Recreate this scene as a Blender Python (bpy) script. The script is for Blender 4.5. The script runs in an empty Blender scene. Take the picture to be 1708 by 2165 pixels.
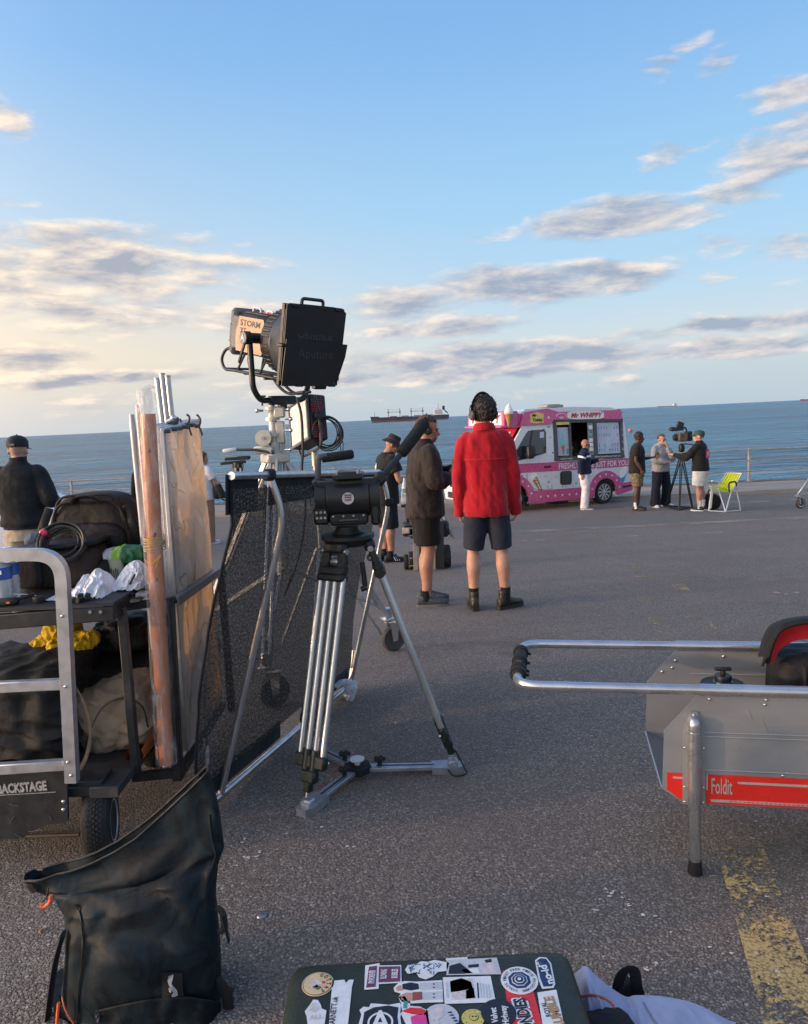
import bpy, bmesh, math, random
import numpy as np
from math import sin, cos, pi, radians, sqrt, atan2, exp, log1p
from mathutils import Vector, Matrix, noise as mnoise
random.seed(7)
rng = np.random.RandomState(11)
SC = bpy.context.scene
COL = SC.collection

# ------------------------------------------------------------ camera
CAM_H = 1.48
FPX, CXP, CYP = 1580.0, 854.0, 1082.5          # focal length in units of a 1708 x 2165 picture
CAM_PITCH, CAM_ROLL = radians(7.12), radians(-2.68)
cam_data = bpy.data.cameras.new('camera')
cam = bpy.data.objects.new('camera', cam_data)
COL.objects.link(cam)
CAM_M = Matrix.Rotation(pi/2-CAM_PITCH, 3, 'X') @ Matrix.Rotation(CAM_ROLL, 3, 'Z')
CAM_O = Vector((0, 0, CAM_H))
cam.matrix_world = Matrix.Translation(CAM_O) @ CAM_M.to_4x4()
cam_data.sensor_fit = 'VERTICAL'
cam_data.sensor_height = 36.0
cam_data.lens = 36.0*FPX/2165.0
cam_data.clip_start = 0.05
cam_data.clip_end = 60000.0
SC.camera = cam
SC.render.resolution_x, SC.render.resolution_y = 808, 1024

# ------------------------------------------------------------ sun and exposure
SUN_DIR = Vector((-1.0, -0.22, 0.085)).normalized()      # towards the sun: low, from the left
sun_d = bpy.data.lights.new('sun', 'SUN')
sun_d.energy = 2.1
sun_d.angle = radians(1.2)
sun_d.color = (1.0, 0.62, 0.36)
sun = bpy.data.objects.new('sun', sun_d)
COL.objects.link(sun)
sun.rotation_euler = SUN_DIR.to_track_quat('Z', 'Y').to_euler()
SC.view_settings.view_transform = 'Standard'
SC.view_settings.look = 'None'
SC.view_settings.exposure = 0.25
SC.view_settings.gamma = 1.0
SC.view_settings.use_curve_mapping = False

# ------------------------------------------------------------ sky
world = bpy.data.worlds.new('World')
SC.world = world
world.use_nodes = True
SKY_STRENGTH = 0.12

class NT:
    """small helper to write node trees"""
    def __init__(s, tree):
        s.t = tree; s.n = tree.nodes; s.l = tree.links
    def new(s, typ, **kw):
        n = s.n.new(typ)
        for k, v in kw.items(): setattr(n, k, v)
        return n
    def put(s, sock, v):
        if v is None: return
        if hasattr(v, 'links') or isinstance(v, bpy.types.NodeSocket): s.l.new(v, sock)
        else: sock.default_value = v
    def math(s, op, a, b=None, c=None, clamp=False):
        n = s.new('ShaderNodeMath', operation=op, use_clamp=clamp)
        for i, v in enumerate((a, b, c)):
            if v is not None: s.put(n.inputs[i], v)
        return n.outputs[0]
    def vmath(s, op, a, b=None, scale=None):
        n = s.new('ShaderNodeVectorMath', operation=op)
        s.put(n.inputs[0], a)
        if b is not None: s.put(n.inputs[1], b)
        if scale is not None: s.put(n.inputs[3], scale)
        return n.outputs[0]
    def mix(s, f, a, b, blend='MIX'):
        n = s.new('ShaderNodeMix', data_type='RGBA', blend_type=blend)
        s.put(n.inputs[0], f); s.put(n.inputs[6], c4(a)); s.put(n.inputs[7], c4(b))
        return n.outputs[2]
    def noise(s, vec, scale, detail=4, rough=.55, dist=0.0, lac=2.0):
        n = s.new('ShaderNodeTexNoise')
        if vec is not None: s.put(n.inputs['Vector'], vec)
        n.inputs['Scale'].default_value = scale; n.inputs['Detail'].default_value = detail
        n.inputs['Roughness'].default_value = rough; n.inputs['Distortion'].default_value = dist
        n.inputs['Lacunarity'].default_value = lac
        return n.outputs['Fac']
    def voro(s, vec, scale, feature='F1', rnd=1.0):
        n = s.new('ShaderNodeTexVoronoi', feature=feature)
        if vec is not None: s.put(n.inputs['Vector'], vec)
        n.inputs['Scale'].default_value = scale; n.inputs['Randomness'].default_value = rnd
        return n
    def smooth(s, v, lo, hi, a=0.0, b=1.0):
        n = s.new('ShaderNodeMapRange', interpolation_type='SMOOTHSTEP')
        s.put(n.inputs[0], v)
        for i, x in enumerate((lo, hi, a, b)): s.put(n.inputs[i+1], x)
        return n.outputs[0]
    def lin(s, v, lo, hi, a=0.0, b=1.0):
        n = s.new('ShaderNodeMapRange')
        s.put(n.inputs[0], v)
        for i, x in enumerate((lo, hi, a, b)): s.put(n.inputs[i+1], x)
        return n.outputs[0]
    def sep(s, v):
        n = s.new('ShaderNodeSeparateXYZ'); s.put(n.inputs[0], v); return n.outputs
    def comb(s, x, y, z):
        n = s.new('ShaderNodeCombineXYZ')
        for i, v in enumerate((x, y, z)): s.put(n.inputs[i], v)
        return n.outputs[0]
    def ramp(s, f, stops, mode='LINEAR'):
        n = s.new('ShaderNodeValToRGB'); s.put(n.inputs[0], f)
        cr = n.color_ramp; cr.interpolation = mode
        while len(cr.elements) < len(stops): cr.elements.new(.5)
        for e, (p, c) in zip(cr.elements, stops): e.position = p; e.color = c4(c)
        return n.outputs[0]

def c4(c):
    if isinstance(c, (tuple, list)): return (c[0], c[1], c[2], 1.0) if len(c) == 3 else c
    return c
# ------------------------------------------------------------ placing: ground profile, picture ray -> point on the ground or at a depth
def softplus(x, w):
    return w*log1p(exp(x/w)) if x/w < 50 else x
def zg(y):                      # the apron is level near the camera and falls gently towards the quay
    return -.0635*softplus(y-3, .5)+.0185*softplus(y-19, .8)
def ray(u, v):
    return CAM_M @ Vector(((u-CXP)/FPX, -(v-CYP)/FPX, -1.0))
def G(u, v):
    d = ray(u, v); lo, hi = .3, 200.0
    for i in range(60):
        m = (lo+hi)/2
        q = CAM_O+d*(m/d.y)
        if q.z > zg(m): lo = m
        else: hi = m
    return CAM_O+d*(lo/d.y)
def D(u, v, y):
    d = ray(u, v)
    return CAM_O+d*(y/d.y)
def V(*a): return Vector(a)

def build_sky():
    w = NT(world.node_tree)
    w.n.clear()
    out = w.new('ShaderNodeOutputWorld')
    bg = w.new('ShaderNodeBackground')
    w.l.new(bg.outputs[0], out.inputs[0])
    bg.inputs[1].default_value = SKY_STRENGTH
    sky = w.new('ShaderNodeTexSky', sky_type='NISHITA')
    sky.sun_disc = False
    sky.sun_elevation = math.asin(SUN_DIR.z)
    sky.sun_rotation = atan2(SUN_DIR.x, SUN_DIR.y)
    sky.air_density = 1.2; sky.dust_density = .3; sky.ozone_density = 3.0
    dirv = w.vmath('NORMALIZE', w.new('ShaderNodeTexCoord').outputs['Generated'])
    x, y, z = w.sep(dirv)
    el = w.math('ARCSINE', z)
    az = w.math('ARCTAN2', x, y)
    k = 1.0/SKY_STRENGTH
    def s(r, g, b):
        f = lambda c: ((c/255+.055)/1.055)**2.4 if c > 10 else c/255/12.92
        return (f(r), f(g), f(b))
    e01 = w.lin(el, 0.0, pi/2)
    d = 2/pi
    def st(deg): return deg/90.0
    cool = w.ramp(e01, [(0, s(180, 198, 212)), (st(2.2), s(188, 203, 214)), (st(5), s(205, 216, 222)), (st(9), s(180, 212, 236)),
                        (st(15), s(160, 204, 238)), (st(24), s(134, 182, 232)), (st(38), s(108, 153, 218)), (st(60), s(104, 148, 214)), (1, s(104, 148, 214))])
    warm = w.ramp(e01, [(0, s(208, 208, 210)), (st(2.0), s(222, 213, 205)), (st(5), s(252, 228, 194)), (st(9), s(243, 226, 205)),
                        (st(14), s(194, 212, 230)), (st(24), s(142, 188, 234)), (st(38), s(109, 155, 219)), (st(60), s(104, 148, 214)), (1, s(104, 148, 214))])
    # warm towards the sun's side of the horizon
    ca = w.math('COSINE', w.math('SUBTRACT', az, atan2(SUN_DIR.x, SUN_DIR.y)))
    wf = w.smooth(ca, -.45, .55)
    base = w.mix(wf, cool, warm)
    base = w.mix(.12, w.vmath('SCALE', base, scale=k), sky.outputs[0])
    # glow of the low sun, out of view and strengthened to brighten the scene
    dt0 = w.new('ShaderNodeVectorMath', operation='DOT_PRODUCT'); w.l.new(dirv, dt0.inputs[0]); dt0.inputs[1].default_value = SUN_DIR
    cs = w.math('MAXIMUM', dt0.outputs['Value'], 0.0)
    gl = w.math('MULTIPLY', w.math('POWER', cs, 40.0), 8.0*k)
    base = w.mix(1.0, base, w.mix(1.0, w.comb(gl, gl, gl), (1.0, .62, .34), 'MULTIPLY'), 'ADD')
    gl = w.math('MULTIPLY', w.math('POWER', cs, 3.2), 4.2*k)  # broad unseen lobe added to raise the ambient light
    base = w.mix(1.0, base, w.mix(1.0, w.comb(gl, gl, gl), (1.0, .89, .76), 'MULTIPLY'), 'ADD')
    # clouds, placed by direction
    wob = w.noise(w.comb(w.math('MULTIPLY', az, 7.0), w.math('MULTIPLY', el, 20.0), 0.0), 1.0, 3, .5)
    wob = w.math('SUBTRACT', wob, .5)
    azw = w.math('ADD', az, w.math('MULTIPLY', wob, .10))
    elw = w.math('ADD', el, w.math('MULTIPLY', wob, .035))
    blobs = [(170, 560, 380, 88, 1.25, 0), (30, 520, 190, 60, 1.0, 0), (430, 560, 170, 48, .95, 0), (310, 660, 350, 52, .9, 0), (50, 752, 160, 30, 1.0, 0), (200, 797, 240, 20, .9, 0),
             (10, 240, 70, 60, 1.0, 0), (40, 425, 90, 26, .7, 0), (1130, 598, 300, 44, 1.2, 0), (860, 640, 150, 52, 1.0, 0), (930, 692, 220, 24, .9, 0), (1330, 456, 215, 48, 1.25, 0),
             (1550, 405, 170, 30, .9, 0), (1640, 330, 175, 62, 1.05, 0), (1440, 318, 90, 32, .85, 0), (1700, 262, 120, 40, .9, 0), (1450, 535, 150, 30, .9, 0), (1660, 520, 110, 36, .9, 0), (1035, 498, 95, 15, .85, 0),
             (1560, 688, 220, 20, 1.0, 0), (1100, 757, 380, 36, 1.0, 0), (1520, 735, 300, 22, .9, 0), (820, 800, 300, 16, .85, 0), (1395, 145, 55, 32, .98, 0), (1535, 130, 66, 40, .98, 0), (1655, 195, 85, 34, 1.0, 0), (1460, 92, 44, 20, .85, 0), (1150, 640, 80, 20, .7, 0), (1500, 585, 60, 16, .7, 0),
             (-420, 600, 330, 90, 1.1, 0), (-300, 330, 280, 80, 1.0, 0), (2250, 480, 360, 80, 1.1, 0), (2100, 200, 280, 80, .9, 0), (-900, 500, 400, 90, 1.1, 0)]
    tot = None
    pvec = w.comb(azw, elw, 0.0)
    for (u, v, su, sv, amp, tilt) in blobs:
        r = ray(u, v).normalized()
        a0, e0 = atan2(r.x, r.y), math.asin(r.z)
        r1 = ray(u+10, v).normalized(); r2 = ray(u, v-10).normalized()
        sa = abs(atan2(r1.x, r1.y)-a0)*su/10; se = abs(math.asin(r2.z)-e0)*sv/10
        n = w.new('ShaderNodeVectorMath', operation='MULTIPLY_ADD')
        w.l.new(pvec, n.inputs[0]); n.inputs[1].default_value = (1/sa, 1/se, 0); n.inputs[2].default_value = (-a0/sa, -e0/se, 0)
        dt = w.new('ShaderNodeVectorMath', operation='DOT_PRODUCT')
        w.l.new(n.outputs[0], dt.inputs[0]); w.l.new(n.outputs[0], dt.inputs[1])
        g = w.math('MULTIPLY_ADD', dt.outputs['Value'], -.55*amp, amp)
        tot = g if tot is None else w.math('MAXIMUM', tot, g)
    tot = w.math('MAXIMUM', tot, 0.0)
    def fbm(du, dv):
        vec = w.comb(w.math('ADD', w.math('MULTIPLY', az, 12.5), du), w.math('ADD', w.math('MULTIPLY', el, 42.0), dv), 3.7)
        return w.noise(vec, 1.0, 7, .56, .2)
    n0 = fbm(0, 0); n1 = fbm(-.16, .34)
    rest = w.noise(dirv, 2.6, 3, .5)
    back = w.smooth(w.math('MULTIPLY', y, -1.0), -.75, -.15)
    tot = w.math('MAXIMUM', tot, w.math('MULTIPLY', w.smooth(rest, .44, .60), w.math('MAXIMUM', back, w.smooth(el, .85, 1.1))))
    low = w.smooth(el, .02, .24, .20, -.12)
    dens = w.math('ADD', w.math('ADD', w.math('MULTIPLY', tot, .66), w.math('MULTIPLY', w.math('SUBTRACT', n0, .5), 1.45)), low)
    alpha = w.smooth(dens, .17, .66)
    alpha = w.math('MULTIPLY', alpha, w.smooth(el, .0, .035))
    alpha = w.math('MULTIPLY', alpha, .93)
    lit = w.math('ADD', w.math('MULTIPLY', w.math('SUBTRACT', n0, n1), 3.4), .42)
    lit = w.math('SUBTRACT', lit, w.math('MULTIPLY', w.smooth(dens, .45, .95), .42))
    lit = w.math('ADD', lit, w.math('MULTIPLY', wf, .22), clamp=True)
    shade_c = w.mix(wf, s(152, 163, 182), s(164, 165, 174))
    lit_c = w.mix(wf, s(236, 224, 214), s(255, 234, 208))
    cc = w.mix(lit, shade_c, lit_c)
    cc = w.vmath('SCALE', cc, scale=k)
    fin = w.mix(alpha, base, cc)
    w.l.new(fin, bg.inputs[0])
build_sky()
# ------------------------------------------------------------ materials
MATS = {}
def mat(name, col, rough=.55, metal=0.0, spec=.5, var=.12, vs=9.0, bump=0.0, bs=60.0, coat=0.0, dirt=0.0, dirtcol=(.2, .18, .15), stretch=None, sheen=0.0, rvar=.1, fold=0.0, fs=9.0, trans=0.0):
    if name in MATS: return MATS[name]
    m = bpy.data.materials.new(name); m.use_nodes = True
    t = NT(m.node_tree); b = t.n['Principled BSDF']
    tc = t.new('ShaderNodeTexCoord').outputs['Object']
    vec = tc
    if stretch: vec = t.vmath('MULTIPLY', tc, stretch)
    n = t.noise(vec, vs, 5, .6)
    lo = tuple(max(0, c*(1-var)) for c in col); hi = tuple(min(1, c*(1+var)) for c in col)
    c = t.mix(t.smooth(n, .3, .7), lo, hi)
    if dirt > 0:
        dn = t.noise(tc, vs*.6, 7, .68, .4)
        c = t.mix(t.math('MULTIPLY', t.smooth(dn, .52, .68), dirt), c, dirtcol)
    t.l.new(c, b.inputs['Base Color'])
    r = t.lin(t.noise(tc, vs*1.7, 4, .6), .3, .7, max(.02, rough-rvar), min(1, rough+rvar))
    t.l.new(r, b.inputs['Roughness'])
    b.inputs['Metallic'].default_value = metal
    b.inputs['Specular IOR Level'].default_value = spec
    if coat: b.inputs['Coat Weight'].default_value = coat; b.inputs['Coat Roughness'].default_value = .08
    if sheen: b.inputs['Sheen Weight'].default_value = sheen; b.inputs['Sheen Roughness'].default_value = .4
    if trans: b.inputs['Transmission Weight'].default_value = trans
    h = None
    if bump:
        h = t.math('MULTIPLY', t.noise(vec, bs, 3, .6), bump)
    if fold:
        fn = t.math('MULTIPLY', t.noise(tc, fs, 3, .5, .8), fold)
        h = fn if h is None else t.math('ADD', h, fn)
    if h is not None:
        bn = t.new('ShaderNodeBump'); bn.inputs['Strength'].default_value = 1.0; bn.inputs['Distance'].default_value = .01
        t.l.new(h, bn.inputs['Height']); t.l.new(bn.outputs[0], b.inputs['Normal'])
    MATS[name] = m
    return m

# ------------------------------------------------------------ mesh building
WL = {}                                    # world location of every root
class MB:
    def __init__(s, M=None):
        s.v = []; s.f = []; s.M = M
    def add(s, vs, fs):
        o = len(s.v)
        s.v.extend([tuple(p) for p in vs]); s.f.extend([tuple(i+o for i in f) for f in fs])
        return s
    def box(s, c, size, R=None, bev=0.0):
        hx, hy, hz = [x/2 for x in size]
        c = Vector(c)
        bev = min(bev, hx*.95, hy*.95, hz*.95)
        if bev <= 0:
            P = [Vector((x*hx, y*hy, z*hz)) for x in (-1, 1) for y in (-1, 1) for z in (-1, 1)]
            F = [(0, 1, 3, 2), (4, 6, 7, 5), (0, 4, 5, 1), (2, 3, 7, 6), (0, 2, 6, 4), (1, 5, 7, 3)]
        else:
            P = []; idx = {}
            for sx in (-1, 1):
                for sy in (-1, 1):
                    for sz in (-1, 1):
                        for ax in range(3):
                            q = [sx*(hx-bev), sy*(hy-bev), sz*(hz-bev)]
                            q[ax] = (sx, sy, sz)[ax]*(hx, hy, hz)[ax]
                            idx[(sx, sy, sz, ax)] = len(P); P.append(Vector(q))
            F = []
            for ax in range(3):
                a, b = [(1, 2), (2, 0), (0, 1)][ax]
                for sg in (-1, 1):
                    def key(sa, sb):
                        k = [0, 0, 0]; k[ax] = sg; k[a] = sa; k[b] = sb
                        return idx[(k[0], k[1], k[2], ax)]
                    q = [key(-1, -1), key(1, -1), key(1, 1), key(-1, 1)]
                    F.append(q if sg > 0 else q[::-1])
            for ax in range(3):                 # edges along axis ax
                a, b = [(1, 2), (2, 0), (0, 1)][ax]
                for sa in (-1, 1):
                    for sb in (-1, 1):
                        def k2(sx, which):
                            k = [0, 0, 0]; k[ax] = sx; k[a] = sa; k[b] = sb
                            return idx[(k[0], k[1], k[2], which)]
                        q = [k2(-1, a), k2(1, a), k2(1, b), k2(-1, b)]
                        F.append(q if sa*sb < 0 else q[::-1])
            for sx in (-1, 1):
                for sy in (-1, 1):
                    for sz in (-1, 1):
                        q = [idx[(sx, sy, sz, 0)], idx[(sx, sy, sz, 1)], idx[(sx, sy, sz, 2)]]
                        F.append(q if sx*sy*sz > 0 else q[::-1])
        if R is not None: P = [R @ p for p in P]
        return s.add([p+c for p in P], F)
    def bar(s, p0, p1, w, h, bev=0.0, up=(0, 0, 1)):
        p0 = Vector(p0); p1 = Vector(p1); d = p1-p0; L = d.length; d.normalize()
        up = Vector(up); x = d.cross(up)
        if x.length < 1e-4: x = d.cross(Vector((1, 0, 0)))
        x.normalize(); z = x.cross(d)
        R = Matrix((x, d, z)).transposed()
        return s.box((p0+p1)/2, (w, L, h), R, bev)
    def tube(s, pts, r, n=10, closed=False, caps=True, flat=None):
        pts = [Vector(p) for p in pts]; m = len(pts)
        rs = r if isinstance(r, (list, tuple)) else [r]*m
        T = []
        for i in range(m):
            a = pts[i-1] if (i > 0 or closed) else pts[i]
            b = pts[(i+1) % m] if (i < m-1 or closed) else pts[i]
            t = (b-a); T.append(t.normalized() if t.length > 1e-9 else Vector((0, 0, 1)))
        ref = Vector((0, 0, 1)) if abs(T[0].z) < .9 else Vector((0, 1, 0))
        N = (ref-T[0]*ref.dot(T[0])).normalized()
        P = []; F = []
        for i in range(m):
            N = (N-T[i]*N.dot(T[i]))
            N = N.normalized() if N.length > 1e-6 else T[i].orthogonal().normalized()
            B = T[i].cross(N)
            k = 1.0
            if 0 < i < m-1 or closed:
                a = (pts[i]-pts[i-1]).normalized(); b = (pts[(i+1) % m]-pts[i]).normalized()
                k = 1/max(.5, sqrt(max(.01, (1+a.dot(b))/2)))
            for j in range(n):
                an = 2*pi*j/n
                fx, fy = (1, 1) if flat is None else flat
                P.append(pts[i]+(N*cos(an)*fx+B*sin(an)*fy)*rs[i]*k)
        for i in range(m if closed else m-1):
            i2 = (i+1) % m
            for j in range(n):
                j2 = (j+1) % n
                F.append((i*n+j, i*n+j2, i2*n+j2, i2*n+j))
        if caps and not closed:
            F.append(tuple(range(n-1, -1, -1))); F.append(tuple((m-1)*n+j for j in range(n)))
        return s.add(P, F)
    def cyl(s, p0, p1, r0, r1=None, n=16):
        return s.tube([p0, p1], [r0, r0 if r1 is None else r1], n)
    def lathe(s, prof, o=(0, 0, 0), ax=(0, 0, 1), n=24):
        o = Vector(o); ax = Vector(ax).normalized()
        x = ax.orthogonal().normalized(); y = ax.cross(x)
        P = []; F = []
        for (r, z) in prof:
            for j in range(n):
                a = 2*pi*j/n
                P.append(o+ax*z+(x*cos(a)+y*sin(a))*max(r, 1e-4))
        for i in range(len(prof)-1):
            for j in range(n):
                j2 = (j+1) % n
                F.append((i*n+j, i*n+j2, (i+1)*n+j2, (i+1)*n+j))
        if prof[0][0] > 1e-3: F.append(tuple(range(n-1, -1, -1)))
        if prof[-1][0] > 1e-3: F.append(tuple((len(prof)-1)*n+j for j in range(n)))
        return s.add(P, F)
    def prism(s, out, o, ax, ay, d):
        """closed outline (2-D points) in the plane o + x*ax + y*ay, extruded by the vector d"""
        o = Vector(o); ax = Vector(ax); ay = Vector(ay); d = Vector(d); n = len(out)
        A = [o+ax*x+ay*y for x, y in out]; B = [p+d for p in A]
        F = [tuple(range(n-1, -1, -1)), tuple(range(n, 2*n))]
        for i in range(n):
            j = (i+1) % n; F.append((i, j, n+j, n+i))
        return s.add(A+B, F)
    def sph(s, c, r, n=14, m=10, R=None):
        c = Vector(c); r = (r, r, r) if not isinstance(r, (tuple, list)) else r
        P = []; F = []
        for i in range(1, m):
            th = pi*i/m
            for j in range(n):
                a = 2*pi*j/n
                q = Vector((r[0]*sin(th)*cos(a), r[1]*sin(th)*sin(a), r[2]*cos(th)))
                P.append(c+(R @ q if R is not None else q))
        t = Vector((0, 0, r[2])); t = R @ t if R is not None else t
        P.append(c+t); P.append(c-t)
        for i in range(m-2):
            for j in range(n):
                j2 = (j+1) % n; F.append((i*n+j, (i+1)*n+j, (i+1)*n+j2, i*n+j2))
        k = (m-1)*n
        for j in range(n):
            j2 = (j+1) % n
            F.append((j, j2, k)); F.append(((m-2)*n+j2, (m-2)*n+j, k+1))
        return s.add(P, F)
    def grid(s, fn, nu, nv, thick=0.0):
        """sheet fn(a, b), a and b in 0..1; thick > 0 gives it a back side"""
        P = [Vector(fn(i/nu, j/nv)) for i in range(nu+1) for j in range(nv+1)]
        w = nv+1
        F = [(i*w+j, (i+1)*w+j, (i+1)*w+j+1, i*w+j+1) for i in range(nu) for j in range(nv)]
        if thick:
            nrm = [Vector((0, 0, 0)) for _ in P]
            for f in F:
                k = (P[f[1]]-P[f[0]]).cross(P[f[3]]-P[f[0]])
                for q in f: nrm[q] += k
            N = len(P)
            P = P+[p-(k.normalized()*thick if k.length > 0 else k) for p, k in zip(P, nrm)]
            F = F+[tuple(q+N for q in f[::-1]) for f in F]
            bd = [i*w for i in range(nu+1)]
            def strip(seq):
                for a, b in zip(seq, seq[1:]): F.append((a, b, b+N, a+N))
            strip([i*w for i in range(nu+1)]); strip([i*w+nv for i in range(nu, -1, -1)])
            strip([j for j in range(nv, -1, -1)]); strip([nu*w+j for j in range(nv+1)])
        return s.add(P, F)
    def soft(s, c, size, R=None, e=3.2, n=10, fn=None):
        """rounded box (superellipsoid) on a cube grid; fn(p in -1..1, q) may bend each point"""
        hx, hy, hz = [x/2 for x in size]; c = Vector(c)
        key = {}; P = []; F = []
        def vid(q):
            k = tuple(round(x, 5) for x in q)
            if k not in key:
                l = (abs(q[0])**e+abs(q[1])**e+abs(q[2])**e)**(1/e)
                u = Vector(q)/l
                p = Vector((u.x*hx, u.y*hy, u.z*hz))
                if fn: p = fn(u, p)
                key[k] = len(P); P.append(c+(R @ p if R is not None else p))
            return key[k]
        for ax in range(3):
            a, b = [(1, 2), (2, 0), (0, 1)][ax]
            for sg in (-1, 1):
                for i in range(n):
                    for j in range(n):
                        q = []
                        for (di, dj) in ((0, 0), (1, 0), (1, 1), (0, 1)):
                            p = [0, 0, 0]; p[ax] = sg
                            p[a] = -1+2*(i+di)/n; p[b] = -1+2*(j+dj)/n
                            q.append(vid(p))
                        F.append(tuple(q if sg > 0 else q[::-1]))
        return s.add(P, F)
    def build(s, name, m, parent=None, smooth=True, ang=38, loc=None, fix=False):
        me = bpy.data.meshes.new(name)
        vs = s.v if s.M is None else [tuple(s.M @ Vector(p)) for p in s.v]
        o = bpy.data.objects.new(name, me)
        COL.objects.link(o)
        if parent is not None:
            base = WL[parent.name]; o.parent = parent; WL[o.name] = base
        else:
            if loc is None:
                a = np.array(vs); loc = ((a[:, 0].min()+a[:, 0].max())/2, (a[:, 1].min()+a[:, 1].max())/2, a[:, 2].min())
            o.location = loc; base = Vector(loc); WL[o.name] = base
        me.from_pydata([(p[0]-base[0], p[1]-base[1], p[2]-base[2]) for p in vs], [], s.f)
        if fix:
            bm = bmesh.new(); bm.from_mesh(me); bmesh.ops.recalc_face_normals(bm, faces=bm.faces); bm.to_mesh(me); bm.free()
        if m is not None: me.materials.append(m)
        if smooth:
            me.shade_smooth(); me.set_sharp_from_angle(angle=radians(ang))
        return o

def tag(o, label=None, cat=None, group=None, kind=None):
    if label: o['label'] = label
    if cat: o['category'] = cat
    if group: o['group'] = group
    if kind: o['kind'] = kind
    return o
def root(name, loc, label, cat, group=None):
    o = bpy.data.objects.new(name, None); COL.objects.link(o)
    o.empty_display_size = .1
    o.location = Vector(loc); WL[o.name] = Vector(loc)
    return tag(o, label, cat, group)

def spline(pts, n=8, closed=False):
    """Catmull-Rom through points"""
    pts = [Vector(p) for p in pts]; out = []
    m = len(pts)
    rngi = range(m if closed else m-1)
    for i in rngi:
        p1, p2 = pts[i], pts[(i+1) % m]
        p0 = pts[i-1] if (i > 0 or closed) else p1+(p1-p2)
        p3 = pts[(i+2) % m] if (i < m-2 or closed) else p2+(p2-p1)
        for k in range(n):
            t = k/n
            out.append(.5*((2*p1)+(p2-p0)*t+(2*p0-5*p1+4*p2-p3)*t*t+(3*p1-p0-3*p2+p3)*t**3))
    if not closed: out.append(pts[-1])
    return out
def bend(pts, r, n=6):
    """polyline with its corners rounded at radius r"""
    pts = [Vector(p) for p in pts]; out = [pts[0]]
    for a, b, c in zip(pts, pts[1:], pts[2:]):
        d1 = (a-b); d2 = (c-b)
        k = min(r, d1.length*.45, d2.length*.45)
        p = b+d1.normalized()*k; q = b+d2.normalized()*k
        for i in range(n+1):
            t = i/n; out.append(p*(1-t)**2+b*2*t*(1-t)+q*t*t)
    out.append(pts[-1])
    return out
def nz(p, sc=1.0, seed=0.0):
    return mnoise.noise(Vector((p[0]*sc+seed, p[1]*sc-seed*.7, p[2]*sc+seed*1.3)))
def fb(p, sc=1.0, seed=0.0, o=3):
    v = 0; a = 1; t = 0
    for i in range(o):
        v += a*nz(p, sc, seed+i*7.1); t += a; a *= .5; sc *= 2.05
    return v/t

def text(name, body, m, parent, o, ax, ay, height, align='CENTER', width=None, ext=.0008, bold=0.0, shear=0.0, M=None, res=2):
    """lettering as flat raised letters: origin o, reading direction ax, up ay"""
    cu = bpy.data.curves.new('t', 'FONT'); cu.body = body; cu.size = 1.0; cu.align_x = align
    cu.offset = bold; cu.shear = shear; cu.resolution_u = res
    ob = bpy.data.objects.new('t', cu)
    me = bpy.data.meshes.new_from_object(ob)
    bpy.data.objects.remove(ob); bpy.data.curves.remove(cu)
    co = np.array([v.co[:] for v in me.vertices]); fs = [tuple(p.vertices) for p in me.polygons]
    bpy.data.meshes.remove(me)
    if len(co) == 0: return None
    sy = height/.70
    sx = sy
    w = co[:, 0].max()-co[:, 0].min()
    if width: sx = width/w
    ax = Vector(ax).normalized(); ay = Vector(ay).normalized(); nn = ax.cross(ay); o = Vector(o)
    mb = MB(M)
    mb.add([o+ax*(c[0]*sx)+ay*(c[1]*sy)+nn*ext for c in co], fs)
    return mb.build(name, m, parent, smooth=False)

def disc(n, r=1.0, cx=0, cy=0): return [(cx+r*cos(2*pi*i/n), cy+r*sin(2*pi*i/n)) for i in range(n)]
def star(n, r0, r1, a0=pi/2): return [((r0 if i % 2 == 0 else r1)*cos(a0+pi*i/n), (r0 if i % 2 == 0 else r1)*sin(a0+pi*i/n)) for i in range(2*n)]
def rrect(w, h, r, n=4):
    out = []
    for cx, cy, a in ((w/2-r, h/2-r, 0), (-w/2+r, h/2-r, 90), (-w/2+r, -h/2+r, 180), (w/2-r, -h/2+r, 270)):
        for i in range(n+1):
            t = radians(a+90*i/n); out.append((cx+r*cos(t), cy+r*sin(t)))
    return out

def remesh(mb, voxel, smooth=4, fac=.5, disp=None):
    """union of closed shapes -> one continuous surface; disp(p, n) may move each point along its normal"""
    me = bpy.data.meshes.new('r'); me.from_pydata([tuple(p) for p in mb.v], [], mb.f)
    bm = bmesh.new(); bm.from_mesh(me); bmesh.ops.recalc_face_normals(bm, faces=bm.faces); bm.to_mesh(me); bm.free()
    ob = bpy.data.objects.new('r', me); COL.objects.link(ob)
    md = ob.modifiers.new('r', 'REMESH'); md.mode = 'VOXEL'; md.voxel_size = voxel; md.adaptivity = 0
    if smooth:
        sm = ob.modifiers.new('s', 'SMOOTH'); sm.factor = fac; sm.iterations = smooth
    dg = bpy.context.evaluated_depsgraph_get(); dg.update()
    m2 = bpy.data.meshes.new_from_object(ob.evaluated_get(dg))
    n = len(m2.vertices)
    co = np.empty(n*3); m2.vertices.foreach_get('co', co); co = co.reshape(-1, 3)
    no = np.empty(n*3); m2.vertex_normals.foreach_get('vector', no); no = no.reshape(-1, 3)
    fs = [tuple(p.vertices) for p in m2.polygons]
    bpy.data.objects.remove(ob); bpy.data.meshes.remove(me); bpy.data.meshes.remove(m2)
    if disp is not None:
        d = np.array([disp(c, k) for c, k in zip(co, no)])
        co = co+no*d[:, None]
    out = MB(); out.v = [tuple(c) for c in co]; out.f = fs
    return out
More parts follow.
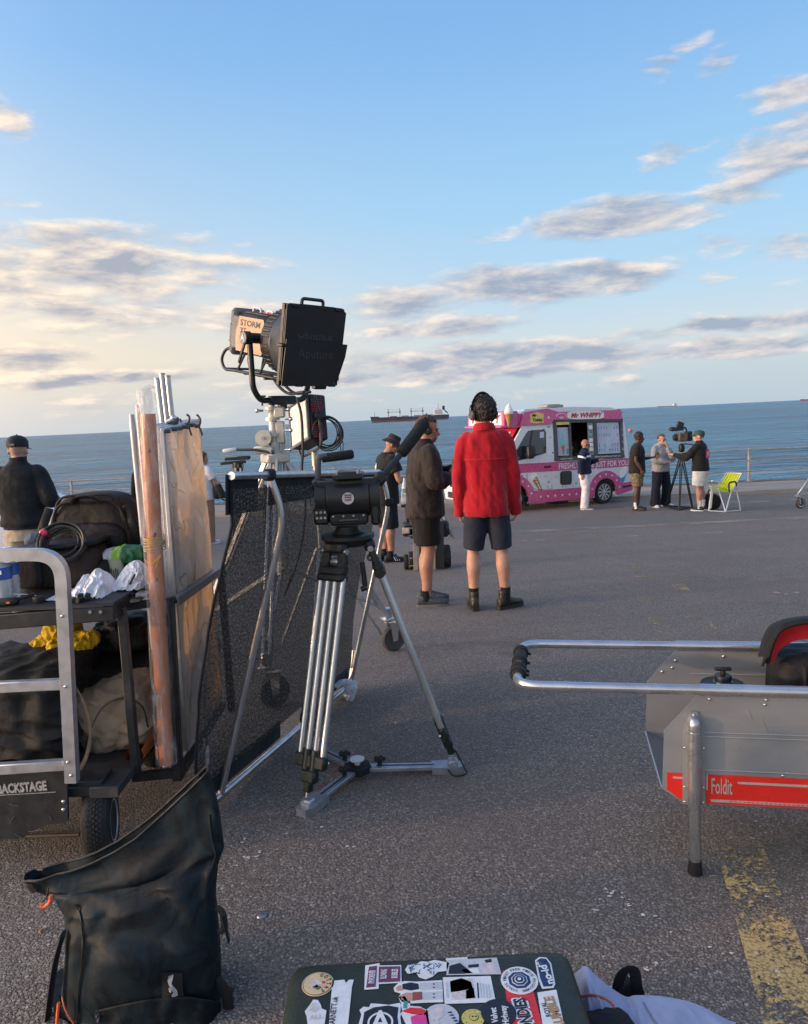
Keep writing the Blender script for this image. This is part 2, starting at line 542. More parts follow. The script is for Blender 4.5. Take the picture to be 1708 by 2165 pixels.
# ------------------------------------------------------------ ground, quay, sea
SEA_Z = -4.6
def asphalt_mat():
    m = bpy.data.materials.new('asphalt'); m.use_nodes = True
    t = NT(m.node_tree); b = t.n['Principled BSDF']
    tc = t.new('ShaderNodeTexCoord').outputs['Object']
    warp = t.new('ShaderNodeTexNoise'); warp.inputs['Scale'].default_value = 9; warp.inputs['Detail'].default_value = 5; t.l.new(tc, warp.inputs['Vector'])
    wv = t.vmath('ADD', tc, t.vmath('SCALE', t.vmath('SUBTRACT', warp.outputs['Color'], (.5, .5, .5)), scale=.012))
    st = t.voro(wv, 125.0)                         # stones, about 14 mm
    fine = t.voro(wv, 190.0)
    big = t.noise(tc, .45, 6, .6, .4)
    mid = t.noise(tc, 3.2, 6, .65, .3)
    gr = t.noise(tc, 55, 5, .7)
    stone = t.sep(st.outputs['Color'])[0]
    base = t.ramp(stone, [(0, (.196, .165, .140)), (.45, (.272, .231, .197)), (.8, (.342, .296, .254)), (.97, (.46, .405, .355)), (1, (.62, .56, .50))])
    gap = t.smooth(st.outputs['Distance'], .38, .68)
    c = t.mix(t.math('MULTIPLY', gap, .62), base, (.085, .072, .064))
    c = t.mix(t.smooth(gr, .48, .70, 0, .55), c, (.115, .090, .076))
    c = t.mix(t.smooth(t.sep(fine.outputs['Color'])[1], .90, .97, 0, .5), c, (.32, .28, .24))
    c = t.mix(t.smooth(mid, .50, .74, 0, .38), c, (.33, .255, .20))
    c = t.mix(t.smooth(big, .46, .62, 0, .30), c, (.165, .130, .110))
    rust = t.noise(tc, 1.3, 5, .7, .6)
    c = t.mix(t.smooth(rust, .60, .70, 0, .30), c, (.28, .185, .12))
    oil = t.noise(t.vmath('ADD', tc, (7.3, 2.2, 0)), .9, 4, .6, .3)
    c = t.mix(t.smooth(oil, .62, .74, 0, .45), c, (.11, .09, .078))
    # pale bird and paint specks
    sp = t.voro(t.vmath('ADD', wv, (3.1, 1.7, 0)), 9.0)
    spm = t.smooth(sp.outputs['Distance'], .055, .03)
    spm = t.math('MULTIPLY', spm, t.smooth(t.noise(tc, 150, 3), .42, .55))
    spm = t.math('MULTIPLY', spm, t.smooth(t.sep(sp.outputs['Color'])[2], .72, .76))
    c = t.mix(spm, c, (.58, .56, .54))
    t.l.new(c, b.inputs['Base Color'])
    t.l.new(t.lin(gr, .3, .7, .72, .95), b.inputs['Roughness'])
    b.inputs['Specular IOR Level'].default_value = .35
    h = t.math('ADD', t.math('MULTIPLY', t.math('SUBTRACT', 1.0, gap), .8), t.math('MULTIPLY', t.noise(tc, 160, 3), .5))
    h = t.math('ADD', h, t.math('MULTIPLY', gr, 1.3))
    bn = t.new('ShaderNodeBump'); bn.inputs['Strength'].default_value = .85; bn.inputs['Distance'].default_value = .010
    t.l.new(h, bn.inputs['Height']); t.l.new(bn.outputs[0], b.inputs['Normal'])
    return m
def edge_in(x): return 21.6-.052*x
def edge_out(x): return 26.1-.059*x
mb = MB()
ys = [-60, -20, -6, -2, 0]+[.25*i for i in range(1, 25)]+[6.5+.5*i for i in range(30)]+[None]
ys = [y for y in ys if y is None or y < 20.2]
mb_x = [-70, -30, -15, -8, -4, -2, 0, 2, 4, 8, 15, 30, 70]
P = []
for y in ys:
    for x in mb_x:
        yy = edge_in(x) if y is None else y
        if y is not None and y > 19: yy = min(y, edge_in(x)-.2) if x < 40 else min(y, edge_in(x)-.2+(y-20)*.1)
        P.append((x, yy, zg(yy)))
w = len(mb_x)
mb.add(P, [(i*w+j, i*w+j+1, (i+1)*w+j+1, (i+1)*w+j) for i in range(len(ys)-1) for j in range(w-1)])
tag(mb.build('ground', asphalt_mat(), loc=(0, 0, 0)), 'worn grey asphalt of the seafront apron', kind='structure')

M_conc = mat('quay_concrete', (.30, .255, .205), .9, var=.2, vs=1.3, bump=.5, bs=40, dirt=.5, dirtcol=(.12, .10, .085), stretch=(.35, 1, 1))
mb = MB()
for i in range(28):                        # concrete slabs with open joints
    x0, x1 = -70+i*5, -70+i*5+4.985
    a0, a1, b0, b1 = edge_in(x0)+.003, edge_in(x1)+.003, edge_out(x0), edge_out(x1)
    t0, t1 = zg(a0)+.10, zg(b0)+.13
    mb.add([(x0, a0, t0), (x1, a1, t0), (x1, b1-.35, t1), (x0, b0-.35, t1), (x0, a0, t0-.5), (x1, a1, t0-.5), (x1, b1-.35, t1-.5), (x0, b0-.35, t1-.5)],
           [(0, 1, 2, 3), (4, 5, 1, 0), (5, 6, 2, 1), (6, 7, 3, 2), (7, 4, 0, 3)])
tag(mb.build('pavement', M_conc, loc=(0, 0, 0)), 'strip of pale concrete pavement along the quay edge', kind='structure')
M_kerb = mat('quay_kerb', (.15, .12, .11), .9, var=.25, vs=2, bump=.5, bs=30)
mb = MB()
for i in range(70):
    x0, x1 = -70+i*2, -70+i*2+1.98
    c0 = edge_out(x0); c1 = edge_out(x1)
    z = zg(c0)+.15
    mb.add([(x0, c0-.34, z), (x1, c1-.34, z), (x1, c1, z), (x0, c0, z), (x0, c0-.34, SEA_Z-1), (x1, c1-.34, SEA_Z-1), (x1, c1, SEA_Z-1), (x0, c0, SEA_Z-1)],
           [(0, 1, 2, 3), (4, 5, 1, 0), (5, 6, 2, 1), (6, 7, 3, 2), (7, 4, 0, 3)])
tag(mb.build('quay_wall', M_kerb, loc=(0, 0, 0)), 'dark stone coping and sea wall of the quay', kind='structure')

def sea_mat():
    m = bpy.data.materials.new('sea_water'); m.use_nodes = True
    t = NT(m.node_tree); b = t.n['Principled BSDF']
    tc = t.new('ShaderNodeTexCoord').outputs['Object']
    p = t.vmath('MULTIPLY', tc, (.40, 1.0, 1.0))
    big = t.noise(t.vmath('MULTIPLY', tc, (.006, .022, 1)), 1.0, 5, .65)
    w1 = t.noise(p, .30, 5, .62, .5); w2 = t.noise(p, .055, 4, .62, .4); w3 = t.noise(p, 1.1, 4, .6, .5)
    f = t.math('ADD', t.math('MULTIPLY', big, .45), t.math('ADD', t.math('MULTIPLY', w1, .33), t.math('MULTIPLY', w2, .22)))
    c = t.mix(t.smooth(f, .40, .60), (.008, .115, .225), (.055, .285, .420))
    t.l.new(c, b.inputs['Base Color'])
    b.inputs['Roughness'].default_value = .22
    b.inputs['IOR'].default_value = 1.22
    b.inputs['Specular IOR Level'].default_value = .24
    h = t.math('ADD', t.math('MULTIPLY', w1, 4.2), t.math('ADD', t.math('MULTIPLY', w3, .9), t.math('MULTIPLY', w2, 9.0)))
    bn = t.new('ShaderNodeBump'); bn.inputs['Strength'].default_value = 1.0; bn.inputs['Distance'].default_value = 1.8
    t.l.new(h, bn.inputs['Height']); t.l.new(bn.outputs[0], b.inputs['Normal'])
    return m
mb = MB()
rows = [24, 40, 80, 160, 400, 1000, 3000, 9000, 40000]
P = []
for y in rows:
    for k in range(-4, 5): P.append((k*(60+y*.9)/2, y, SEA_Z))
mb.add(P, [(i*9+j, i*9+j+1, (i+1)*9+j+1, (i+1)*9+j) for i in range(len(rows)-1) for j in range(8)])
tag(mb.build('sea', sea_mat(), loc=(0, 0, 0)), 'rippled blue sea reaching the horizon', kind='structure')

# ------------------------------------------------------------ worn paint and marks on the ground
def paint_mat(name, col, lo, hi, sc=5.0, fine=40, fade=None):
    m = bpy.data.materials.new(name); m.use_nodes = True
    t = NT(m.node_tree); b = t.n['Principled BSDF']
    tc = t.new('ShaderNodeTexCoord').outputs['Object']
    n = t.math('ADD', t.math('MULTIPLY', t.noise(tc, sc, 4, .6, .3), .52), t.math('MULTIPLY', t.noise(tc, fine, 5, .7), .48))
    if fade: n = t.math('SUBTRACT', n, t.smooth(t.sep(tc)[1], fade[0], fade[1], 0, fade[2]))
    a = t.smooth(n, lo, hi)
    a = t.math('MULTIPLY', a, t.smooth(t.voro(tc, 120.0).outputs['Distance'], .66, .50, .55, 1.0))
    c = t.mix(t.noise(tc, 30, 4), tuple(x*.82 for x in col), col)
    t.l.new(c, b.inputs['Base Color']); t.l.new(a, b.inputs['Alpha'])
    b.inputs['Roughness'].default_value = .8
    return m
def strip(name, pts, wd, m, label, z=.004):
    mb = MB(); P = []
    for i, p in enumerate(pts):
        a = Vector(pts[max(0, i-1)]); c = Vector(pts[min(len(pts)-1, i+1)])
        d = (c-a).normalized(); s = Vector((-d.y, d.x))*wd/2
        for q in (Vector(p)+s, Vector(p)-s): P.append((q.x, q.y, zg(q.y)+z))
    mb.add(P, [(2*i+1, 2*i+3, 2*i+2, 2*i) for i in range(len(pts)-1)])
    return tag(mb.build(name, m, loc=(pts[0][0], pts[0][1], zg(pts[0][1]))), label, kind='structure')
YP = paint_mat('yellow_road_paint', (.60, .42, .17), .435, .490, 2.6, 44, (1.4, 2.4, .085))
YP2 = paint_mat('faded_yellow_paint', (.46, .34, .16), .535, .59, 2.2, 42)
def yl(off, y0, y1, n=24):
    return [(1.045+.262*(y0+(y1-y0)*i/n-2.423)+off, y0+(y1-y0)*i/n) for i in range(n+1)]
strip('road_marking', yl(.05, 0.2, 3.2), .155, YP, 'worn yellow line painted on the asphalt beside the metal cart')
strip('road_marking', yl(.05, 3.2, 9.0), .155, YP2, 'almost vanished yellow paint further along the same line')
strip('road_marking', yl(.37, 0.2, 9.0), .14, YP2, 'second faded yellow line running under the metal cart')
PP = paint_mat('pale_road_paint', (.36, .29, .23), .40, .56, 1.2, 30)
strip('road_marking', [(1.2+.5*i, 13.45+.012*i) for i in range(17)], .42, PP, 'pale faded band across the asphalt in front of the van')
WP = paint_mat('white_road_paint', (.42, .40, .38), .47, .58, 2, 30)
strip('road_marking', [(-.6+.5*i, 11.9-.01*i) for i in range(14)], .10, WP, 'thin worn white line behind the standing crew')
strip('road_marking', [(5.5+.5*i, 18.6-.03*i) for i in range(14)], .5, WP, 'scuffed white paint near the kerb')

mb = MB()
M_spl = mat('dropping_white', (.62, .60, .58), .8, var=.2, vs=60)
def splat(x, y, s, seed):
    rr = random.Random(seed); n = 9
    P = [(x, y, zg(y)+.005)]
    for i in range(n):
        a = 2*pi*i/n; r = s*rr.choice((.35, .6, .9, 1.25))
        P.append((x+r*cos(a), y+r*sin(a)*.7, zg(y+r*sin(a)*.7)+.004))
    mb.add(P, [(0, i+1, (i+1) % n+1) for i in range(n)])
k = 0
for (u, v, sz, cnt) in [(685, 1753, .012, 3), (600, 1773, .010, 4), (540, 1806, .016, 7), (750, 1787, .010, 3), (505, 1780, .010, 4), (1290, 1893, .014, 8), (1275, 1598, .012, 3), (1390, 1950, .010, 3), (1330, 1905, .008, 3),
                        (1600, 1880, .01, 3), (1190, 1960, .007, 3), (1010, 1850, .007, 3), (480, 1840, .008, 3), (1480, 1290, .012, 2), (1650, 1254, .03, 5), (1120, 1420, .010, 2), (575, 2000, .006, 3), (1500, 2010, .008, 4), (1380, 2030, .01, 5), (1640, 2060, .008, 3), (860, 2010, .006, 2), (1440, 1680, .008, 2), (1340, 1500, .008, 2)]:
    g = G(u, v)
    for i in range(cnt):
        k += 1; splat(g.x+random.gauss(0, sz*2.4), g.y+random.gauss(0, sz*2.0), sz*random.uniform(.25, .85), k)
for i in range(150):
    y = 1.5+9*random.random()**1.6; x = random.uniform(-.5, .7)*y
    splat(x, y, random.uniform(.002, .0045), 1000+i)
tag(mb.build('litter_specks', M_spl, smooth=False), 'white bird droppings and specks scattered over the asphalt', kind='stuff')

# ------------------------------------------------------------ railing on the quay
M_rail = mat('galvanised_rail', (.30, .29, .28), .6, .2, var=.2, vs=5)
t = root('quay_railing', (0, edge_out(0)-.45, zg(25.6)+.13), 'long grey metal railing with three rails along the quay edge', 'railing')
def rail_y(x): return edge_out(x)-.45
for k in range(-7, 9):
    x = 11.62+4.66*(k-2.0)
    z0 = zg(rail_y(x))+.13
    MB().box((x, rail_y(x), z0+.56), (.075, .075, 1.12), bev=.01).box((x, rail_y(x), z0+.012), (.16, .16, .02)).build('post', M_rail, t)
for h in (.36, .71, 1.07):
    MB().tube([(x, rail_y(x)-.045, zg(rail_y(x))+.13+h) for x in (-36, -18, 0, 20, 40)], .021, 8).build('rail', M_rail, t)

# ------------------------------------------------------------ ships and buoy
M_hull = mat('ship_hull_blue', (.030, .045, .085), .6, var=.15, vs=.05)
M_boot = mat('ship_hull_red', (.17, .06, .05), .7, var=.2, vs=.05)
M_white = mat('ship_white', (.72, .72, .70), .5, var=.05, vs=.1)
M_funnel = mat('ship_funnel', (.02, .04, .10), .5)
M_mast = mat('ship_mast', (.23, .15, .14), .6)
def cargo_ship(u0, u1, vmid, length, label, boot=M_boot, hull=M_hull, gear=True, group=None, name='cargo_ship'):
    y = length*FPX/(u1-u0)
    a = D((u0+u1)/2, vmid, y)
    t = root(name, (a.x, a.y, SEA_Z), label, 'ship', group)
    f = length/100.0
    def W(x, z): return (a.x+(x-50)*f, z*f+SEA_Z)
    def hullpart(nm, out, wd, m):
        pts = [W(x, z) for x, z in out]
        MB().prism(pts, (0, a.y-wd*f/2, 0), (1, 0, 0), (0, 0, 1), (0, wd*f, 0)).build(nm, m, t, fix=True, ang=20)
    hullpart('boot_topping', [(1.2, -.6), (99, -.6), (99.2, 1.4), (.4, 2.7)], 15, boot)
    hullpart('hull', [(.4, 2.7), (99.2, 1.4), (100, 3.2), (100, 6.2), (80, 6.2), (79.5, 5.6), (11, 6.2), (9.5, 7.4), (-.6, 7.6)], 15.4, hull)
    if gear:
        for x in (22.5, 37.5, 52, 67):
            mb = MB()
            mb.box((W(x, 0)[0], a.y, W(0, 11)[1]), (.9*f, .9*f, 11*f))
            mb.box((W(x, 0)[0], a.y, W(0, 12.2)[1]), (2.0*f, 2*f, 2.2*f))
            mb.build('crane', M_mast, t)
        for x0, x1 in ((22.5, 37.5), (52, 67)):
            MB().bar((W(x0, 0)[0], a.y-2*f, W(0, 12.2)[1]), (W(x1, 0)[0], a.y-2*f, W(0, 12)[1]), .5*f, .6*f).tube(
                [(W(x0, 0)[0], a.y-2*f, W(0, 16)[1]), (W((x0+x1)/2, 0)[0], a.y-2*f, W(0, 14.3)[1]), (W(x1, 0)[0], a.y-2*f, W(0, 16)[1])], .12*f, 5).build('jib', M_mast, t)
        for x in (6, 29, 44, 60, 75):
            MB().box((W(x, 0)[0], a.y, W(0, 6.6)[1]), (9*f, 10*f, 1.0*f)).build('hatch_cover', M_boot, t)
        MB().box((W(5, 0)[0], a.y, W(0, 10)[1]), (.5*f, .5*f, 6*f)).build('mast', M_mast, t)
    mb = MB()
    mb.box((W(87, 0)[0], a.y, W(0, 9.2)[1]), (11.5*f, 13*f, 6*f)).box((W(84.5, 0)[0], a.y, W(0, 13)[1]), (5.5*f, 14*f, 2.4*f)).box((W(90, 0)[0], a.y, W(0, 12.7)[1]), (5*f, 9*f, 1.6*f))
    s = mb.build('superstructure', M_white, t)
    for r_ in range(3):
        MB().box((W(87, 0)[0], a.y-6.55*f, W(0, 7.7+1.6*r_)[1]), (9*f, .2*f, .5*f)).build('window_row', M_funnel, s)
    MB().prism([W(x, z) for x, z in [(91.5, 12), (95.5, 12), (95.2, 17.5), (92.5, 17.5)]], (0, a.y-2*f, 0), (1, 0, 0), (0, 0, 1), (0, 4*f, 0)).build('funnel', M_funnel, t, fix=True)
    MB().box((W(87, 0)[0], a.y, W(0, 17)[1]), (.5*f, .5*f, 7*f)).build('mast', M_mast, t)
    MB().bar((W(95, 0)[0], a.y, W(0, 11.5)[1]), (W(99, 0)[0], a.y, W(0, 8)[1]), 2*f, 1.3*f).build('lifeboat', M_funnel, t)
    return t
cargo_ship(785, 948, 886, 180, 'dark blue and red bulk carrier with deck cranes anchored off the quay')
cargo_ship(1389, 1431, 856, 150, 'small grey ship far off on the horizon right of the van', boot=mat('ship_far_grey', (.30, .32, .34), .7), hull=mat('ship_far_grey2', (.30, .33, .35), .7), gear=False, name='tanker_ship')
cargo_ship(1693, 1735, 842, 150, 'red hulled ship half cut by the right edge, on the horizon', boot=mat('ship_far_red', (.30, .06, .06), .7), hull=mat('ship_far_red2', (.25, .06, .06), .7), gear=False, name='tanker_ship')
b = D(1332, 910, 1.0)-CAM_O
g = CAM_O+b*((SEA_Z+.3-CAM_H)/b.z)
M_buoy = mat('buoy_pink', (.75, .12, .14), .4, var=.08)
t = root('buoy', (g.x, g.y, SEA_Z), 'round pinkish red buoy floating beyond the ice cream van', 'buoy')
MB().sph((g.x, g.y, SEA_Z+.3), .48, 20, 14).build('float', M_buoy, t)
MB().cyl((g.x, g.y, SEA_Z+.75), (g.x, g.y, SEA_Z+.95), .08, .05, 8).build('lifting_eye', M_buoy, t)
# ------------------------------------------------------------ ice cream van
M_vwhite = mat('van_white', (.70, .72, .74), .28, var=.03, coat=.4)
M_vpink = mat('van_pink', (.60, .095, .25), .30, var=.05, coat=.4)
M_vred = mat('van_red', (.62, .03, .09), .3, var=.06, coat=.4)
M_dark = mat('dark_trim', (.022, .023, .026), .5, var=.2)
M_black = mat('black_plastic', (.012, .012, .014), .45, var=.2)
M_gdark = mat('grey_trim', (.075, .078, .080), .5, var=.15)
M_glass = mat('dark_glass', (.020, .028, .036), .05, var=.1, spec=.9, coat=.5, rvar=.02)
M_lil = mat('lilac_board', (.50, .48, .62), .35, var=.08, vs=4)
M_menu = mat('menu_board', (.52, .56, .68), .35, var=.10, vs=3)
M_teal = mat('teal_print', (.13, .36, .36), .5, var=.2)
M_mint = mat('mint_ice', (.22, .58, .56), .5, var=.12)
M_wafer = mat('wafer', (.42, .22, .07), .6, var=.3, vs=30)
M_cream = mat('cream_white', (.85, .83, .78), .4, var=.05)
M_yel = mat('yellow_badge', (.72, .55, .14), .5, var=.15)
M_txt = mat('white_lettering', (.80, .80, .80), .5, var=.03)
M_txtred = mat('red_lettering', (.55, .03, .10), .5, var=.05)
M_tyre = mat('tyre_rubber', (.018, .018, .018), .85, var=.25, bump=.4, bs=120)
M_alloy = mat('alloy_rim', (.62, .62, .62), .32, .7, var=.06)
M_inner = mat('van_interior', (.035, .032, .030), .7, var=.4, vs=3)
M_steel = mat('steel_counter', (.35, .35, .35), .3, .8)

VD = Vector((.891, .454, -.027)).normalized()
VU = (Vector((0, 0, 1))-VD*VD.z).normalized()
VN = VU.cross(VD)
V0 = G(1090, 1082)
VW = 1.96
VM = Matrix(((VD.x, VN.x, VU.x, V0.x), (VD.y, VN.y, VU.y, V0.y), (VD.z, VN.z, VU.z, V0.z), (0, 0, 0, 1)))
class VB(MB):
    """mesh in the van's own frame (x to the rear, y across, z up); the sides lean in above the belt"""
    def build(s, name, m, parent=None, **k):
        out = []
        for p in s.v:
            x, y, z = p
            t = .085*max(0, z-1.2)/1.1
            out.append((x, y+t*(1-2*y/VW), z))
        s.v = out; s.M = VM
        return MB.build(s, name, m, parent, **k)
def side(out, y0=0.0, d=.05): return dict(out=out, y0=y0, d=d)
def vprism(name, outs, m, parent, y0=0.0, d=.05, **k):
    b = VB()
    for o in outs: b.prism(o, (0, y0, 0), (1, 0, 0), (0, 0, 1), (0, d, 0))
    return b.build(name, m, parent, fix=True, ang=25, **k)
van = root('ice_cream_van', V0, 'pink and white ice cream van with an open serving hatch', 'ice cream van')
def arch(cx, r, cz=.31, n=12, z0=.19):
    a0 = math.asin((z0-cz)/r) if abs(z0-cz) < r else 0
    A = [pi-a0+(2*a0-pi)*i/n for i in range(n+1)]
    return [(cx+r*cos(a), cz+r*sin(a)) for a in A]
low = [(-.90, .25)]+arch(0, .40)+arch(2.97, .40)+[(3.90, .33), (3.93, .6), (3.80, 1.22), (-.40, 1.22), (-.78, 1.03), (-.90, .88), (-.95, .55)]
for nm, y0 in (('side_panel', 0.0), ('side_panel', VW-.05)):
    vprism(nm, [low], M_vwhite, van, y0)
vprism('side_panel', [[(-.40, 1.22), (1.30, 1.22), (1.27, 2.30), (.30, 2.25), (.26, 2.13)]], M_vwhite, van, 0.0)
vprism('side_panel', [[(3.60, 1.22), (3.80, 1.22), (3.68, 2.30), (3.57, 2.30)]], M_vwhite, van, 0.0)
vprism('side_panel', [[(-.40, 1.22), (3.80, 1.22), (3.60, 2.50), (.30, 2.5), (.26, 2.13)]], M_vwhite, van, VW-.05)
b = VB()                                         # nose, bonnet, windscreen surround, floor, rear, roof
b.prism([(-.92, .25), (-.95, .55), (-.90, .88), (-.78, 1.03), (-.40, 1.22), (-.3, 1.22), (-.3, .25)], (0, .05, 0), (1, 0, 0), (0, 0, 1), (0, VW-.10, 0))
b.prism([(3.84, .33), (3.925, .34), (3.925, .6), (3.79, 1.22), (3.66, 2.5), (3.58, 2.5), (3.73, 1.2)], (0, .05, 0), (1, 0, 0), (0, 0, 1), (0, VW-.10, 0))
b.build('body', M_vwhite, van, fix=True, ang=25)
b = VB(); b.prism([(.20, 2.14), (1.25, 2.14), (1.25, 2.48), (.20, 2.46)], (0, .04, 0), (1, 0, 0), (0, 0, 1), (0, VW-.08, 0)); b.build('cab_roof', M_vpink, van, fix=True)
b = VB(); b.box((1.9, VW/2, .36), (3.3, VW-.12, .08)); b.box((1.5, VW/2, .26), (1.7, 1.2, .22)); b.box((1.55, .3, .20), (.5, .4, .22), bev=.03)
b.build('chassis', M_black, van)
b = VB()
b.prism([(.30, 2.50), (.45, 2.58), (1.04, 2.60), (2.0, 2.63), (3.3, 2.60), (3.60, 2.52), (3.60, 2.46), (.30, 2.44)], (0, .06, 0), (1, 0, 0), (0, 0, 1), (0, VW-.12, 0))
b.build('roof', M_vwhite, van, fix=True)
b = VB(); b.box((1.5, .45, 2.66), (.55, .5, .07), bev=.02); b.box((1.5, .45, 2.70), (.40, .36, .02), bev=.008)
b.build('roof_vent', mat('vent_grey', (.30, .29, .26), .6), van)
# interior seen through the hatch
b = VB(); b.box((2.4, 1.55, 1.55), (2.3, .05, 1.9)); b.box((1.26, .8, 1.6), (.05, 1.5, 1.9)); b.box((3.56, .8, 1.6), (.05, 1.5, 1.9)); b.box((2.4, .8, 2.40), (2.3, 1.5, .04)); b.box((2.4, .8, .45), (2.3, 1.5, .05))
b.build('interior', M_inner, van)
b = VB(); b.box((2.15, 1.30, 1.92), (.75, .4, .05)); b.box((2.2, 1.25, 1.15), (1.6, .5, .08), bev=.01); b.box((2.75, 1.25, 1.45), (.4, .4, .55), bev=.03); b.box((2.4, .22, 1.22), (2.2, .34, .03))
b.build('counter', M_steel, van)
# side sign along the roof edge
strip_o = [(.20, 2.165), (1.17, 2.185), (1.24, 2.30), (3.60, 2.285), (3.57, 2.53), (1.40, 2.50), (1.06, 2.59), (.32, 2.50)]
vprism('roof_sign', [strip_o], M_vpink, van, -.045, .05)
b = VB(); b.box((-.02, VW/2, 2.34), (.46, VW-.1, .40), bev=.03); b.box((.0, VW/2, 2.15), (.7, VW-.1, .06), bev=.02)
fs = b.build('roof_sign', M_vpink, van)
b = VB(); b.box((-.255, VW/2, 2.345), (.012, VW-.3, .30), bev=.004); b.build('sign_plate', M_cream, fs)
def vtext(name, body, m, parent, x, z, h, width, y=-.012, bold=.02, shear=0.0):
    o = V0+VD*x+VN*(y+.085*max(0, z+h/2-1.2)/1.1)+VU*z
    return text(name, body, m, parent, o, VD, VU, h, 'CENTER', width, .0, bold, shear)
o = V0+VD*(-.266)+VN*(VW/2)+VU*2.25
text('lettering', 'WHIPPY', M_txtred, fs, o, -VN, VU, .2, 'CENTER', 1.4, .001, .035, .15)
vprism('sign_plate', [[(x*.62+2.32, z*.105+2.405) for x, z in rrect(2, 2, .5, 5)]], M_cream, van, -.052, .02)
vtext('lettering', 'Mr WHIPPY', M_txtred, van, 2.32, 2.345, .125, 1.08, -.056, .035, .25)
vprism('badge', [[(.50, 2.24), (.66, 2.21), (.92, 2.23), (.93, 2.46), (.72, 2.50), (.50, 2.45)]], M_yel, van, -.052, .02)
vtext('lettering', 'Tubby', M_dark, van, .715, 2.27, .07, .32, -.056, .04, .2)
vtext('lettering', 'Mr', M_dark, van, .62, 2.39, .06, .14, -.056, .04, .2)
bb = VB(); bb.tube([(1.50+.17*cos(a), -.053, 2.37+.09*sin(a)) for a in [pi*i/10 for i in range(11)]], .008, 5); bb.box((1.5, -.053, 2.36), (.16, .006, .014)); bb.box((1.5, -.053, 2.325), (.08, .006, .012)); bb.build('emblem', M_txt, van)
# bands, arches, stars, spots
vprism('belt_band', [[(-.42, .97), (3.85, .985), (3.80, 1.215), (-.40, 1.205)]], M_vpink, van, -.006, .02)
vprism('lower_band', [[(.42, .18), (2.56, .19), (2.54, .50), (.46, .50)]], M_vpink, van, -.006, .02)
vprism('lower_band', [[(3.38, .22), (3.94, .32), (3.96, .58), (3.42, .52)]], M_vpink, van, -.008, .06)
vprism('bumper', [[(3.45, .38), (3.97, .44), (3.97, .49), (3.45, .45)]], M_dark, van, -.014, .03)
for cx in (0, 2.97):
    r0, r1 = .395, .60
    o1 = arch(cx, r1, .31, 16, .24); o2 = arch(cx, r0, .31, 16, .24)
    vprism('wheel_arch', [o1+o2[::-1]], M_vpink, van, -.022, .06)
def vstick(name, P, x0, z0, y, m):
    b = VB(); b.prism([(x+x0, z+z0) for x, z in P], (0, y, 0), (1, 0, 0), (0, 0, 1), (0, .003, 0)); b.build(name, m, van, smooth=False)
for cx in (0, 2.97):
    for k in range(7):
        a = pi*(k+.6)/7.2
        vstick('star_sticker', star(5, .035, .016), cx+.50*cos(a), .31+.50*sin(a), -.026, M_txt)
for k in range(9): vstick('star_sticker', star(5, .040, .018), .55+k*.235, .335, -.010, M_txt)
vstick('star_sticker', star(5, .045, .02), 1.08, 2.36, -.05, M_txt)
rr = random.Random(4); M_spot = mat('spot_blue', (.06, .12, .26), .5)
for (x, z) in [(.35, .62), (.95, .85), (1.02, .58), (.6, .55), (1.28, .82), (1.14, 1.85), (1.2, 1.45), (1.1, 2.12), (1.95, .62), (2.1, .86), (2.3, .6), (2.35, .82), (3.5, .9), (3.62, .72), (1.5, .55), (.2, .9), (1.05, .7), (-.25, .85), (.3, .75)]:
    vstick('spot_sticker', disc(8, rr.uniform(.014, .026)), x, z, -.004, M_spot)
vtext('lettering', 'FRESHLY MADE JUST FOR YOU', M_txt, van, 2.57, 1.02, .15, 2.40, -.011, .012)
# cone and tub pictures
R2 = Matrix.Rotation(radians(-52), 2)
def rot(P, a, cx, cz):
    c, s_ = cos(a), sin(a)
    return [(cx+x*c-z*s_, cz+x*s_+z*c) for x, z in P]
vprism('cone_picture', [[(.52, .77), (.66, .88), (.87, .47), (.80, .43)]], M_wafer, van, -.004, .008)
vprism('cone_picture', [[(.47, .80), (.48, .92), (.55, .97), (.64, .95), (.69, .87), (.60, .84), (.53, .75)]], M_cream, van, -.006, .008)
for k in range(4): vprism('cone_picture', [[(.58+.05*k, .80-.07*k), (.60+.05*k, .82-.07*k), (.66+.04*k, .80-.085*k), (.64+.04*k, .78-.085*k)]], M_cream, van, -.007, .008)
vprism('tub_picture', [[(3.44, .70), (3.50, .60), (3.66, .72), (3.74, .92), (3.70, 1.0), (3.52, .96)]], M_cream, van, -.009, .008)
vprism('tub_picture', [[(3.42, .76), (3.50, .52), (3.60, .55), (3.72, .80), (3.60, .70), (3.50, .68)]], mat('tub_blue', (.10, .25, .45), .5), van, -.012, .008)
# door glass, mirror, handle, vent
gl = vprism('door_window', [[(-.17, 1.27), (.30, 1.34), (.96, 1.47), (.985, 1.98), (.93, 2.06), (.46, 2.035), (.39, 1.98)]], M_glass, van, -.006, .012)
vprism('window_pillar', [[(.36, 1.34), (.415, 1.35), (.60, 2.05), (.55, 2.045)]], M_dark, van, -.010, .012)
vprism('window_seal', [[(-.20, 1.25), (.30, 1.32), (.98, 1.455), (.96, 1.47), (.30, 1.34), (-.17, 1.27)], [(.98, 1.455), (1.0, 1.99), (.94, 2.08), (.93, 2.06), (.985, 1.98), (.96, 1.47)]], M_dark, van, -.009, .012)
vprism('window_sticker', [[(.80, 1.84), (.93, 1.85), (.94, 2.0), (.81, 1.99)]], M_menu, van, -.009, .005)
b = VB(); b.soft((.36, -.16, 1.50), (.20, .16, .34), e=4, n=6); b.bar((.32, -.02, 1.42), (.34, -.12, 1.45), .06, .08)
b.build('mirror', M_black, van)
b = VB(); b.box((1.0, -.014, 1.10), (.22, .03, .045), bev=.01); b.build('door_handle', M_dark, van)
b = VB()
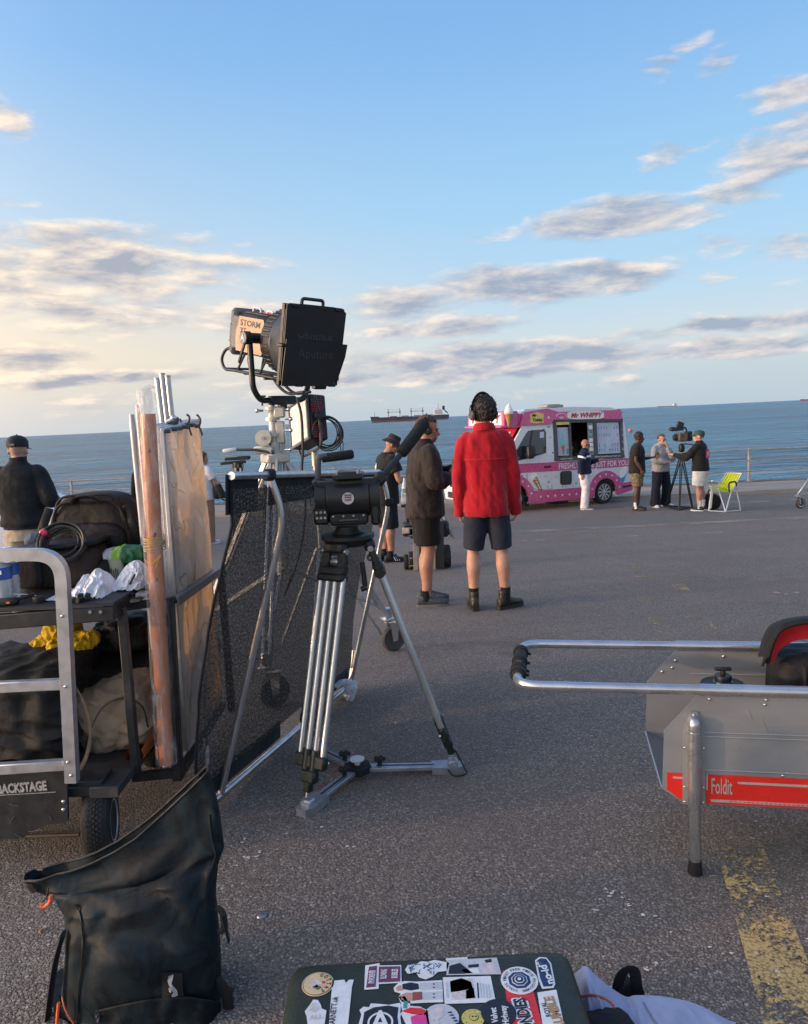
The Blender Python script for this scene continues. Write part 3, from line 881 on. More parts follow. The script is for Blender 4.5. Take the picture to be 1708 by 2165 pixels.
for x0, z0, x1, z1 in ((1.155, .52, 1.155, 2.28), (.36, .52, .36, .95), (.40, .52, 1.15, .52)):
    b.box(((x0+x1)/2, -.002, (z0+z1)/2), (max(.008, x1-x0), .008, max(.008, z1-z0)))
b.build('door_gap', M_gdark, van)
vprism('vent_panel', [[(x*.19+1.61, z*.18+.78) for x, z in rrect(2, 2, .4, 4)]], M_dark, van, -.012, .02)
b = VB()
for k in range(9): b.box((1.61, -.014, .64+k*.035), (.30, .012, .018))
b.build('vent_grille', M_gdark, van)
# serving hatch
fr = VB()
for (x0, x1, z0, z1) in ((1.24, 1.36, 1.24, 2.28), (3.53, 3.62, 1.24, 2.28), (1.76, 1.82, 1.24, 2.28), (2.60, 2.70, 1.24, 2.28)): fr.box(((x0+x1)/2, .01, (z0+z1)/2), (x1-x0, .06, z1-z0))
for (z0, z1) in ((1.235, 1.33), (2.215, 2.30)): fr.box((2.43, .008, (z0+z1)/2), (2.40, .068, z1-z0))
fr.build('hatch_frame', M_gdark, van)
vtext('lettering', 'FROM THE SPECIALIST VAN CO', M_txt, van, 3.02, 1.275, .035, .9, -.030)
vtext('lettering', 'MADE TO ORDER', M_txt, van, 1.62, 1.265, .03, .4, -.030)
vprism('poster', [[(1.37, 1.36), (1.76, 1.36), (1.75, 2.10), (1.36, 2.10)]], M_lil, van, .03, .01)
vprism('cone_picture', [[(1.545, 1.40), (1.59, 1.40), (1.625, 1.62), (1.50, 1.62)]], M_wafer, van, .024, .01)
vprism('cone_picture', [[(1.47, 1.62), (1.65, 1.62), (1.67, 1.72), (1.63, 1.80), (1.60, 1.90), (1.55, 2.0), (1.53, 1.90), (1.49, 1.80), (1.46, 1.70)]], M_mint, van, .024, .01)
vprism('poster', [[(1.66, 1.40), (1.75, 1.40), (1.75, 1.54), (1.66, 1.54)]], M_teal, van, .026, .01)
vprism('poster', [[(1.34, 2.16), (1.76, 2.17), (1.76, 2.235), (1.34, 2.23)]], M_yel, van, -.030, .01)
vprism('menu_board', [[(2.72, 1.36), (3.53, 1.36), (3.50, 2.20), (2.71, 2.20)]], M_menu, van, .02, .02)
vprism('menu_board', [[(2.42, 1.34), (2.60, 1.34), (2.59, 2.21), (2.41, 2.21)]], mat('poster_grey', (.22, .30, .32), .4, var=.5, vs=9), van, .02, .02)
b = VB()
for row, z in enumerate((2.06, 1.86, 1.60, 1.46)):
    for k in range(8):
        x = 2.78+k*.092
        if rr.random() < .8: b.prism([(x, z-.05), (x+.02, z-.05), (x+.032, z+.02), (x+.01, z+.055), (x-.012, z+.02)], (0, .016, 0), (1, 0, 0), (0, 0, 1), (0, .004, 0))
b.build('menu_picture', mat('menu_print', (.30, .30, .42), .5, var=.4, vs=30), van, smooth=False)
vprism('menu_picture', [[(2.93, 1.52), (3.02, 1.52), (3.03, 1.60), (2.98, 1.68), (2.92, 1.60)]], M_mint, van, .014, .006)
b = VB()
for z in (2.08, 1.74, 1.62, 1.50): b.box((2.505, .016, z), (.13, .008, .10), bev=.003)
b.build('sticker', M_cream, van)
b = VB()
for z in (2.0, 1.85, 1.66, 1.47): b.prism(disc(10, .035, 3.585, z), (0, -.024, 0), (1, 0, 0), (0, 0, 1), (0, .006, 0))
b.build('sticker', mat('sticker_mix', (.30, .33, .40), .5, var=.6, vs=14), van)
# windscreen, grille, lamps on the front
b = VB(); b.add([(-.415, .12, 1.235), (-.415, VW-.12, 1.235), (.255, VW-.15, 2.12), (.255, .15, 2.12)], [(0, 1, 2, 3)])
b.build('windscreen', M_glass, van)
b = VB(); b.add([(.02, .145, 1.825), (.02, VW-.145, 1.825), (.247, VW-.15, 2.125), (.247, .15, 2.125)], [(0, 1, 2, 3)])
b.v = [(x-.012, y, z+.006) for x, y, z in b.v]
b.build('sun_strip', M_vred, van)
b = VB()
for k in range(6):
    cy = .35+k*.25; cx, cz = .13-.016, 1.985
    b.add([(cx-.012+z*.6, cy+x, cz+.008+z*.8) for x, z in star(5, .06, .026)], [tuple(range(10))])
b.build('star_sticker', M_txt, van, smooth=False)
b = VB()
for k in range(7): b.add([(-.10-.016+z*.6, .30+k*.13+x, 1.66+z*.8) for x, z in disc(8, .05)]+[(-.10-.018+z*.6, .30+k*.13+x, 1.66+z*.8) for x, z in disc(8, .03)], [(i, (i+1) % 8, 8+(i+1) % 8, 8+i) for i in range(8)])
b.build('chain_sticker', M_txt, van, smooth=False)
b = VB(); b.box((-.94, VW/2, .70), (.04, 1.3, .22), bev=.01); b.box((-.95, VW/2, .38), (.04, 1.5, .16), bev=.01); b.build('grille', M_black, van)
for y in (.22, VW-.22):
    b = VB(); b.soft((-.88, y, .80), (.16, .34, .22), e=3, n=6); b.build('headlight', mat('headlight_glass', (.6, .62, .65), .1, coat=.6), van)
b = VB(); b.box((-.975, VW/2, .50), (.012, .52, .11)); b.build('number_plate', M_txt, van)
b = VB(); b.soft((3.90, .03, .72), (.06, .08, .30), e=4, n=5); b.build('tail_light', M_vred, van)
# cone ornament on the corner of the sign
b = VB(); b.lathe([(.012, 0), (.10, .30), (.115, .30), (.115, .335), (.0, .335)], (-.18, -.05, 2.13), (.08, 0, 1), 16)
cn = b.build('cone_ornament', M_wafer, van)
b = VB(); b.lathe([(.11, .0), (.125, .05), (.10, .09), (.105, .12), (.07, .17), (.065, .19), (.02, .25), (0, .27)], (-.153, -.05, 2.465), (.08, 0, 1), 16)
b.build('ice_swirl', M_cream, cn)
def van_wheel(cx, y, sgn=-1):
    w = VB()
    w.lathe([(.215, -.09), (.30, -.10), (.325, -.075), (.33, 0), (.325, .075), (.30, .10), (.215, .09)], (cx, y, .325), (0, 1, 0), 40)
    ty = w.build('wheel', M_tyre, van)
    r = VB(); r.lathe([(.218, -.06), (.225, -.10), (.205, -.103), (.195, -.05), (.10, -.02), (.0, -.02)], (cx, y, .325), (0, 1, 0), 36)
    r.build('rim', M_gdark, ty)
    s_ = VB()
    for k in range(10):
        a = 2*pi*k/10
        c, q = cos(a), sin(a)
        for dd in (-.09, .09):
            c2, q2 = cos(a+dd), sin(a+dd)
            s_.bar((cx+.04*c, y-.085, .325+.04*q), (cx+.205*c2, y-.092, .325+.205*q2), .024, .020, .004, up=(0, 1, 0))
    s_.lathe([(.0, -.11), (.045, -.105), (.055, -.08)], (cx, y, .325), (0, 1, 0), 16)
    s_.lathe([(.208, -.085), (.208, -.106), (.222, -.106), (.222, -.085)], (cx, y, .325), (0, 1, 0), 36)
    s_.build('spokes', M_alloy, ty)
for cx in (0, 2.97):
    van_wheel(cx, .14); van_wheel(cx, VW-.14)
b = VB(); b.box((-.30, .10, .22), (.03, .2, .26)); b.box((.40, .10, .24), (.03, .2, .26)); b.build('mud_flap', M_black, van)
# ------------------------------------------------------------ people
def skin(name, col): return mat(name, col, .5, var=.12, vs=14, bump=.15, bs=90, spec=.4)
SK_FAIR = skin('skin_fair', (.50, .27, .19)); SK_TAN = skin('skin_tan', (.40, .20, .13)); SK_DARK = skin('skin_dark', (.070, .034, .022)); SK_PALE = skin('skin_pale', (.46, .28, .22))
def cloth(name, col, fold=1.2, fs=9, rough=.85, sheen=.1, var=.14, bs=260): return mat(name, col, rough, var=var, vs=5, bump=.10, bs=bs, fold=fold, fs=fs, sheen=sheen, spec=.25)
HAIR_D = mat('hair_dark', (.016, .011, .009), .55, var=.4, vs=40, bump=.8, bs=110)
HAIR_B = mat('hair_brown', (.10, .055, .032), .6, var=.3, vs=40, bump=.8, bs=120)
M_eye = mat('eye_dark', (.02, .015, .012), .2)
M_sole = mat('shoe_sole', (.30, .29, .28), .7, var=.2)
M_solew = mat('shoe_sole_white', (.70, .69, .66), .6)

def limb_pts(pts, rad, n=5):
    """smooth joint chain with radii"""
    sp = spline(pts, n); m = len(pts)
    rr = []
    for i in range(len(sp)):
        f = i/n; k = min(int(f), m-2); t = f-k; t = t*t*(3-2*t)
        rr.append(rad[k]*(1-t)+rad[k+1]*t)
    return sp, rr
def limb(mb, pts, rad, n=5, seg=14, flat=None):
    sp, rr = limb_pts(pts, rad, n)
    mb.tube(sp, rr, seg, flat=flat)
    return mb
def loft(mb, rings, n=22, e=2.3):
    """closed solid through rings (z, half width, half depth, x, y)"""
    P = []; F = []
    for (z, a, b_, x, y) in rings:
        for j in range(n):
            t = 2*pi*j/n; c, s_ = cos(t), sin(t)
            P.append((x+a*math.copysign(abs(c)**(2/e), c), y+b_*math.copysign(abs(s_)**(2/e), s_), z))
    for i in range(len(rings)-1):
        for j in range(n):
            j2 = (j+1) % n; F.append((i*n+j, i*n+j2, (i+1)*n+j2, (i+1)*n+j))
    F.append(tuple(range(n-1, -1, -1))); F.append(tuple((len(rings)-1)*n+j for j in range(n)))
    return mb.add(P, F)

def hand(mb, wrist, fwd, palm_n, s=1.0, curl=.5, side=1, thumb=1):
    """palm, four unequal bent fingers and a thumb leaving the side of the palm"""
    w = Vector(wrist); f = Vector(fwd).normalized(); pn = Vector(palm_n); pn = (pn-f*pn.dot(f)).normalized()
    x = f.cross(pn)*side                           # towards the thumb side
    R = Matrix((x, f, pn)).transposed()
    mb.soft(w+f*.048*s, (.078*s, .10*s, .032*s), R, 3, 6)
    for k, (off, L) in enumerate(((.030, .074), (.010, .083), (-.010, .077), (-.029, .060))):
        b0 = w+f*.090*s+x*off*s; d = f; p = [b0-f*.03*s, b0]
        for q, fr in enumerate((.42, .32, .26)):
            d = (d*cos(curl*(.45+.35*q))+pn*sin(curl*(.45+.35*q))).normalized()
            p.append(p[-1]+d*L*fr*s)
        mb.tube(p, [.0095*s, .0095*s, .009*s, .0085*s, .007*s], 8)
    t0 = w+f*.030*s+x*.028*s
    td = (f*.62+x*.70+pn*.35).normalized()
    mb.tube([t0-td*.01*s, t0+td*.030*s, t0+td*.030*s+(f*.85+x*.25+pn*.45).normalized()*.030*s, t0+td*.030*s+(f*.9+x*.0+pn*.5).normalized()*.055*s], [.013*s, .012*s, .0105*s, .008*s], 8)
    return mb

class Person:
    """local frame: x to the person's right, y forward, z up, feet on z = 0; written for a height of 1.78 m"""
    def __init__(s, label, pos, yaw, height, skin, vox=.010, lean=0.0, hy=0.0, hp=0.0, hr=0.0, group=None, wx=1.0):
        s.s = height/1.78
        s.M = Matrix.Translation(Vector(pos)) @ Matrix.Rotation(yaw, 4, 'Z') @ Matrix.Scale(s.s, 4) @ Matrix.Diagonal((wx, 1, 1, 1))
        s.root = root('person', pos, label, 'person', group)
        s.skin = skin; s.vox = vox; s.hy, s.hp, s.hr = hy, hp, hr
        s.L = lean                                  # forward lean of the upper body
        s.hipz = .92
        s.HM = Matrix.Translation(s.up((0, .012, 1.508))) @ Matrix.Rotation(hy, 4, 'Z') @ Matrix.Rotation(-hp-lean*.5, 4, 'X') @ Matrix.Rotation(hr, 4, 'Y') @ Matrix.Scale(1.06, 4)
    def up(s, p):                                   # lean an upper body point about the hips
        p = Vector(p)
        d = p.z-s.hipz
        if d <= 0: return p
        return Vector((p.x, p.y+d*sin(s.L), s.hipz+d*cos(s.L)))
    def hd(s, p): return s.HM @ Vector(p)           # head frame: origin at the top of the neck
    def body(s, legs, arms, face=True, bare_arm=True, hands=True, curl=(.5, .5), neck=.056):
        m = MB()
        loft(m, [(.80, .12, .09, 0, 0), (.95, .14, .095, 0, 0), (1.1, .135, .09, 0, 0), (1.3, .155, .10, 0, 0), (1.42, .15, .085, 0, 0), (1.49, .07, .06, 0, 0)])
        m.v = [tuple(s.up(p)) for p in m.v]
        for (hip, knee, ank) in legs:
            hip, knee, ank = Vector(hip), Vector(knee), Vector(ank)
            calf = knee.lerp(ank, .30)+Vector((0, -.016, 0))
            th = hip.lerp(knee, .45)+Vector((0, .012, 0))
            limb(m, [hip, th, knee, calf, knee.lerp(ank, .7), ank, ank+Vector((0, 0, -.05))], [.085, .080, .057, .066, .049, .039, .038], 5, 14)
        for k, (sh, el, wr, hf, pn, sd) in enumerate(arms):
            sh = s.up(sh); el = Vector(el); wr = Vector(wr)
            limb(m, [sh, sh.lerp(el, .5), el, el.lerp(wr, .35), wr], [.050, .046, .038, .040, .027], 5, 12)
            if hands: hand(m, wr-(Vector(hf).normalized()*.012), hf, pn, 1.0, curl[k % 2], sd)
        limb(m, [s.up((0, -.005, 1.44)), s.up((0, 0, 1.50)), s.hd((0, .0, .03)), s.hd((0, .0, .08))], [neck+.012, neck, neck, neck], 4, 14)
        R = s.HM.to_3x3().normalized()
        m.sph(s.hd((0, .000, .135)), (.077, .097, .100), 18, 14, R)          # skull
        m.sph(s.hd((0, .038, .075)), (.058, .060, .078), 16, 12, R)          # face
        m.sph(s.hd((0, .060, .022)), (.036, .036, .026), 12, 8, R)           # chin
        m.soft(s.hd((0, .030, .035)), (.104, .100, .050), R, 2.6, 6)         # jaw
        m.sph(s.hd((0, .083, .123)), (.052, .016, .012), 12, 6, R)           # brow
        m.tube([s.hd((0, .088, .118)), s.hd((0, .104, .092)), s.hd((0, .110, .078)), s.hd((0, .094, .069))], [.009, .012, .015, .011], 8)
        m.sph(s.hd((0, .094, .046)), (.024, .009, .006), 10, 6, R); m.sph(s.hd((0, .092, .036)), (.020, .009, .006), 10, 6, R)
        for sx in (-1, 1):
            m.soft(s.hd((sx*.080, -.004, .098)), (.018, .038, .062), R @ Matrix.Rotation(sx*.3, 3, 'Z'), 2.4, 6)
            m.sph(s.hd((sx*.043, .066, .088)), (.020, .018, .018), 10, 6, R)
        b = remesh(m, min(s.vox, .009), 3); b.M = s.M
        o = b.build('body', s.skin, s.root, ang=180)
        if face:
            for sx in (-1, 1):
                e = MB(s.M); e.sph(s.hd((sx*.031, .084, .103)), (.013, .008, .007), 10, 6, R); e.build('eye', M_eye, s.root)
                e = MB(s.M); e.bar(s.hd((sx*.014, .101, .120)), s.hd((sx*.048, .090, .124)), .006, .007); e.build('eyebrow', HAIR_D, s.root)
        return o
    def garment(s, name, mb, m, amp=.006, sc=(7, 7, 10), seed=1.0, vox=None, smooth=3, upper=False):
        if upper: pass
        def dp(c, n):
            return amp*(fb((c[0]*sc[0], c[1]*sc[1], c[2]*sc[2]), 1.0, seed)*1.0+.7*nz((c[0]*sc[0]*1.2+c[2]*9, c[1]*sc[1]*1.2, c[2]*sc[2]*.5), 1.4, seed+3))
        b = remesh(mb, vox or s.vox, smooth, .5, dp); b.M = s.M
        return b.build(name, m, s.root, ang=180)
    def top(s, name, m, hem, arms, sleeve=1.0, ease=.02, collar=.0, amp=.006, seed=1.0, hemw=None, cuff=.042, shoulder=.0, sc=(7, 7, 10), ext=.01):
        b = MB()
        hw = hemw or .165
        R = [(hem, hw+ease, .132+ease, 0, 0), (hem+.03, hw+ease*1.25, .136+ease*1.1, 0, 0), (max(hem+.06, 1.03), .160+ease*1.1, .126+ease, 0, 0), (1.18, .172+ease, .124+ease*.9, 0, 0), (1.32, .188+ease*.7, .128+ease*.7, 0, .004),
             (1.41, .180+ease*.6+shoulder, .108+ease*.6, 0, -.004), (1.455, .150+ease*.5, .090+ease*.4, 0, -.008), (1.49, .098+ease*.3, .076+ease*.2, 0, -.006), (1.515+collar*.3, .070+ease*.2, .066+ease*.2, 0, -.002)]
        if collar: R.append((1.53+collar, .070+ease*.2, .066+ease*.2, 0, .0))
        t = MB(); loft(t, R)
        b.add([s.up(p) for p in t.v], t.f)
        for (sh, el, wr, hf, pn, sd) in arms:
            sh = s.up(sh); el = Vector(el); wr = Vector(wr)
            if sleeve >= 1:
                end = wr+(wr-el).normalized()*ext
                limb(b, [Vector((sh.x*.55, sh.y, sh.z+.004)), Vector((sh.x*.93, sh.y, sh.z-.022)), sh.lerp(el, .5), el, el.lerp(end, .5), end], [.060, .062+ease*.6, .058+ease*.6, .050+ease*.6, .046+ease*.6, cuff], 5, 14)
            else:
                end = sh.lerp(el, sleeve)
                limb(b, [Vector((sh.x*.55, sh.y, sh.z+.004)), Vector((sh.x*.93, sh.y, sh.z-.022)), sh.lerp(end, .6), end], [.060, .062+ease*.5, .064+ease*.6, .066+ease*.7], 5, 14)
        return s.garment(name, b, m, amp, sc, seed)
    def bottom(s, name, m, legs, hem, ease=.015, hemr=.088, waist=1.0, amp=.006, seed=2.0, kneer=None):
        b = MB()
        loft(b, [(waist, .135, .095, 0, 0), (.93, .150+ease*.4, .108+ease*.4, 0, -.002), (.85, .160+ease*.7, .110+ease*.7, 0, -.004), (.80, .160+ease, .110+ease, 0, -.004)])
        for (hip, knee, ank) in legs:
            hip, knee, ank = Vector(hip), Vector(knee), Vector(ank)
            hp = Vector((hip.x, hip.y, .87))
            if hem > .45:
                t = (hp.z-hem)/(hp.z-knee.z); e = hp.lerp(knee, t)
                limb(b, [hp, hp.lerp(e, .5), e], [.095+ease, .090+ease, hemr], 5, 16)
            else:
                e = ank+Vector((0, -.008, 0)); e.z = max(hem, .02)
                kr = kneer or .066+ease
                limb(b, [hp, hp.lerp(knee, .5), knee, knee.lerp(e, .5), e], [.095+ease, .086+ease, kr, (kr+hemr)/2, hemr], 5, 16)
        return s.garment(name, b, m, amp, (6, 6, 8), seed)
    def shoe(s, ank, yaw, m, sole=None, sock=None, sockz=None, L=.285, boot=0.0, h=.0, sw=.034):
        a = Vector(ank); R = Matrix.Rotation(yaw, 3, 'Z'); c = Vector((a.x, a.y, 0))
        def W(p): return c+R @ Vector(p)
        b = MB()
        n = 14; F = []; P = []
        prof = [(-.092, .030, .075), (-.075, .038, .090), (-.03, .040, .100), (.02, .043, .094), (.07, .048, .074), (.12, .051, .060), (.165, .046, .052), (.200, .026, .042)]
        k = L/.285
        for (y, hw, hh) in prof:
            for j in range(n):
                t = 2*pi*j/n; P.append(W((hw*cos(t), y*k, .018+hh/2+hh/2*sin(t))))
        q = len(prof)
        for i in range(q-1):
            for j in range(n):
                j2 = (j+1) % n; F.append((i*n+j, i*n+j2, (i+1)*n+j2, (i+1)*n+j))
        F.append(tuple(range(n-1, -1, -1))); F.append(tuple((q-1)*n+j for j in range(n)))
        b.add(P, F)
        b.tube([W((0, -.03, .07)), W((0, -.028, .11+boot)), ], [.043, .043+boot*.02], 14)
        b = remesh(b, .008, 3); b.M = s.M
        o = b.build('boot' if boot else 'shoe', m, s.root, ang=180)
        so = MB(s.M)
        out = [(-.036, -.078), (-.025, -.098), (.025, -.098), (.036, -.078), (.036, .0), (.046, .09), (.042, .16), (.022, .203), (-.018, .205), (-.042, .165), (-.047, .09), (-.037, .0)]
        so.prism([(x, y*k) for x, y in out], W((0, 0, .002)), R @ Vector((1, 0, 0)), R @ Vector((0, 1, 0)), (0, 0, .030))
        so.build('sole', sole or M_sole, o, fix=True)
        if sock:
            t = MB(s.M); z = sockz
            t.tube([(a.x, a.y-.008, .06), (a.x, a.y-.008, z*.6), (a.x, a.y-.010, z)], [.048, .044, sw+.014], 14)
            t.build('sock', sock, s.root)
        return o
    def headball(s, name, m, fn_keep, r=(.086, .106, .108), c=(0, -.004, .137), clump=.013, n=170, seed=3, disp=.004, vox=.008, par=None):
        """hair: a cap over the skull, roughened by small clumps; fn_keep(unit vector) says where hair grows"""
        b = MB(); rr = random.Random(seed); R = s.HM.to_3x3().normalized(); g = (5**.5-1)/2
        N = n
        for i in range(N):
            z = 1-2*(i+.5)/N; a = 2*pi*i*g; q = sqrt(1-z*z)
            u = Vector((q*cos(a), q*sin(a), z))
            if not fn_keep(u): continue
            k = 1+rr.uniform(-.05, .09)*clump/.013
            p = Vector((u.x*r[0]*k, u.y*r[1]*k, u.z*r[2]*k))*.93+Vector(c)
            b.sph(s.hd(p), (clump*rr.uniform(.8, 1.3), clump*rr.uniform(.8, 1.5), clump*rr.uniform(.8, 1.3)), 7, 5, R @ Matrix.Rotation(rr.random()*3, 3, 'X') @ Matrix.Rotation(rr.random()*3, 3, 'Z'))
        b = remesh(b, vox, 1, .5, lambda c_, n_: disp*fb(c_, 60, seed)); b.M = s.M
        return b.build(name, m, par or s.root, ang=180)
    def cap(s, m, brim_len=.085, back=False, z=.155, tall=.085):
        b = MB(); R = s.HM.to_3x3().normalized(); n = 20
        P = []; F = []
        for i, (zz, k) in enumerate(((-.02, 1.0), (.0, 1.03), (.03, 1.01), (.055, .88), (.072, .62), (tall-.003, .3), (tall, .02))):
            for j in range(n):
                t = 2*pi*j/n; P.append(s.hd((.086*k*cos(t), .105*k*sin(t)-.002, z+zz)))
        for i in range(6):
            for j in range(n):
                j2 = (j+1) % n; F.append((i*n+j, i*n+j2, (i+1)*n+j2, (i+1)*n+j))
        F.append(tuple(range(n-1, -1, -1))); F.append(tuple(6*n+j for j in range(n)))
        b.add(P, F); b.sph(s.hd((0, -.002, z+tall)), .008, 8, 6)
        b.M = s.M
        o = b.build('cap', m, s.root, ang=60)
        v = MB(s.M); sg = -1 if back else 1
        v.grid(lambda a, c_: s.hd(((a-.5)*.150, sg*(.088+c_*brim_len*(1-(2*a-1)**2*.5)-((2*a-1)**2)*.035), z-.008-.018*(2*a-1)**2-c_*.012)), 10, 4, .006)
        v.build('brim', m, o)
        return o

def headphones(p, m, label, shift=0.0, tilt=0.0, k=1.0, mc=None):
    t = root('headphones', p.M @ p.hd((0, 0, .15)), label, 'headphones')
    b = MB(p.M); b.tube([p.hd((.096*k*cos(a), -.004+shift-tilt*max(0, sin(a)), .105+.135*k*sin(a))) for a in [pi*i/14 for i in range(15)]], .008, 8, flat=(.6, 1.7))
    b.build('headband', m, t)
    R = p.HM.to_3x3().normalized()
    for sx in (-1, 1):
        b = MB(p.M); b.lathe([(.0, 0), (.034, 0), (.040, .008), (.040, .026), (.030, .036), (0, .038)], p.hd((sx*(.096*k-.020), -.004+shift, .102)), R @ Vector((sx, 0, 0)), 18)
        c = b.build('ear_cup', mc or m, t)
        b = MB(p.M); b.tube([p.hd((sx*(.096*k+.016), -.004+shift, .10)), p.hd((sx*(.096*k+.016), -.004+shift, .15)), p.hd((sx*(.096*k+.004), -.004+shift-tilt*.5, .175))], .0045, 6); b.build('yoke', m, c)
    return t

def stand(u, v): return G(u, v)
M_black_cloth = cloth('black_cloth', (.013, .013, .015)); M_black2 = cloth('black_jacket', (.014, .016, .018), .8)
LEGS = lambda w=.10, y=0.0: [((-.09, 0, .90), (-w-.005, .02, .50), (-w-.01, -.01, .10)), ((.09, 0, .90), (w+.005, .02, .50), (w+.01, -.01, .10))]
def arm(sh, el, wr, hf, pn, sd): return (sh, el, wr, hf, pn, sd)
SHL, SHR = (-.185, 0, 1.425), (.185, 0, 1.425)
HANG_R = arm(SHR, (.235, -.015, 1.13), (.245, .05, .88), (0, .15, -1), (-1, 0, 0), 1)
HANG_L = arm(SHL, (-.235, -.015, 1.13), (-.245, .05, .88), (0, .15, -1), (1, 0, 0), -1)

# --- man in the red fleece, back to the camera
p = Person('man in red fleece and navy shorts wearing headphones, seen from behind', stand(1036, 1287), radians(-4), 1.87, SK_FAIR, .010, hy=radians(30), hp=radians(4), wx=.91)
lg = [((-.09, 0, .90), (-.135, .01, .50), (-.145, -.01, .10)), ((.09, 0, .90), (.125, .01, .50), (.145, -.01, .10))]
ar = [arm(SHR, (.243, -.02, 1.13), (.262, .03, .86), (.05, .2, -1), (-1, 0, 0), 1), arm(SHL, (-.240, -.02, 1.13), (-.246, .05, .86), (0, .2, -1), (1, 0, 0), -1)]
p.body(lg, ar, curl=(.9, .6), neck=.060)
M_redf = cloth('red_fleece', (.36, .008, .018), 1.5, 7, .9, .35, .12, 320)
p.bottom('shorts', cloth('navy_shorts', (.022, .026, .042)), lg, .515, .018, .098, seed=4)
p.top('fleece', M_redf, .795, ar, 1.0, .024, 0, amp=.013, seed=5, hemw=.176, cuff=.050, sc=(12, 12, 3.2), ext=.075)
b = MB(); b.lathe([(.073, -.01), (.080, .02), (.083, .047), (.086, .05), (.104, .012), (.10, -.012)], p.up((0, -.008, 1.495)), (0, .12, 1), 26); b.M = p.M; b.build('collar', M_redf, p.root)
b = MB(p.M)
for z, w_, d_ in ((1.262, .207, .1590),):
    b.tube([p.up((w_*cos(t), -d_*abs(sin(t))**.85, z)) for t in [pi*.06+pi*.88*i/24 for i in range(25)]], .0035, 5)
b.build('seam', mat('fleece_seam', (.50, .02, .03), .9), p.root)
M_sock = cloth('black_sock', (.014, .014, .014), .3)
M_boot = mat('brown_boot', (.030, .022, .014), .42, var=.3, vs=20, bump=.25, bs=60)
p.shoe(lg[0][2], radians(8), M_boot, M_dark, M_sock, .19, boot=.055); p.shoe(lg[1][2], radians(-52), M_boot, M_dark, M_sock, .19, boot=.055)
p.headball('hair', HAIR_D, lambda u: (u.z > .25 or (u.y < .35 and u.z > -.72)) and math.sin(u.x*37+u.z*23)*math.sin(u.y*31-u.z*17) > -.72, (.096, .118, .112), (0, -.012, .134), .013, 300, 8, .006, .0065)
b = MB(); rr = random.Random(77); Rh = p.HM.to_3x3()
for i in range(230):
    z = rr.uniform(-.55, 1); a = rr.uniform(0, 6.283); q = sqrt(1-z*z); u = Vector((q*cos(a), q*sin(a), z))
    if u.y > .4 and z < .2: continue
    c_ = Vector((u.x*.098, u.y*.120-.012, u.z*.114+.134)); tn = u.orthogonal().normalized(); t2 = u.cross(tn); f0 = rr.uniform(0, 6.28); R0 = rr.uniform(.007, .012)
    b.tube([p.hd(c_+tn*(R0*cos(f0+j*.9))+t2*(R0*sin(f0+j*.9))+u*(.004*j-.006)) for j in range(6)], .0028, 4)
b.M = p.M; b.build('curls', HAIR_D, p.root)
headphones(p, M_black, 'black headphones on the dark curly hair of the red fleece man', .0, 0, 1.22, M_gdark)
pRED = p
# --- man in the dark brown jacket, profile to the right
p = Person('man in dark brown jacket and black shorts with headphones, arms folded, in profile', stand(906, 1277), radians(-80), 1.77, SK_TAN, .010, lean=.04, hy=radians(-6), hp=radians(6))
lg = [((-.09, 0, .90), (-.10, .03, .50), (-.12, .02, .10)), ((.09, 0, .90), (.10, .0, .50), (.11, -.04, .10))]
ar = [arm(SHR, (.255, .06, 1.16), (.06, .28, 1.19), (-.8, .35, .25), (0, -.6, -.5), 1), arm(SHL, (-.245, .09, 1.16), (-.04, .28, 1.25), (.45, .55, .60), (0, -.9, .3), -1)]
p.body(lg, ar, curl=(.7, .9), neck=.060)
M_brown = cloth('brown_jacket', (.026, .019, .017), 2.2, 10, .75, .1)
p.bottom('shorts', cloth('black_shorts', (.012, .010, .010)), lg, .575, .030, .118, seed=6)
p.top('jacket', M_brown, .83, ar, 1.0, .040, .012, amp=.015, seed=7, hemw=.178, cuff=.044, sc=(9, 9, 5))
M_trainer = mat('grey_trainer', (.055, .065, .080), .7, var=.5, vs=40, bump=.4, bs=80)
M_tsole = mat('trainer_sole', (.14, .145, .15), .7)
p.shoe(lg[0][2], radians(-14), M_trainer, M_tsole, M_sock, .16); p.shoe(lg[1][2], radians(-10), M_trainer, M_tsole, M_sock, .16)
p.headball('hair', mat('hair_cropped', (.085, .045, .028), .7, var=.3, vs=60, bump=.6, bs=200), lambda u: (u.z > .42 and u.y < .82) or (u.y < .12 and u.z > -.45), (.082, .101, .103), (0, -.002, .137), .009, 420, 12, .002, .007)
p.headball('beard', mat('stubble', (.16, .085, .060), .7, var=.3, vs=80), lambda u: u.y > .25 and u.z < -.10 and not (u.z > -.45 and abs(u.x) < .35 and u.y > .7), (.060, .058, .058), (0, .040, .058), .007, 260, 13, .002, .007)
headphones(p, M_black, 'black headphones over the cropped hair of the brown jacket man', .006, .012)
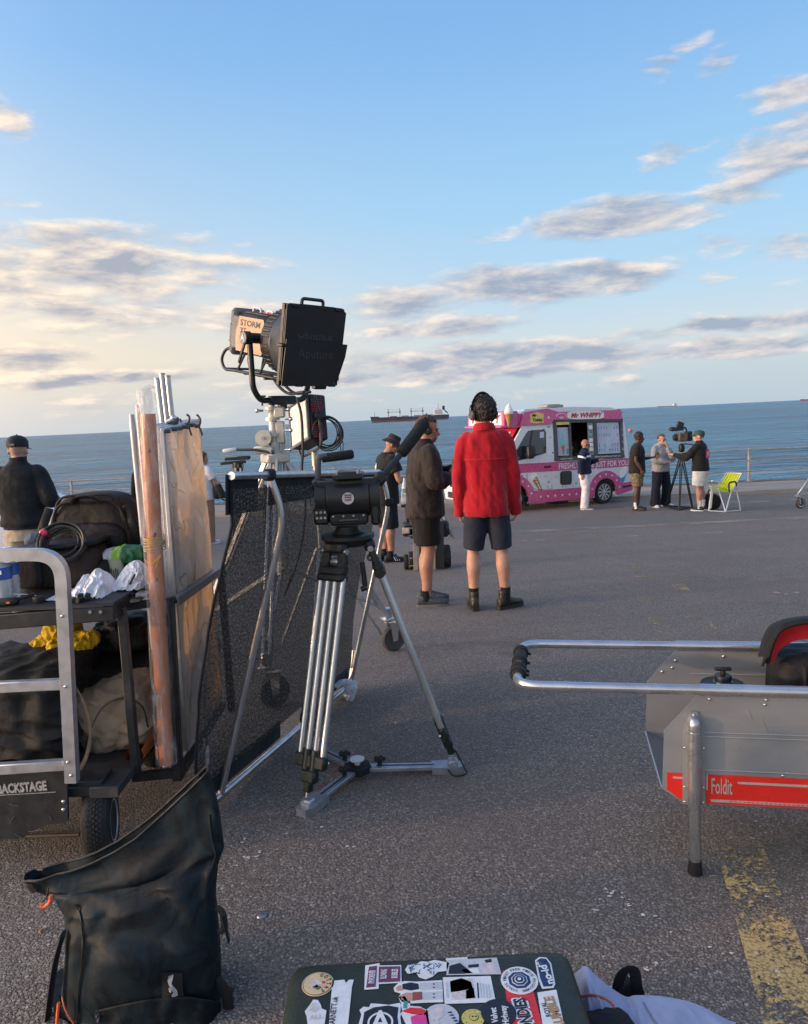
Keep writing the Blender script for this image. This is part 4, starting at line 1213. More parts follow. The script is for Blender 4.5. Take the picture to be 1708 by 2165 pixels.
# --- man in the bucket hat
p = Person('man in black bucket hat, black t-shirt with white back print and long black shorts', stand(822, 1187), radians(-66), 1.76, SK_TAN, .011, lean=.10, hy=radians(-12), hp=radians(26))
lg = LEGS(.10)
ar = [arm(SHR, (.25, .10, 1.14), (.20, .34, 1.10), (-.3, 1, -.1), (-.3, 0, -1), 1), arm(SHL, (-.24, .10, 1.14), (-.12, .33, 1.12), (.3, 1, 0), (.2, 0, -1), -1)]
p.body(lg, ar)
p.bottom('shorts', cloth('black_long_shorts', (.010, .012, .016)), lg, .47, .022, .10, seed=8)
p.top('tshirt', M_black_cloth, .80, ar, .62, .036, amp=.009, seed=9)
b = MB(p.M)
for (x, z, dx, dz) in ((-.02, 1.31, .05, .06), (.02, 1.31, -.05, .06), (.0, 1.27, .0, .09), (-.03, 1.2, .03, .05), (.04, 1.2, -.03, .06), (0, 1.13, .01, .06)):
    b.tube([p.up((x, -.158, z)), p.up((x+dx*.6, -.160, z+dz*.3)), p.up((x+dx*.3, -.157, z+dz))], [.013, .009, .003], 5)
for z in (1.06, 1.02): b.box(p.up((0, -.155, z)), (.07, .006, .02))
b.build('back_print', M_txt, p.root)
hat = MB(p.M); hat.lathe([(.150, -.045), (.148, -.040), (.092, .012), (.088, .07), (.080, .085), (.0, .092)], p.hd((0, -.004, .155)), p.HM.to_3x3() @ Vector((0, 0, 1)), 26)
hb = hat.build('bucket_hat', mat('hat_black', (.014, .013, .015), .8, var=.2), p.root, fix=True, ang=50)
b = MB(p.M); b.lathe([(.094, .014), (.091, .026)], p.hd((0, -.004, .155)), p.HM.to_3x3() @ Vector((0, 0, 1)), 26); b.build('hat_band', mat('hat_band', (.10, .02, .03), .7), hb)
M_btr = mat('black_trainer', (.012, .012, .014), .6, var=.2)
for k, yw in ((0, 12), (1, -10)):
    sh = p.shoe(lg[k][2], radians(yw), M_btr, M_dark, M_sock, .17)
    b = MB(p.M); a = Vector(lg[k][2]); R = Matrix.Rotation(radians(yw), 3, 'Z')
    for sx in (-1, 1):
        for q in range(3): b.bar(Vector((a.x, a.y, 0))+R @ Vector((sx*.036, .03+q*.028, .085-q*.007)), Vector((a.x, a.y, 0))+R @ Vector((sx*.049, .055+q*.028, .030)), .010, .006)
    b.build('stripe', M_txt, sh)
# --- man in the black cap at the left
p = Person('man in black cap, black jacket and beige trousers looking out to sea', stand(76, 1318), radians(2), 1.75, SK_PALE, .011, hp=radians(4), wx=.95)
lg = LEGS(.105)
ar = [arm(SHR, (.285, -.05, 1.17), (.245, .17, 1.12), (-.5, .8, .2), (0, 0, -1), 1), arm(SHL, (-.27, -.02, 1.15), (-.22, .16, 1.05), (.3, .9, 0), (0, 0, -1), -1)]
p.body(lg, ar, neck=.062)
p.bottom('trousers', cloth('beige_trousers', (.42, .345, .265), 1.6, 8), lg, .04, .022, .085, seed=10, amp=.009)
b = MB(); loft(b, [(.905, .196, .150, 0, 0), (1.0, .19, .148, 0, 0), (1.1, .15, .11, 0, 0)]); p.garment('shirt', b, cloth('navy_shirt', (.020, .026, .055)), .004)
p.top('jacket', M_black2, .935, ar, 1.0, .040, .035, amp=.009, seed=11, hemw=.176, cuff=.05, shoulder=.008)
p.cap(mat('cap_black', (.010, .012, .018), .75, var=.2), back=False)
b = MB(p.M); b.box(p.hd((0, -.109, .152)), (.045, .006, .02)); b.build('cap_strap', mat('strap_grey', (.16, .16, .17), .6), p.root)
p.headball('hair', mat('hair_grey', (.30, .26, .22), .7), lambda u: u.y < .1 and -.35 < u.z < .3, (.078, .099, .10), (0, 0, .135), .006, 300, 5, .001, .006)
for k in (0, 1): p.shoe(lg[k][2], 0, M_btr, M_dark)
# --- customer in the navy jacket at the van
p = Person('bald man in sunglasses, navy jacket with white stripe and white trousers at the van hatch', stand(1237, 1077), radians(-104), 1.77, SK_TAN, .016, hy=radians(14), hp=radians(5))
lg = LEGS(.115)
ar = [arm(SHR, (.225, -.10, 1.15), (.24, -.06, .90), (0, .1, -1), (-1, 0, 0), 1), arm(SHL, (-.235, .07, 1.15), (-.12, .34, 1.22), (.2, .9, .35), (0, -.3, -1), -1)]
p.body(lg, ar)
M_navy = cloth('navy_jacket', (.012, .018, .050), 1.0)
p.bottom('trousers', cloth('white_trousers', (.66, .66, .70), 1.8, 8), lg, .035, .035, .105, seed=12, amp=.010, kneer=.10)
p.top('jacket', M_navy, .90, ar, 1.0, .036, .02, amp=.008, seed=13, cuff=.045)
b = MB(p.M); b.lathe([(1, 0), (1, .045)], (0, 0, 0), (0, 0, 1), 28)
b.v = [tuple(p.up((x*.228, y*.163+.003, 1.315+z))) for x, y, z in b.v]
b.build('chest_stripe', M_txt, p.root)
for (sh, el, wr, hf, pn, sd) in ar:
    q = Vector(sh).lerp(Vector(el), .32); q2 = Vector(sh).lerp(Vector(el), .47)
    b = MB(p.M); b.tube([q, q2], .086, 18); b.build('sleeve_stripe', M_txt, p.root)
b = MB(p.M); b.soft(p.hd((.033, .094, .103)), (.050, .016, .036), p.HM.to_3x3(), 3, 5).soft(p.hd((-.033, .094, .103)), (.050, .016, .036), p.HM.to_3x3(), 3, 5).bar(p.hd((.06, .088, .108)), p.hd((.084, .0, .108)), .006, .010)
b.build('sunglasses', M_black, p.root)
for k in (0, 1): p.shoe(lg[k][2], radians(-5), mat('grey_shoe', (.12, .11, .10), .7, var=.3), M_solew)
# --- man in camouflage shorts
p = Person('man in black t-shirt and camouflage shorts with white socks holding a snack', stand(1347, 1080), radians(-112), 1.86, SK_DARK, .016, hy=radians(16), hp=radians(6), lean=.03)
lg = LEGS(.10)
ar = [arm(SHR, (.245, .0, 1.14), (.25, .12, .92), (0, .2, -1), (-1, 0, 0), 1), arm(SHL, (-.24, .06, 1.14), (-.20, .32, 1.17), (.2, .9, .2), (.2, 0, 1), -1)]
p.body(lg, ar)
camo = bpy.data.materials.new('camouflage'); camo.use_nodes = True
t = NT(camo.node_tree); tc = t.new('ShaderNodeTexCoord').outputs['Object']
t.l.new(t.ramp(t.noise(tc, 14, 3, .5, .8), [(0, (.20, .15, .08)), (.43, (.09, .075, .035)), (.52, (.24, .19, .11)), (.60, (.04, .04, .022))], 'CONSTANT'), t.n['Principled BSDF'].inputs['Base Color'])
t.n['Principled BSDF'].inputs['Roughness'].default_value = .85
p.bottom('shorts', camo, lg, .55, .036, .115, seed=14, amp=.010)
p.top('tshirt', cloth('black_tshirt', (.016, .014, .014)), .84, ar, .70, .045, amp=.010, seed=15)
M_wsock = cloth('white_sock', (.70, .70, .70), .3)
for k in (0, 1): p.shoe(lg[k][2], radians(-6 if k else 8), mat('olive_shoe', (.030, .030, .024), .6, var=.3), M_dark, M_wsock, .20)
p.headball('hair', HAIR_D, lambda u: u.z > .35 or (u.y < .2 and u.z > -.3), (.082, .102, .105), (0, -.003, .138), .009, 300, 6, .002, .009)
hp_ = p.M @ Vector((-.17, .42, 1.17))
t = root('snack', hp_, 'brown snack held in the hand of the camouflage shorts man', 'snack')
MB().lathe([(.0, -.06), (.02, -.03), (.045, .02), (.05, .05), (.03, .085), (.0, .09)], hp_, (.1, 0, 1), 12).build('cone', M_wafer, t)
MB().sph(hp_+Vector((0, 0, .07)), (.05, .045, .05), 10, 8).build('topping', mat('choc', (.10, .05, .02), .5), t)
# --- man in the grey hoodie
p = Person('man in grey hoodie and glasses touching his chin, beside the film camera', stand(1397, 1072), radians(-158), 1.80, SK_FAIR, .016, hy=radians(14), hp=radians(4))
lg = LEGS(.15)
ar = [arm(SHR, (.25, .08, 1.15), (.05, .27, 1.10), (-1, .2, 0), (0, -.5, -.5), 1), arm(SHL, (-.20, .16, 1.18), (-.06, .19, 1.44), (.3, -.2, 1), (.3, -1, 0), -1)]
p.body(lg, ar, curl=(.7, 1.0))
p.bottom('trousers', cloth('navy_trousers', (.010, .013, .026)), lg, .04, .036, .125, seed=16, amp=.010, kneer=.105)
M_hood = cloth('grey_hoodie', (.27, .27, .29), 1.6, 9, .95, .2)
p.top('hoodie', M_hood, .86, ar, 1.0, .045, .02, amp=.012, seed=17, cuff=.045)
b = MB(); b.soft(p.up((0, -.085, 1.46)), (.26, .15, .15), None, 2.4, 8); p.garment('hood', b, M_hood, .008, (8, 8, 8), 4)
p.headball('hair', HAIR_B, lambda u: u.z > .52 or (u.y < .0 and u.z > -.2), (.081, .101, .106), (0, -.003, .138), .010, 300, 7, .002, .009)
b = MB(p.M)
for sx in (-1, 1): b.tube([p.hd((sx*.032+.022*cos(a), .099, .103+.016*sin(a))) for a in [2*pi*i/12 for i in range(12)]], .003, 5, closed=True)
b.build('glasses', M_black, p.root)
M_wshoe = mat('white_shoe', (.62, .61, .58), .6, var=.1)
p.shoe(lg[0][2], radians(20), M_wshoe, M_solew); p.shoe(lg[1][2], radians(-20), M_wshoe, M_solew)
# --- camera operator
p = Person('camera operator in green cap, black printed top and white shorts, seen from behind', stand(1481, 1080), radians(48), 1.80, SK_FAIR, .016, lean=.05, hy=radians(20), hp=radians(-4))
lg = LEGS(.085)
ar = [arm(SHR, (.20, .20, 1.20), (.07, .44, 1.22), (-.5, 1, 0), (-.5, 0, -1), 1), arm(SHL, (-.24, .22, 1.17), (-.20, .50, 1.24), (0, 1, .2), (.4, 0, -1), -1)]
p.body(lg, ar)
p.bottom('shorts', cloth('white_shorts', (.62, .59, .54), 1.5, 8), lg, .56, .045, .13, seed=18, amp=.011)
p.top('sweater', cloth('black_sweater', (.012, .012, .013)), .88, ar, 1.0, .036, .01, amp=.009, seed=19, cuff=.044)
b1, b2 = MB(p.M), MB(p.M); rr = random.Random(3)
for i in range(26):
    a = 2*pi*i/26; r0, r1 = .045+rr.random()*.02, .09+rr.random()*.04
    b1.tube([p.up((.02+r0*cos(a), -.160, 1.25+r0*sin(a))), p.up((.02+r1*cos(a+.2), -.160, 1.25+r1*sin(a+.2)))], .006, 4)
b1.build('back_print', mat('print_pink', (.60, .10, .22), .6), p.root)
for a in range(7): b2.sph(p.up((.02+.026*cos(a*.9), -.162, 1.25+.035*sin(a*.9))), (.018, .004, .018), 8, 5)
b2.build('back_print', mat('print_yellow', (.72, .58, .10), .6), p.root)
p.cap(mat('cap_green', (.020, .055, .045), .8, var=.2), brim_len=.08)
p.headball('hair', HAIR_B, lambda u: u.y < .1 and -.5 < u.z < .4, (.081, .100, .10), (0, -.002, .135), .008, 250, 9, .001, .009)
for k in (0, 1): p.shoe(lg[k][2], radians(10 if k else -14), mat('black_skate_shoe', (.02, .02, .02), .7), M_solew, M_wsock, .24)
# --- server in the van
vp = V0+VD*2.02+VN*.62+VU*.40
p = Person('ice cream seller in yellow top leaning inside the open van hatch', vp, math.atan2(-VN.x, VN.y)+pi, 1.56, SK_DARK, .018, lean=.22, hp=radians(14))
lg = LEGS(.10)
ar = [arm(SHR, (.25, .14, 1.12), (.20, .42, 1.10), (0, 1, 0), (0, 0, -1), 1), arm(SHL, (-.25, .14, 1.12), (-.16, .42, 1.12), (0, 1, 0), (0, 0, -1), -1)]
p.body(lg, ar)
p.bottom('trousers', M_black_cloth, lg, .05, .02, .09)
p.top('tshirt', cloth('yellow_top', (.45, .40, .10)), .85, ar, .6, .03, amp=.008, seed=21)
p.headball('hair', HAIR_D, lambda u: u.z > .3 or u.y < 0, (.085, .104, .106), (0, -.004, .137), .01, 200, 6, .002, .010)
# --- two people partly hidden behind the gel frames
p = Person('person in dark clothes half hidden behind the wrapped gel roll', stand(325, 1165), radians(30), 1.74, SK_TAN, .018)
lg = LEGS(.09); ar = [HANG_R, HANG_L]
p.body(lg, ar)
p.bottom('trousers', cloth('brown_trousers', (.05, .03, .025)), lg, .05, .02, .09)
p.top('jacket', M_black_cloth, .86, ar, 1.0, .03, amp=.008, seed=22)
p.headball('hair', HAIR_D, lambda u: u.z > .3 or u.y < .1, (.085, .104, .106), (0, -.004, .137), .01, 200, 6, .002, .010)
for k in (0, 1): p.shoe(lg[k][2], 0, M_btr, M_dark)
p = Person('person in white t-shirt with crossed arms half hidden behind the gel frames', stand(441, 1150), radians(-40), 1.76, SK_TAN, .018)
lg = LEGS(.09)
ar = [arm(SHR, (.27, .08, 1.13), (.05, .27, 1.16), (-1, .1, 0), (0, -1, 0), 1), arm(SHL, (-.25, .08, 1.13), (-.02, .28, 1.14), (1, .1, 0), (0, -1, 0), -1)]
p.body(lg, ar)
p.bottom('trousers', cloth('tan_trousers', (.28, .17, .12)), lg, .05, .02, .09)
p.top('tshirt', cloth('white_tshirt', (.62, .62, .64), 1.2), .84, ar, .62, .035, amp=.008, seed=23)
p.headball('hair', HAIR_B, lambda u: u.z > .3 or u.y < .1, (.085, .104, .106), (0, -.004, .137), .01, 200, 6, .002, .010)
for k in (0, 1): p.shoe(lg[k][2], 0, M_wshoe, M_solew)
pw = p.M @ Vector((.24, .12, .98))
tg = root('belt_bag', pw, 'black belt bag with cable on the hip of the white t-shirt person', 'bag')
MB().soft(pw, (.13, .14, .24), Matrix.Rotation(.3, 3, 'Z'), 4, 6).build('pouch', M_black, tg)
MB().tube(spline([pw+Vector((.05, -.05, .10)), pw+Vector((.13, -.08, .06)), pw+Vector((.10, -.1, -.05))], 5), .006, 6).build('cable', M_black, tg)
# ------------------------------------------------------------ film gear in the middle
M_alu = mat('brushed_alu', (.52, .53, .55), .34, .85, var=.12, vs=20, stretch=(1, 1, .1), rvar=.08)
M_alu2 = mat('dull_alu', (.40, .42, .45), .45, .75, var=.18, vs=12, dirt=.25, dirtcol=(.2, .19, .18))
M_chrome = mat('steel_bright', (.62, .62, .60), .25, .9, var=.1)
M_anod = mat('black_anodised', (.013, .014, .016), .38, var=.3, vs=16, dirt=.10, dirtcol=(.06, .06, .06))
M_anod2 = mat('black_casting', (.010, .012, .012), .5, var=.3, vs=30, bump=.12, bs=200)
M_foam = mat('black_foam', (.013, .013, .014), .95, var=.3, vs=60, bump=.5, bs=220)
M_rub = mat('black_rubber', (.012, .012, .012), .75, var=.2)
M_green = mat('dark_green_casting', (.010, .016, .013), .35, var=.3)
M_wplas = mat('white_plastic', (.68, .68, .66), .4, var=.05)
M_pale = mat('pale_painted_steel', (.55, .53, .47), .42, .3, var=.15, vs=10, dirt=.2)
M_cable = mat('black_cable', (.012, .012, .013), .5, var=.2)
def T(mb, pts, r, n=10, rad=None, **k):
    P = [D(*p) for p in pts]
    if rad: P = bend(P, rad)
    return mb.tube(P, r, n, **k)

# --- camera tripod with ground spreader
FT = [G(652, 1716), G(958, 1630), G(662, 1590)]
C0 = Vector((-.245, 3.01, zg(3.0)))
BZ = D(733, 1135, 3.0).z
tri = root('camera_tripod', C0, 'heavy silver two tube camera tripod with black castings and ground spreader', 'tripod')
MB().lathe([(.0, -.035), (.075, -.035), (.098, -.012), (.108, -.004), (.108, .010), (.070, .012), (.060, .004), (.0, .004)], (C0.x+.012, C0.y, BZ), n=36).build('bowl', M_anod2, tri)
bowlC = Vector((C0.x+.012, C0.y, BZ))
for i, F in enumerate(FT):
    r = Vector((F.x-C0.x, F.y-C0.y, 0)).normalized(); tg = Vector((-r.y, r.x, 0))
    top = bowlC+r*.085-Vector((0, 0, .035)); ft = F+Vector((0, 0, .07))
    ax = (ft-top).normalized(); nn = tg.cross(ax).normalized(); L = (ft-top).length
    def at(f, o=0.0, q=0.0): return top+ax*(L*f)+tg*o+nn*q
    R = Matrix((tg, nn, ax)).transposed()
    uc = MB()                                                   # upper casting: two cheeks, yoke, collar
    for o in (-.046, .046): uc.bar(at(-.02, o*.75), at(.115, o), .024, .040, .006, up=tg)
    uc.box(at(.0), (.10, .045, .04), R, .008); uc.box(at(.095), (.128, .042, .034), R, .008); uc.box(at(.122), (.134, .046, .030), R, .008)
    l = uc.build('upper_casting', M_anod2, tri)
    b = MB()
    for sx in (-1, 1): b.cyl(at(.012, sx*.060), at(.012, sx*.050), .012, n=14)
    b.build('pivot_bolt', M_chrome, l)
    b = MB(); b.sph(at(.055, 0, .014), (.035, .018, .016), 12, 8, R); b.build('lever', M_alu2, l)
    if i == 1:
        b = MB(); b.bar(at(.05, -.062, .05), at(.15, -.062, .075), .012, .02, .004); b.cyl(at(.155, -.062, .07), at(.155, -.062, .095), .011); b.cyl(at(.12, -.05), at(.12, -.072), .020, n=18); b.build('clamp_lever', M_black, l)
    for o in (-.056, -.0187, .0187, .056):
        b = MB(); b.cyl(at(.12, o), at(.855, o), .0128, n=14); b.build('leg_tube', M_alu, tri)
    lc = MB(); lc.box(at(.865), (.150, .034, .055), R, .008)
    for o in (-.0187, .0187): lc.cyl(at(.82, o), at(.90, o), .021, n=14)
    lc.box(at(.925), (.075, .040, .055), R, .010); lc.bar(at(.93, 0), at(.99, 0), .030, .034, .006, up=tg)
    l = lc.build('lower_casting', M_green, tri)
    b = MB(); b.cyl(at(.935, -.046, .021), at(.935, .046, .021), .0045, n=8); b.build('clamp_bar', M_chrome, l)
    for o in (-.069, .069):
        b = MB(); b.cyl(at(.865, o, .012), at(.865, o, .020), .006, n=8); b.build('clamp_screw', M_chrome, l)
    b = MB(); b.cyl(at(.98), at(1.01), .009, n=10); b.build('spike', M_chrome, tri)
    # spreader arm
    hub = Vector((G(757, 1641).x, G(757, 1641).y, zg(2.95)+.035))
    e = Vector((F.x, F.y, zg(F.y)+.022)); dv = (e-hub).normalized()
    b = MB(); b.bar(hub+dv*.03, e-dv*.0, .046, .018, .003); arm_ = b.build('spreader_arm', M_alu2, tri)
    b = MB(); b.bar(hub+dv*.08+Vector((0, 0, .0095)), e-dv*.08+Vector((0, 0, .0095)), .008, .002); b.build('slot', M_dark, arm_)
    sh_ = MB(); sd = Vector((-dv.y, dv.x, 0))
    Rm = Matrix((sd, dv, Vector((0, 0, 1)))).transposed()
    sh_.prism([(-.035, -.09), (.035, -.09), (.040, .0), (.022, .045), (-.022, .045), (-.040, .0)], e+Vector((0, 0, -.020)), sd, dv, (0, 0, .030)); sh_.box(e+Vector((0, 0, .018)), (.05, .04, .03), Rm, .006)
    sh_.build('foot_shoe', M_alu2, tri, fix=True)
    b = MB(); kp = hub+dv*.095+Vector((0, 0, .012)); b.cyl(kp, kp+Vector((0, 0, .022)), .010)
    for q in range(5): b.sph(kp+Vector((.017*cos(q*1.257), .017*sin(q*1.257), .027)), (.010, .010, .008), 8, 6)
    b.sph(kp+Vector((0, 0, .027)), (.018, .018, .008), 10, 6)
    b.build('locking_knob', M_rub, tri)
b = MB(); b.lathe([(.0, -.014), (.060, -.014), (.062, .012), (.040, .016), (0, .016)], hub, n=6); hb = b.build('spreader_hub', M_rub, tri)
b = MB(); b.lathe([(.0, .016), (.012, .016), (.014, .034), (.030, .036), (.031, .042), (.0, .043)], hub, n=24); b.build('hub_cap', M_wplas, hb)
F = FT[1]
b = MB(); b.tube(spline([F+Vector((.01, -.01, .10)), F+Vector((.045, -.03, .03)), F+Vector((.05, -.05, .010)), F+Vector((.0, -.06, .008)), F+Vector((-.03, -.03, .03))], 8), .0035, 7)
b.build('rubber_strap', M_rub, tri)

# --- fluid head
hd = root('fluid_head', bowlC+Vector((0, 0, .01)), 'black fluid tripod head with two pan handles and a round sticker', 'tripod head')
HC = D(737, 1052, 3.0)
b = MB(); b.lathe([(.0, 0), (.062, 0), (.066, .008), (.050, .022), (.046, .035), (.0, .035)], bowlC+Vector((0, 0, .008)), n=32); b.build('bowl_clamp', M_anod2, hd)
b = MB(); b.box(HC+Vector((.0, 0, -.082)), (.150, .12, .045), None, .008); b.box(HC+Vector((0, -.055, -.075)), (.148, .02, .034), None, .004); base = b.build('pan_base', M_anod, hd)
for x in (-.060, -.020, .020, .060):
    b = MB(); b.cyl(HC+Vector((x, -.066, -.066)), HC+Vector((x, -.0685, -.066)), .004, n=8); b.build('screw', M_chrome, base)
b = MB(); b.box(HC+Vector((0, -.0665, -.082)), (.075, .002, .005)); b.build('mark', M_gdark, base)
b = MB(); b.cyl(HC+Vector((-.085, 0, 0)), HC+Vector((.085, 0, 0)), .078, n=40); b.build('tilt_drum', M_anod, hd)
b = MB()
for x0, x1, r_ in ((-.130, -.088, .070), (.088, .128, .074)): b.cyl(HC+Vector((x0, 0, 0)), HC+Vector((x1, 0, 0)), r_, n=32)
b.box(HC+Vector((-.108, -.01, -.062)), (.062, .10, .075), None, .01); b.box(HC+Vector((.107, -.01, -.055)), (.036, .11, .11), None, .01)
b.box(HC+Vector((0, 0, .062)), (.24, .10, .03), None, .006)
ck = b.build('side_cheek', M_anod2, hd)
for k in range(6):
    b = MB(); b.cyl(HC+Vector((-.125+.016*(k % 3), -.061, -.048-.022*(k//3))), HC+Vector((-.125+.016*(k % 3), -.066, -.048-.022*(k//3))), .0055, n=8); b.build('button', M_alu2, ck)
b = MB(); b.box(HC+Vector((.005, 0, .090)), (.115, .17, .022), None, .004); b.box(HC+Vector((.005, -.0, .104)), (.085, .16, .010), None, .002); pl_ = b.build('camera_plate', M_anod, hd)
b = MB(); b.box(HC+Vector((-.035, 0, .106)), (.006, .165, .012)); b.box(HC+Vector((.045, 0, .106)), (.006, .165, .012)); b.build('plate_rail', M_alu2, pl_)
b = MB(); b.cyl(HC+Vector((.003, -.0795, .005)), HC+Vector((.003, -.0815, .005)), .0235, n=32); st_ = b.build('round_sticker', mat('sticker_grey', (.55, .50, .50), .4, var=.15, vs=80), hd)
b = MB()
for q, (z, m_) in enumerate(((.013, 0), (.004, 1), (-.006, 2))):
    for x in (-.010, -.003, .004, .011): b.box(HC+Vector((.003+x, -.082, .005+z)), (.0052, .001, .006))
b.build('sticker_print', mat('sticker_print', (.10, .03, .04), .5), st_)
# right pan handle with foam grip
b = MB(); T(b, [(800, 1016, 3.0), (852, 955, 3.10)], .0125, 14); h1 = b.build('pan_handle', M_anod, hd)
b = MB(); q0, q1 = D(848, 959, 3.09), D(898, 893, 3.19); b.tube([q0, q0.lerp(q1, .04), q0.lerp(q1, .96), q1], [.021, .025, .027, .022], 18); b.build('foam_grip', M_foam, h1)
b = MB(); b.box(D(803, 1012, 3.0), (.05, .05, .05), Matrix.Rotation(.7, 3, 'Y'), .01); b.build('handle_rosette', M_anod2, h1)
b = MB(); b.sph(D(898, 888, 3.19), .014, 10, 8); b.build('end_knob', M_rub, h1)
# left pan handle, bent
b = MB(); b.tube(bend([D(672, 1020, 2.98), D(672, 966, 2.98), D(690, 964, 2.99)], .02), .0125, 12); h2 = b.build('pan_handle', M_gdark, hd)
b = MB(); q0, q1 = D(680, 969, 2.99), D(747, 960, 3.02); b.tube([q0, q0.lerp(q1, .05), q0.lerp(q1, .95), q1], [.014, .0185, .019, .014], 18); b.build('foam_grip', M_foam, h2)
b = MB(); b.box(D(676, 1025, 2.98), (.06, .05, .05), None, .01); b.build('handle_rosette', M_anod2, h2)

# --- net on a tube frame, behind the tripod
M_net = bpy.data.materials.new('black_net'); M_net.use_nodes = True
t = NT(M_net.node_tree); bs_ = t.n['Principled BSDF']
tc = t.new('ShaderNodeTexCoord').outputs['UV']
nx, ny, _ = t.sep(tc)
def wv(c, k): return t.math('SINE', t.math('MULTIPLY', c, k))
dx = t.math('MULTIPLY', t.noise(tc, 60, 3), .012)
hole = t.math('MULTIPLY', wv(t.math('ADD', nx, dx), 2*pi*105), wv(t.math('ADD', ny, dx), 2*pi*105))
hole = t.math('ADD', hole, t.math('MULTIPLY', t.math('SUBTRACT', t.noise(tc, 230, 2), .5), 2.2))
op = t.math('MULTIPLY', t.math('MULTIPLY', t.smooth(hole, .05, .40), t.smooth(t.noise(tc, 70, 2), .34, .62, .30, 1.0)), .74)
t.l.new(t.math('SUBTRACT', 1.0, op), bs_.inputs['Alpha'])
t.l.new(t.mix(t.smooth(t.noise(tc, 95, 3, .75), .50, .64), (.016, .014, .012), (.24, .205, .17)), bs_.inputs['Base Color'])
bs_.inputs['Roughness'].default_value = .8
LB, LK, LT = D(466, 1684, 2.87), D(601, 1091, 2.87), D(569, 1004, 2.87)
RB, RK, RT = D(741, 1447, 4.25), D(823, 1062, 4.25), D(806, 998, 4.25)
LB.z = max(LB.z, zg(2.87)+.014)
fr = root('net_frame', LB, 'tall tube frame with black see-through net leaning behind the tripod', 'net screen')
for nm, P in (('left', [LB, LK, LT]), ('right', [RB, RK, RT])):
    MB().tube(bend(P, .10, 8), .0135, 14).build('frame_tube', M_alu, fr)
eT = RT-LT; eB = RB-LB
tb0, tb1 = LT-eT*.205, RT+eT*.02
MB().tube([tb0, tb1], .0145, 14).build('frame_tube', M_alu, fr)
MB().tube(bend([LB-eB*.13+Vector((0, 0, .004)), RB+Vector((0, 0, .004)), RB+Vector((.03, .02, .2))], .06), .0135, 14).build('frame_tube', M_alu, fr)
for P in (LT, RT, RK): MB().box(P, (.05, .05, .045), None, .01).build('clamp', M_rub, fr)
NT_, NB_ = LT+Vector((.0, 0, .0)), LB
def netp(a, q):
    tt = -.20+a*1.20; tb = -.12+a*1.12
    tp = LT+eT*tt; bt = LB+eB*tb+Vector((0, 0, .03))
    kt = LK+(RK-LK)*tt
    if q < .15: P = tp.lerp(kt, q/.15)*.5+tp.lerp(bt, q)*.5
    else: P = (tp.lerp(kt, 1)*.5+tp.lerp(bt, .15)*.5).lerp(bt, (q-.15)/.85)
    bow = Vector((-.05, -.02, 0))*sin(pi*q)
    return P+bow+Vector((.013*fb((a*4, q*4, 0), 1.6, 2), .02*fb((a*5, q*5, 0), 1.5, 5), 0))
def uvgrid(name, fn, nu, nv, m, parent, thick=0.0):
    b = MB(); b.grid(fn, nu, nv); o = b.build(name, m, parent)
    uv = o.data.uv_layers.new(name='UVMap')
    for l in o.data.loops:
        i, j = divmod(l.vertex_index, nv+1); uv.data[l.index].uv = (i/nu*1.45, j/nv*1.3)
    return o
uvgrid('net', lambda a, q: netp(a, .04+q*.90), 40, 40, M_net, fr)
M_hem = cloth('black_hem', (.012, .014, .019), .8)
def hem(a0, a1, q0, q1, name='hem_band', off=-.018, prof=None):
    b = MB()
    def f(a, q):
        aa = a0+(a1-a0)*a
        q1_ = q1 if prof is None else prof(a)
        return netp(aa, q0+(q1_-q0)*q)+Vector((off, off, 0))
    b.grid(f, 24, 5, .004); return b.build(name, M_hem, fr)
hem(.0, .135, -.005, .115)                                   # pocket at the end of the top bar
hem(.19, 1.0, -.005, .10, prof=lambda a: .10-.035*a)
hem(-.0, .46, .93, 1.0); hem(.62, 1.0, .93, 1.0)
for a0 in (0.0,):
    b = MB(); b.tube([netp(0, q/20) for q in range(21)], .006, 6); b.build('edge_cord', M_hem, fr)
du = eT.normalized(); q = netp(.34, .035)
text('lettering', 'SUNBOUNCE', mat('hem_print', (.20, .17, .13), .7), fr, netp(.49, .058)+Vector((-.03, -.045, 0)), du, Vector((0, 0, 1)), .030, 'CENTER', .40, .004, .02, .2)
b = MB()
for k in range(9): b.bar(netp(.36+k*.03, .088)+Vector((-.014, -.016, 0)), netp(.362+k*.03, .078)+Vector((-.014, -.016, 0)), .008, .002)
b.build('hem_print', mat('hem_print', (.20, .17, .13), .7), fr)
b = MB(); T(b, [(437, 1660, 2.75), (437, 1600, 2.75), (434, 1560, 2.76)], .011, 10); b.build('frame_tube', M_alu, fr)
b = MB(); T(b, [(436, 1600, 2.75), (436, 1588, 2.75)], .0135, 10); b.build('clamp', M_alu2, fr)

# --- wind-up stand
SX, SY = -.800, 4.75
sg = zg(SY)
st = root('light_stand', (SX, SY, sg), 'tall silver wind-up lighting stand on casters holding the big lamp', 'light stand')
def SP(v): return Vector((SX, SY, D(587, v, SY).z))
zt = D(585, 862, SY).z; zc = D(587, 968, SY).z
b = MB(); b.cyl((SX, SY, zc-.75), (SX, SY, zc+.10), .038, n=24); b.build('column', M_pale, st)
b = MB(); b.cyl((SX, SY, zc+.05), (SX, SY, zt), .027, n=24); b.cyl((SX, SY, zt), (SX, SY, zt+.03), .02, n=16); b.build('column', M_pale, st)
b = MB(); b.cyl((SX+.055, SY+.01, zc-.7), (SX+.055, SY+.01, zt-.12), .012, n=12); b.build('column', M_pale, st)
b = MB()
for z in (zc+.02, zc+.135, zc+.235, zc+.30): b.cyl((SX, SY, z), (SX, SY, z+.022), .046, n=24)
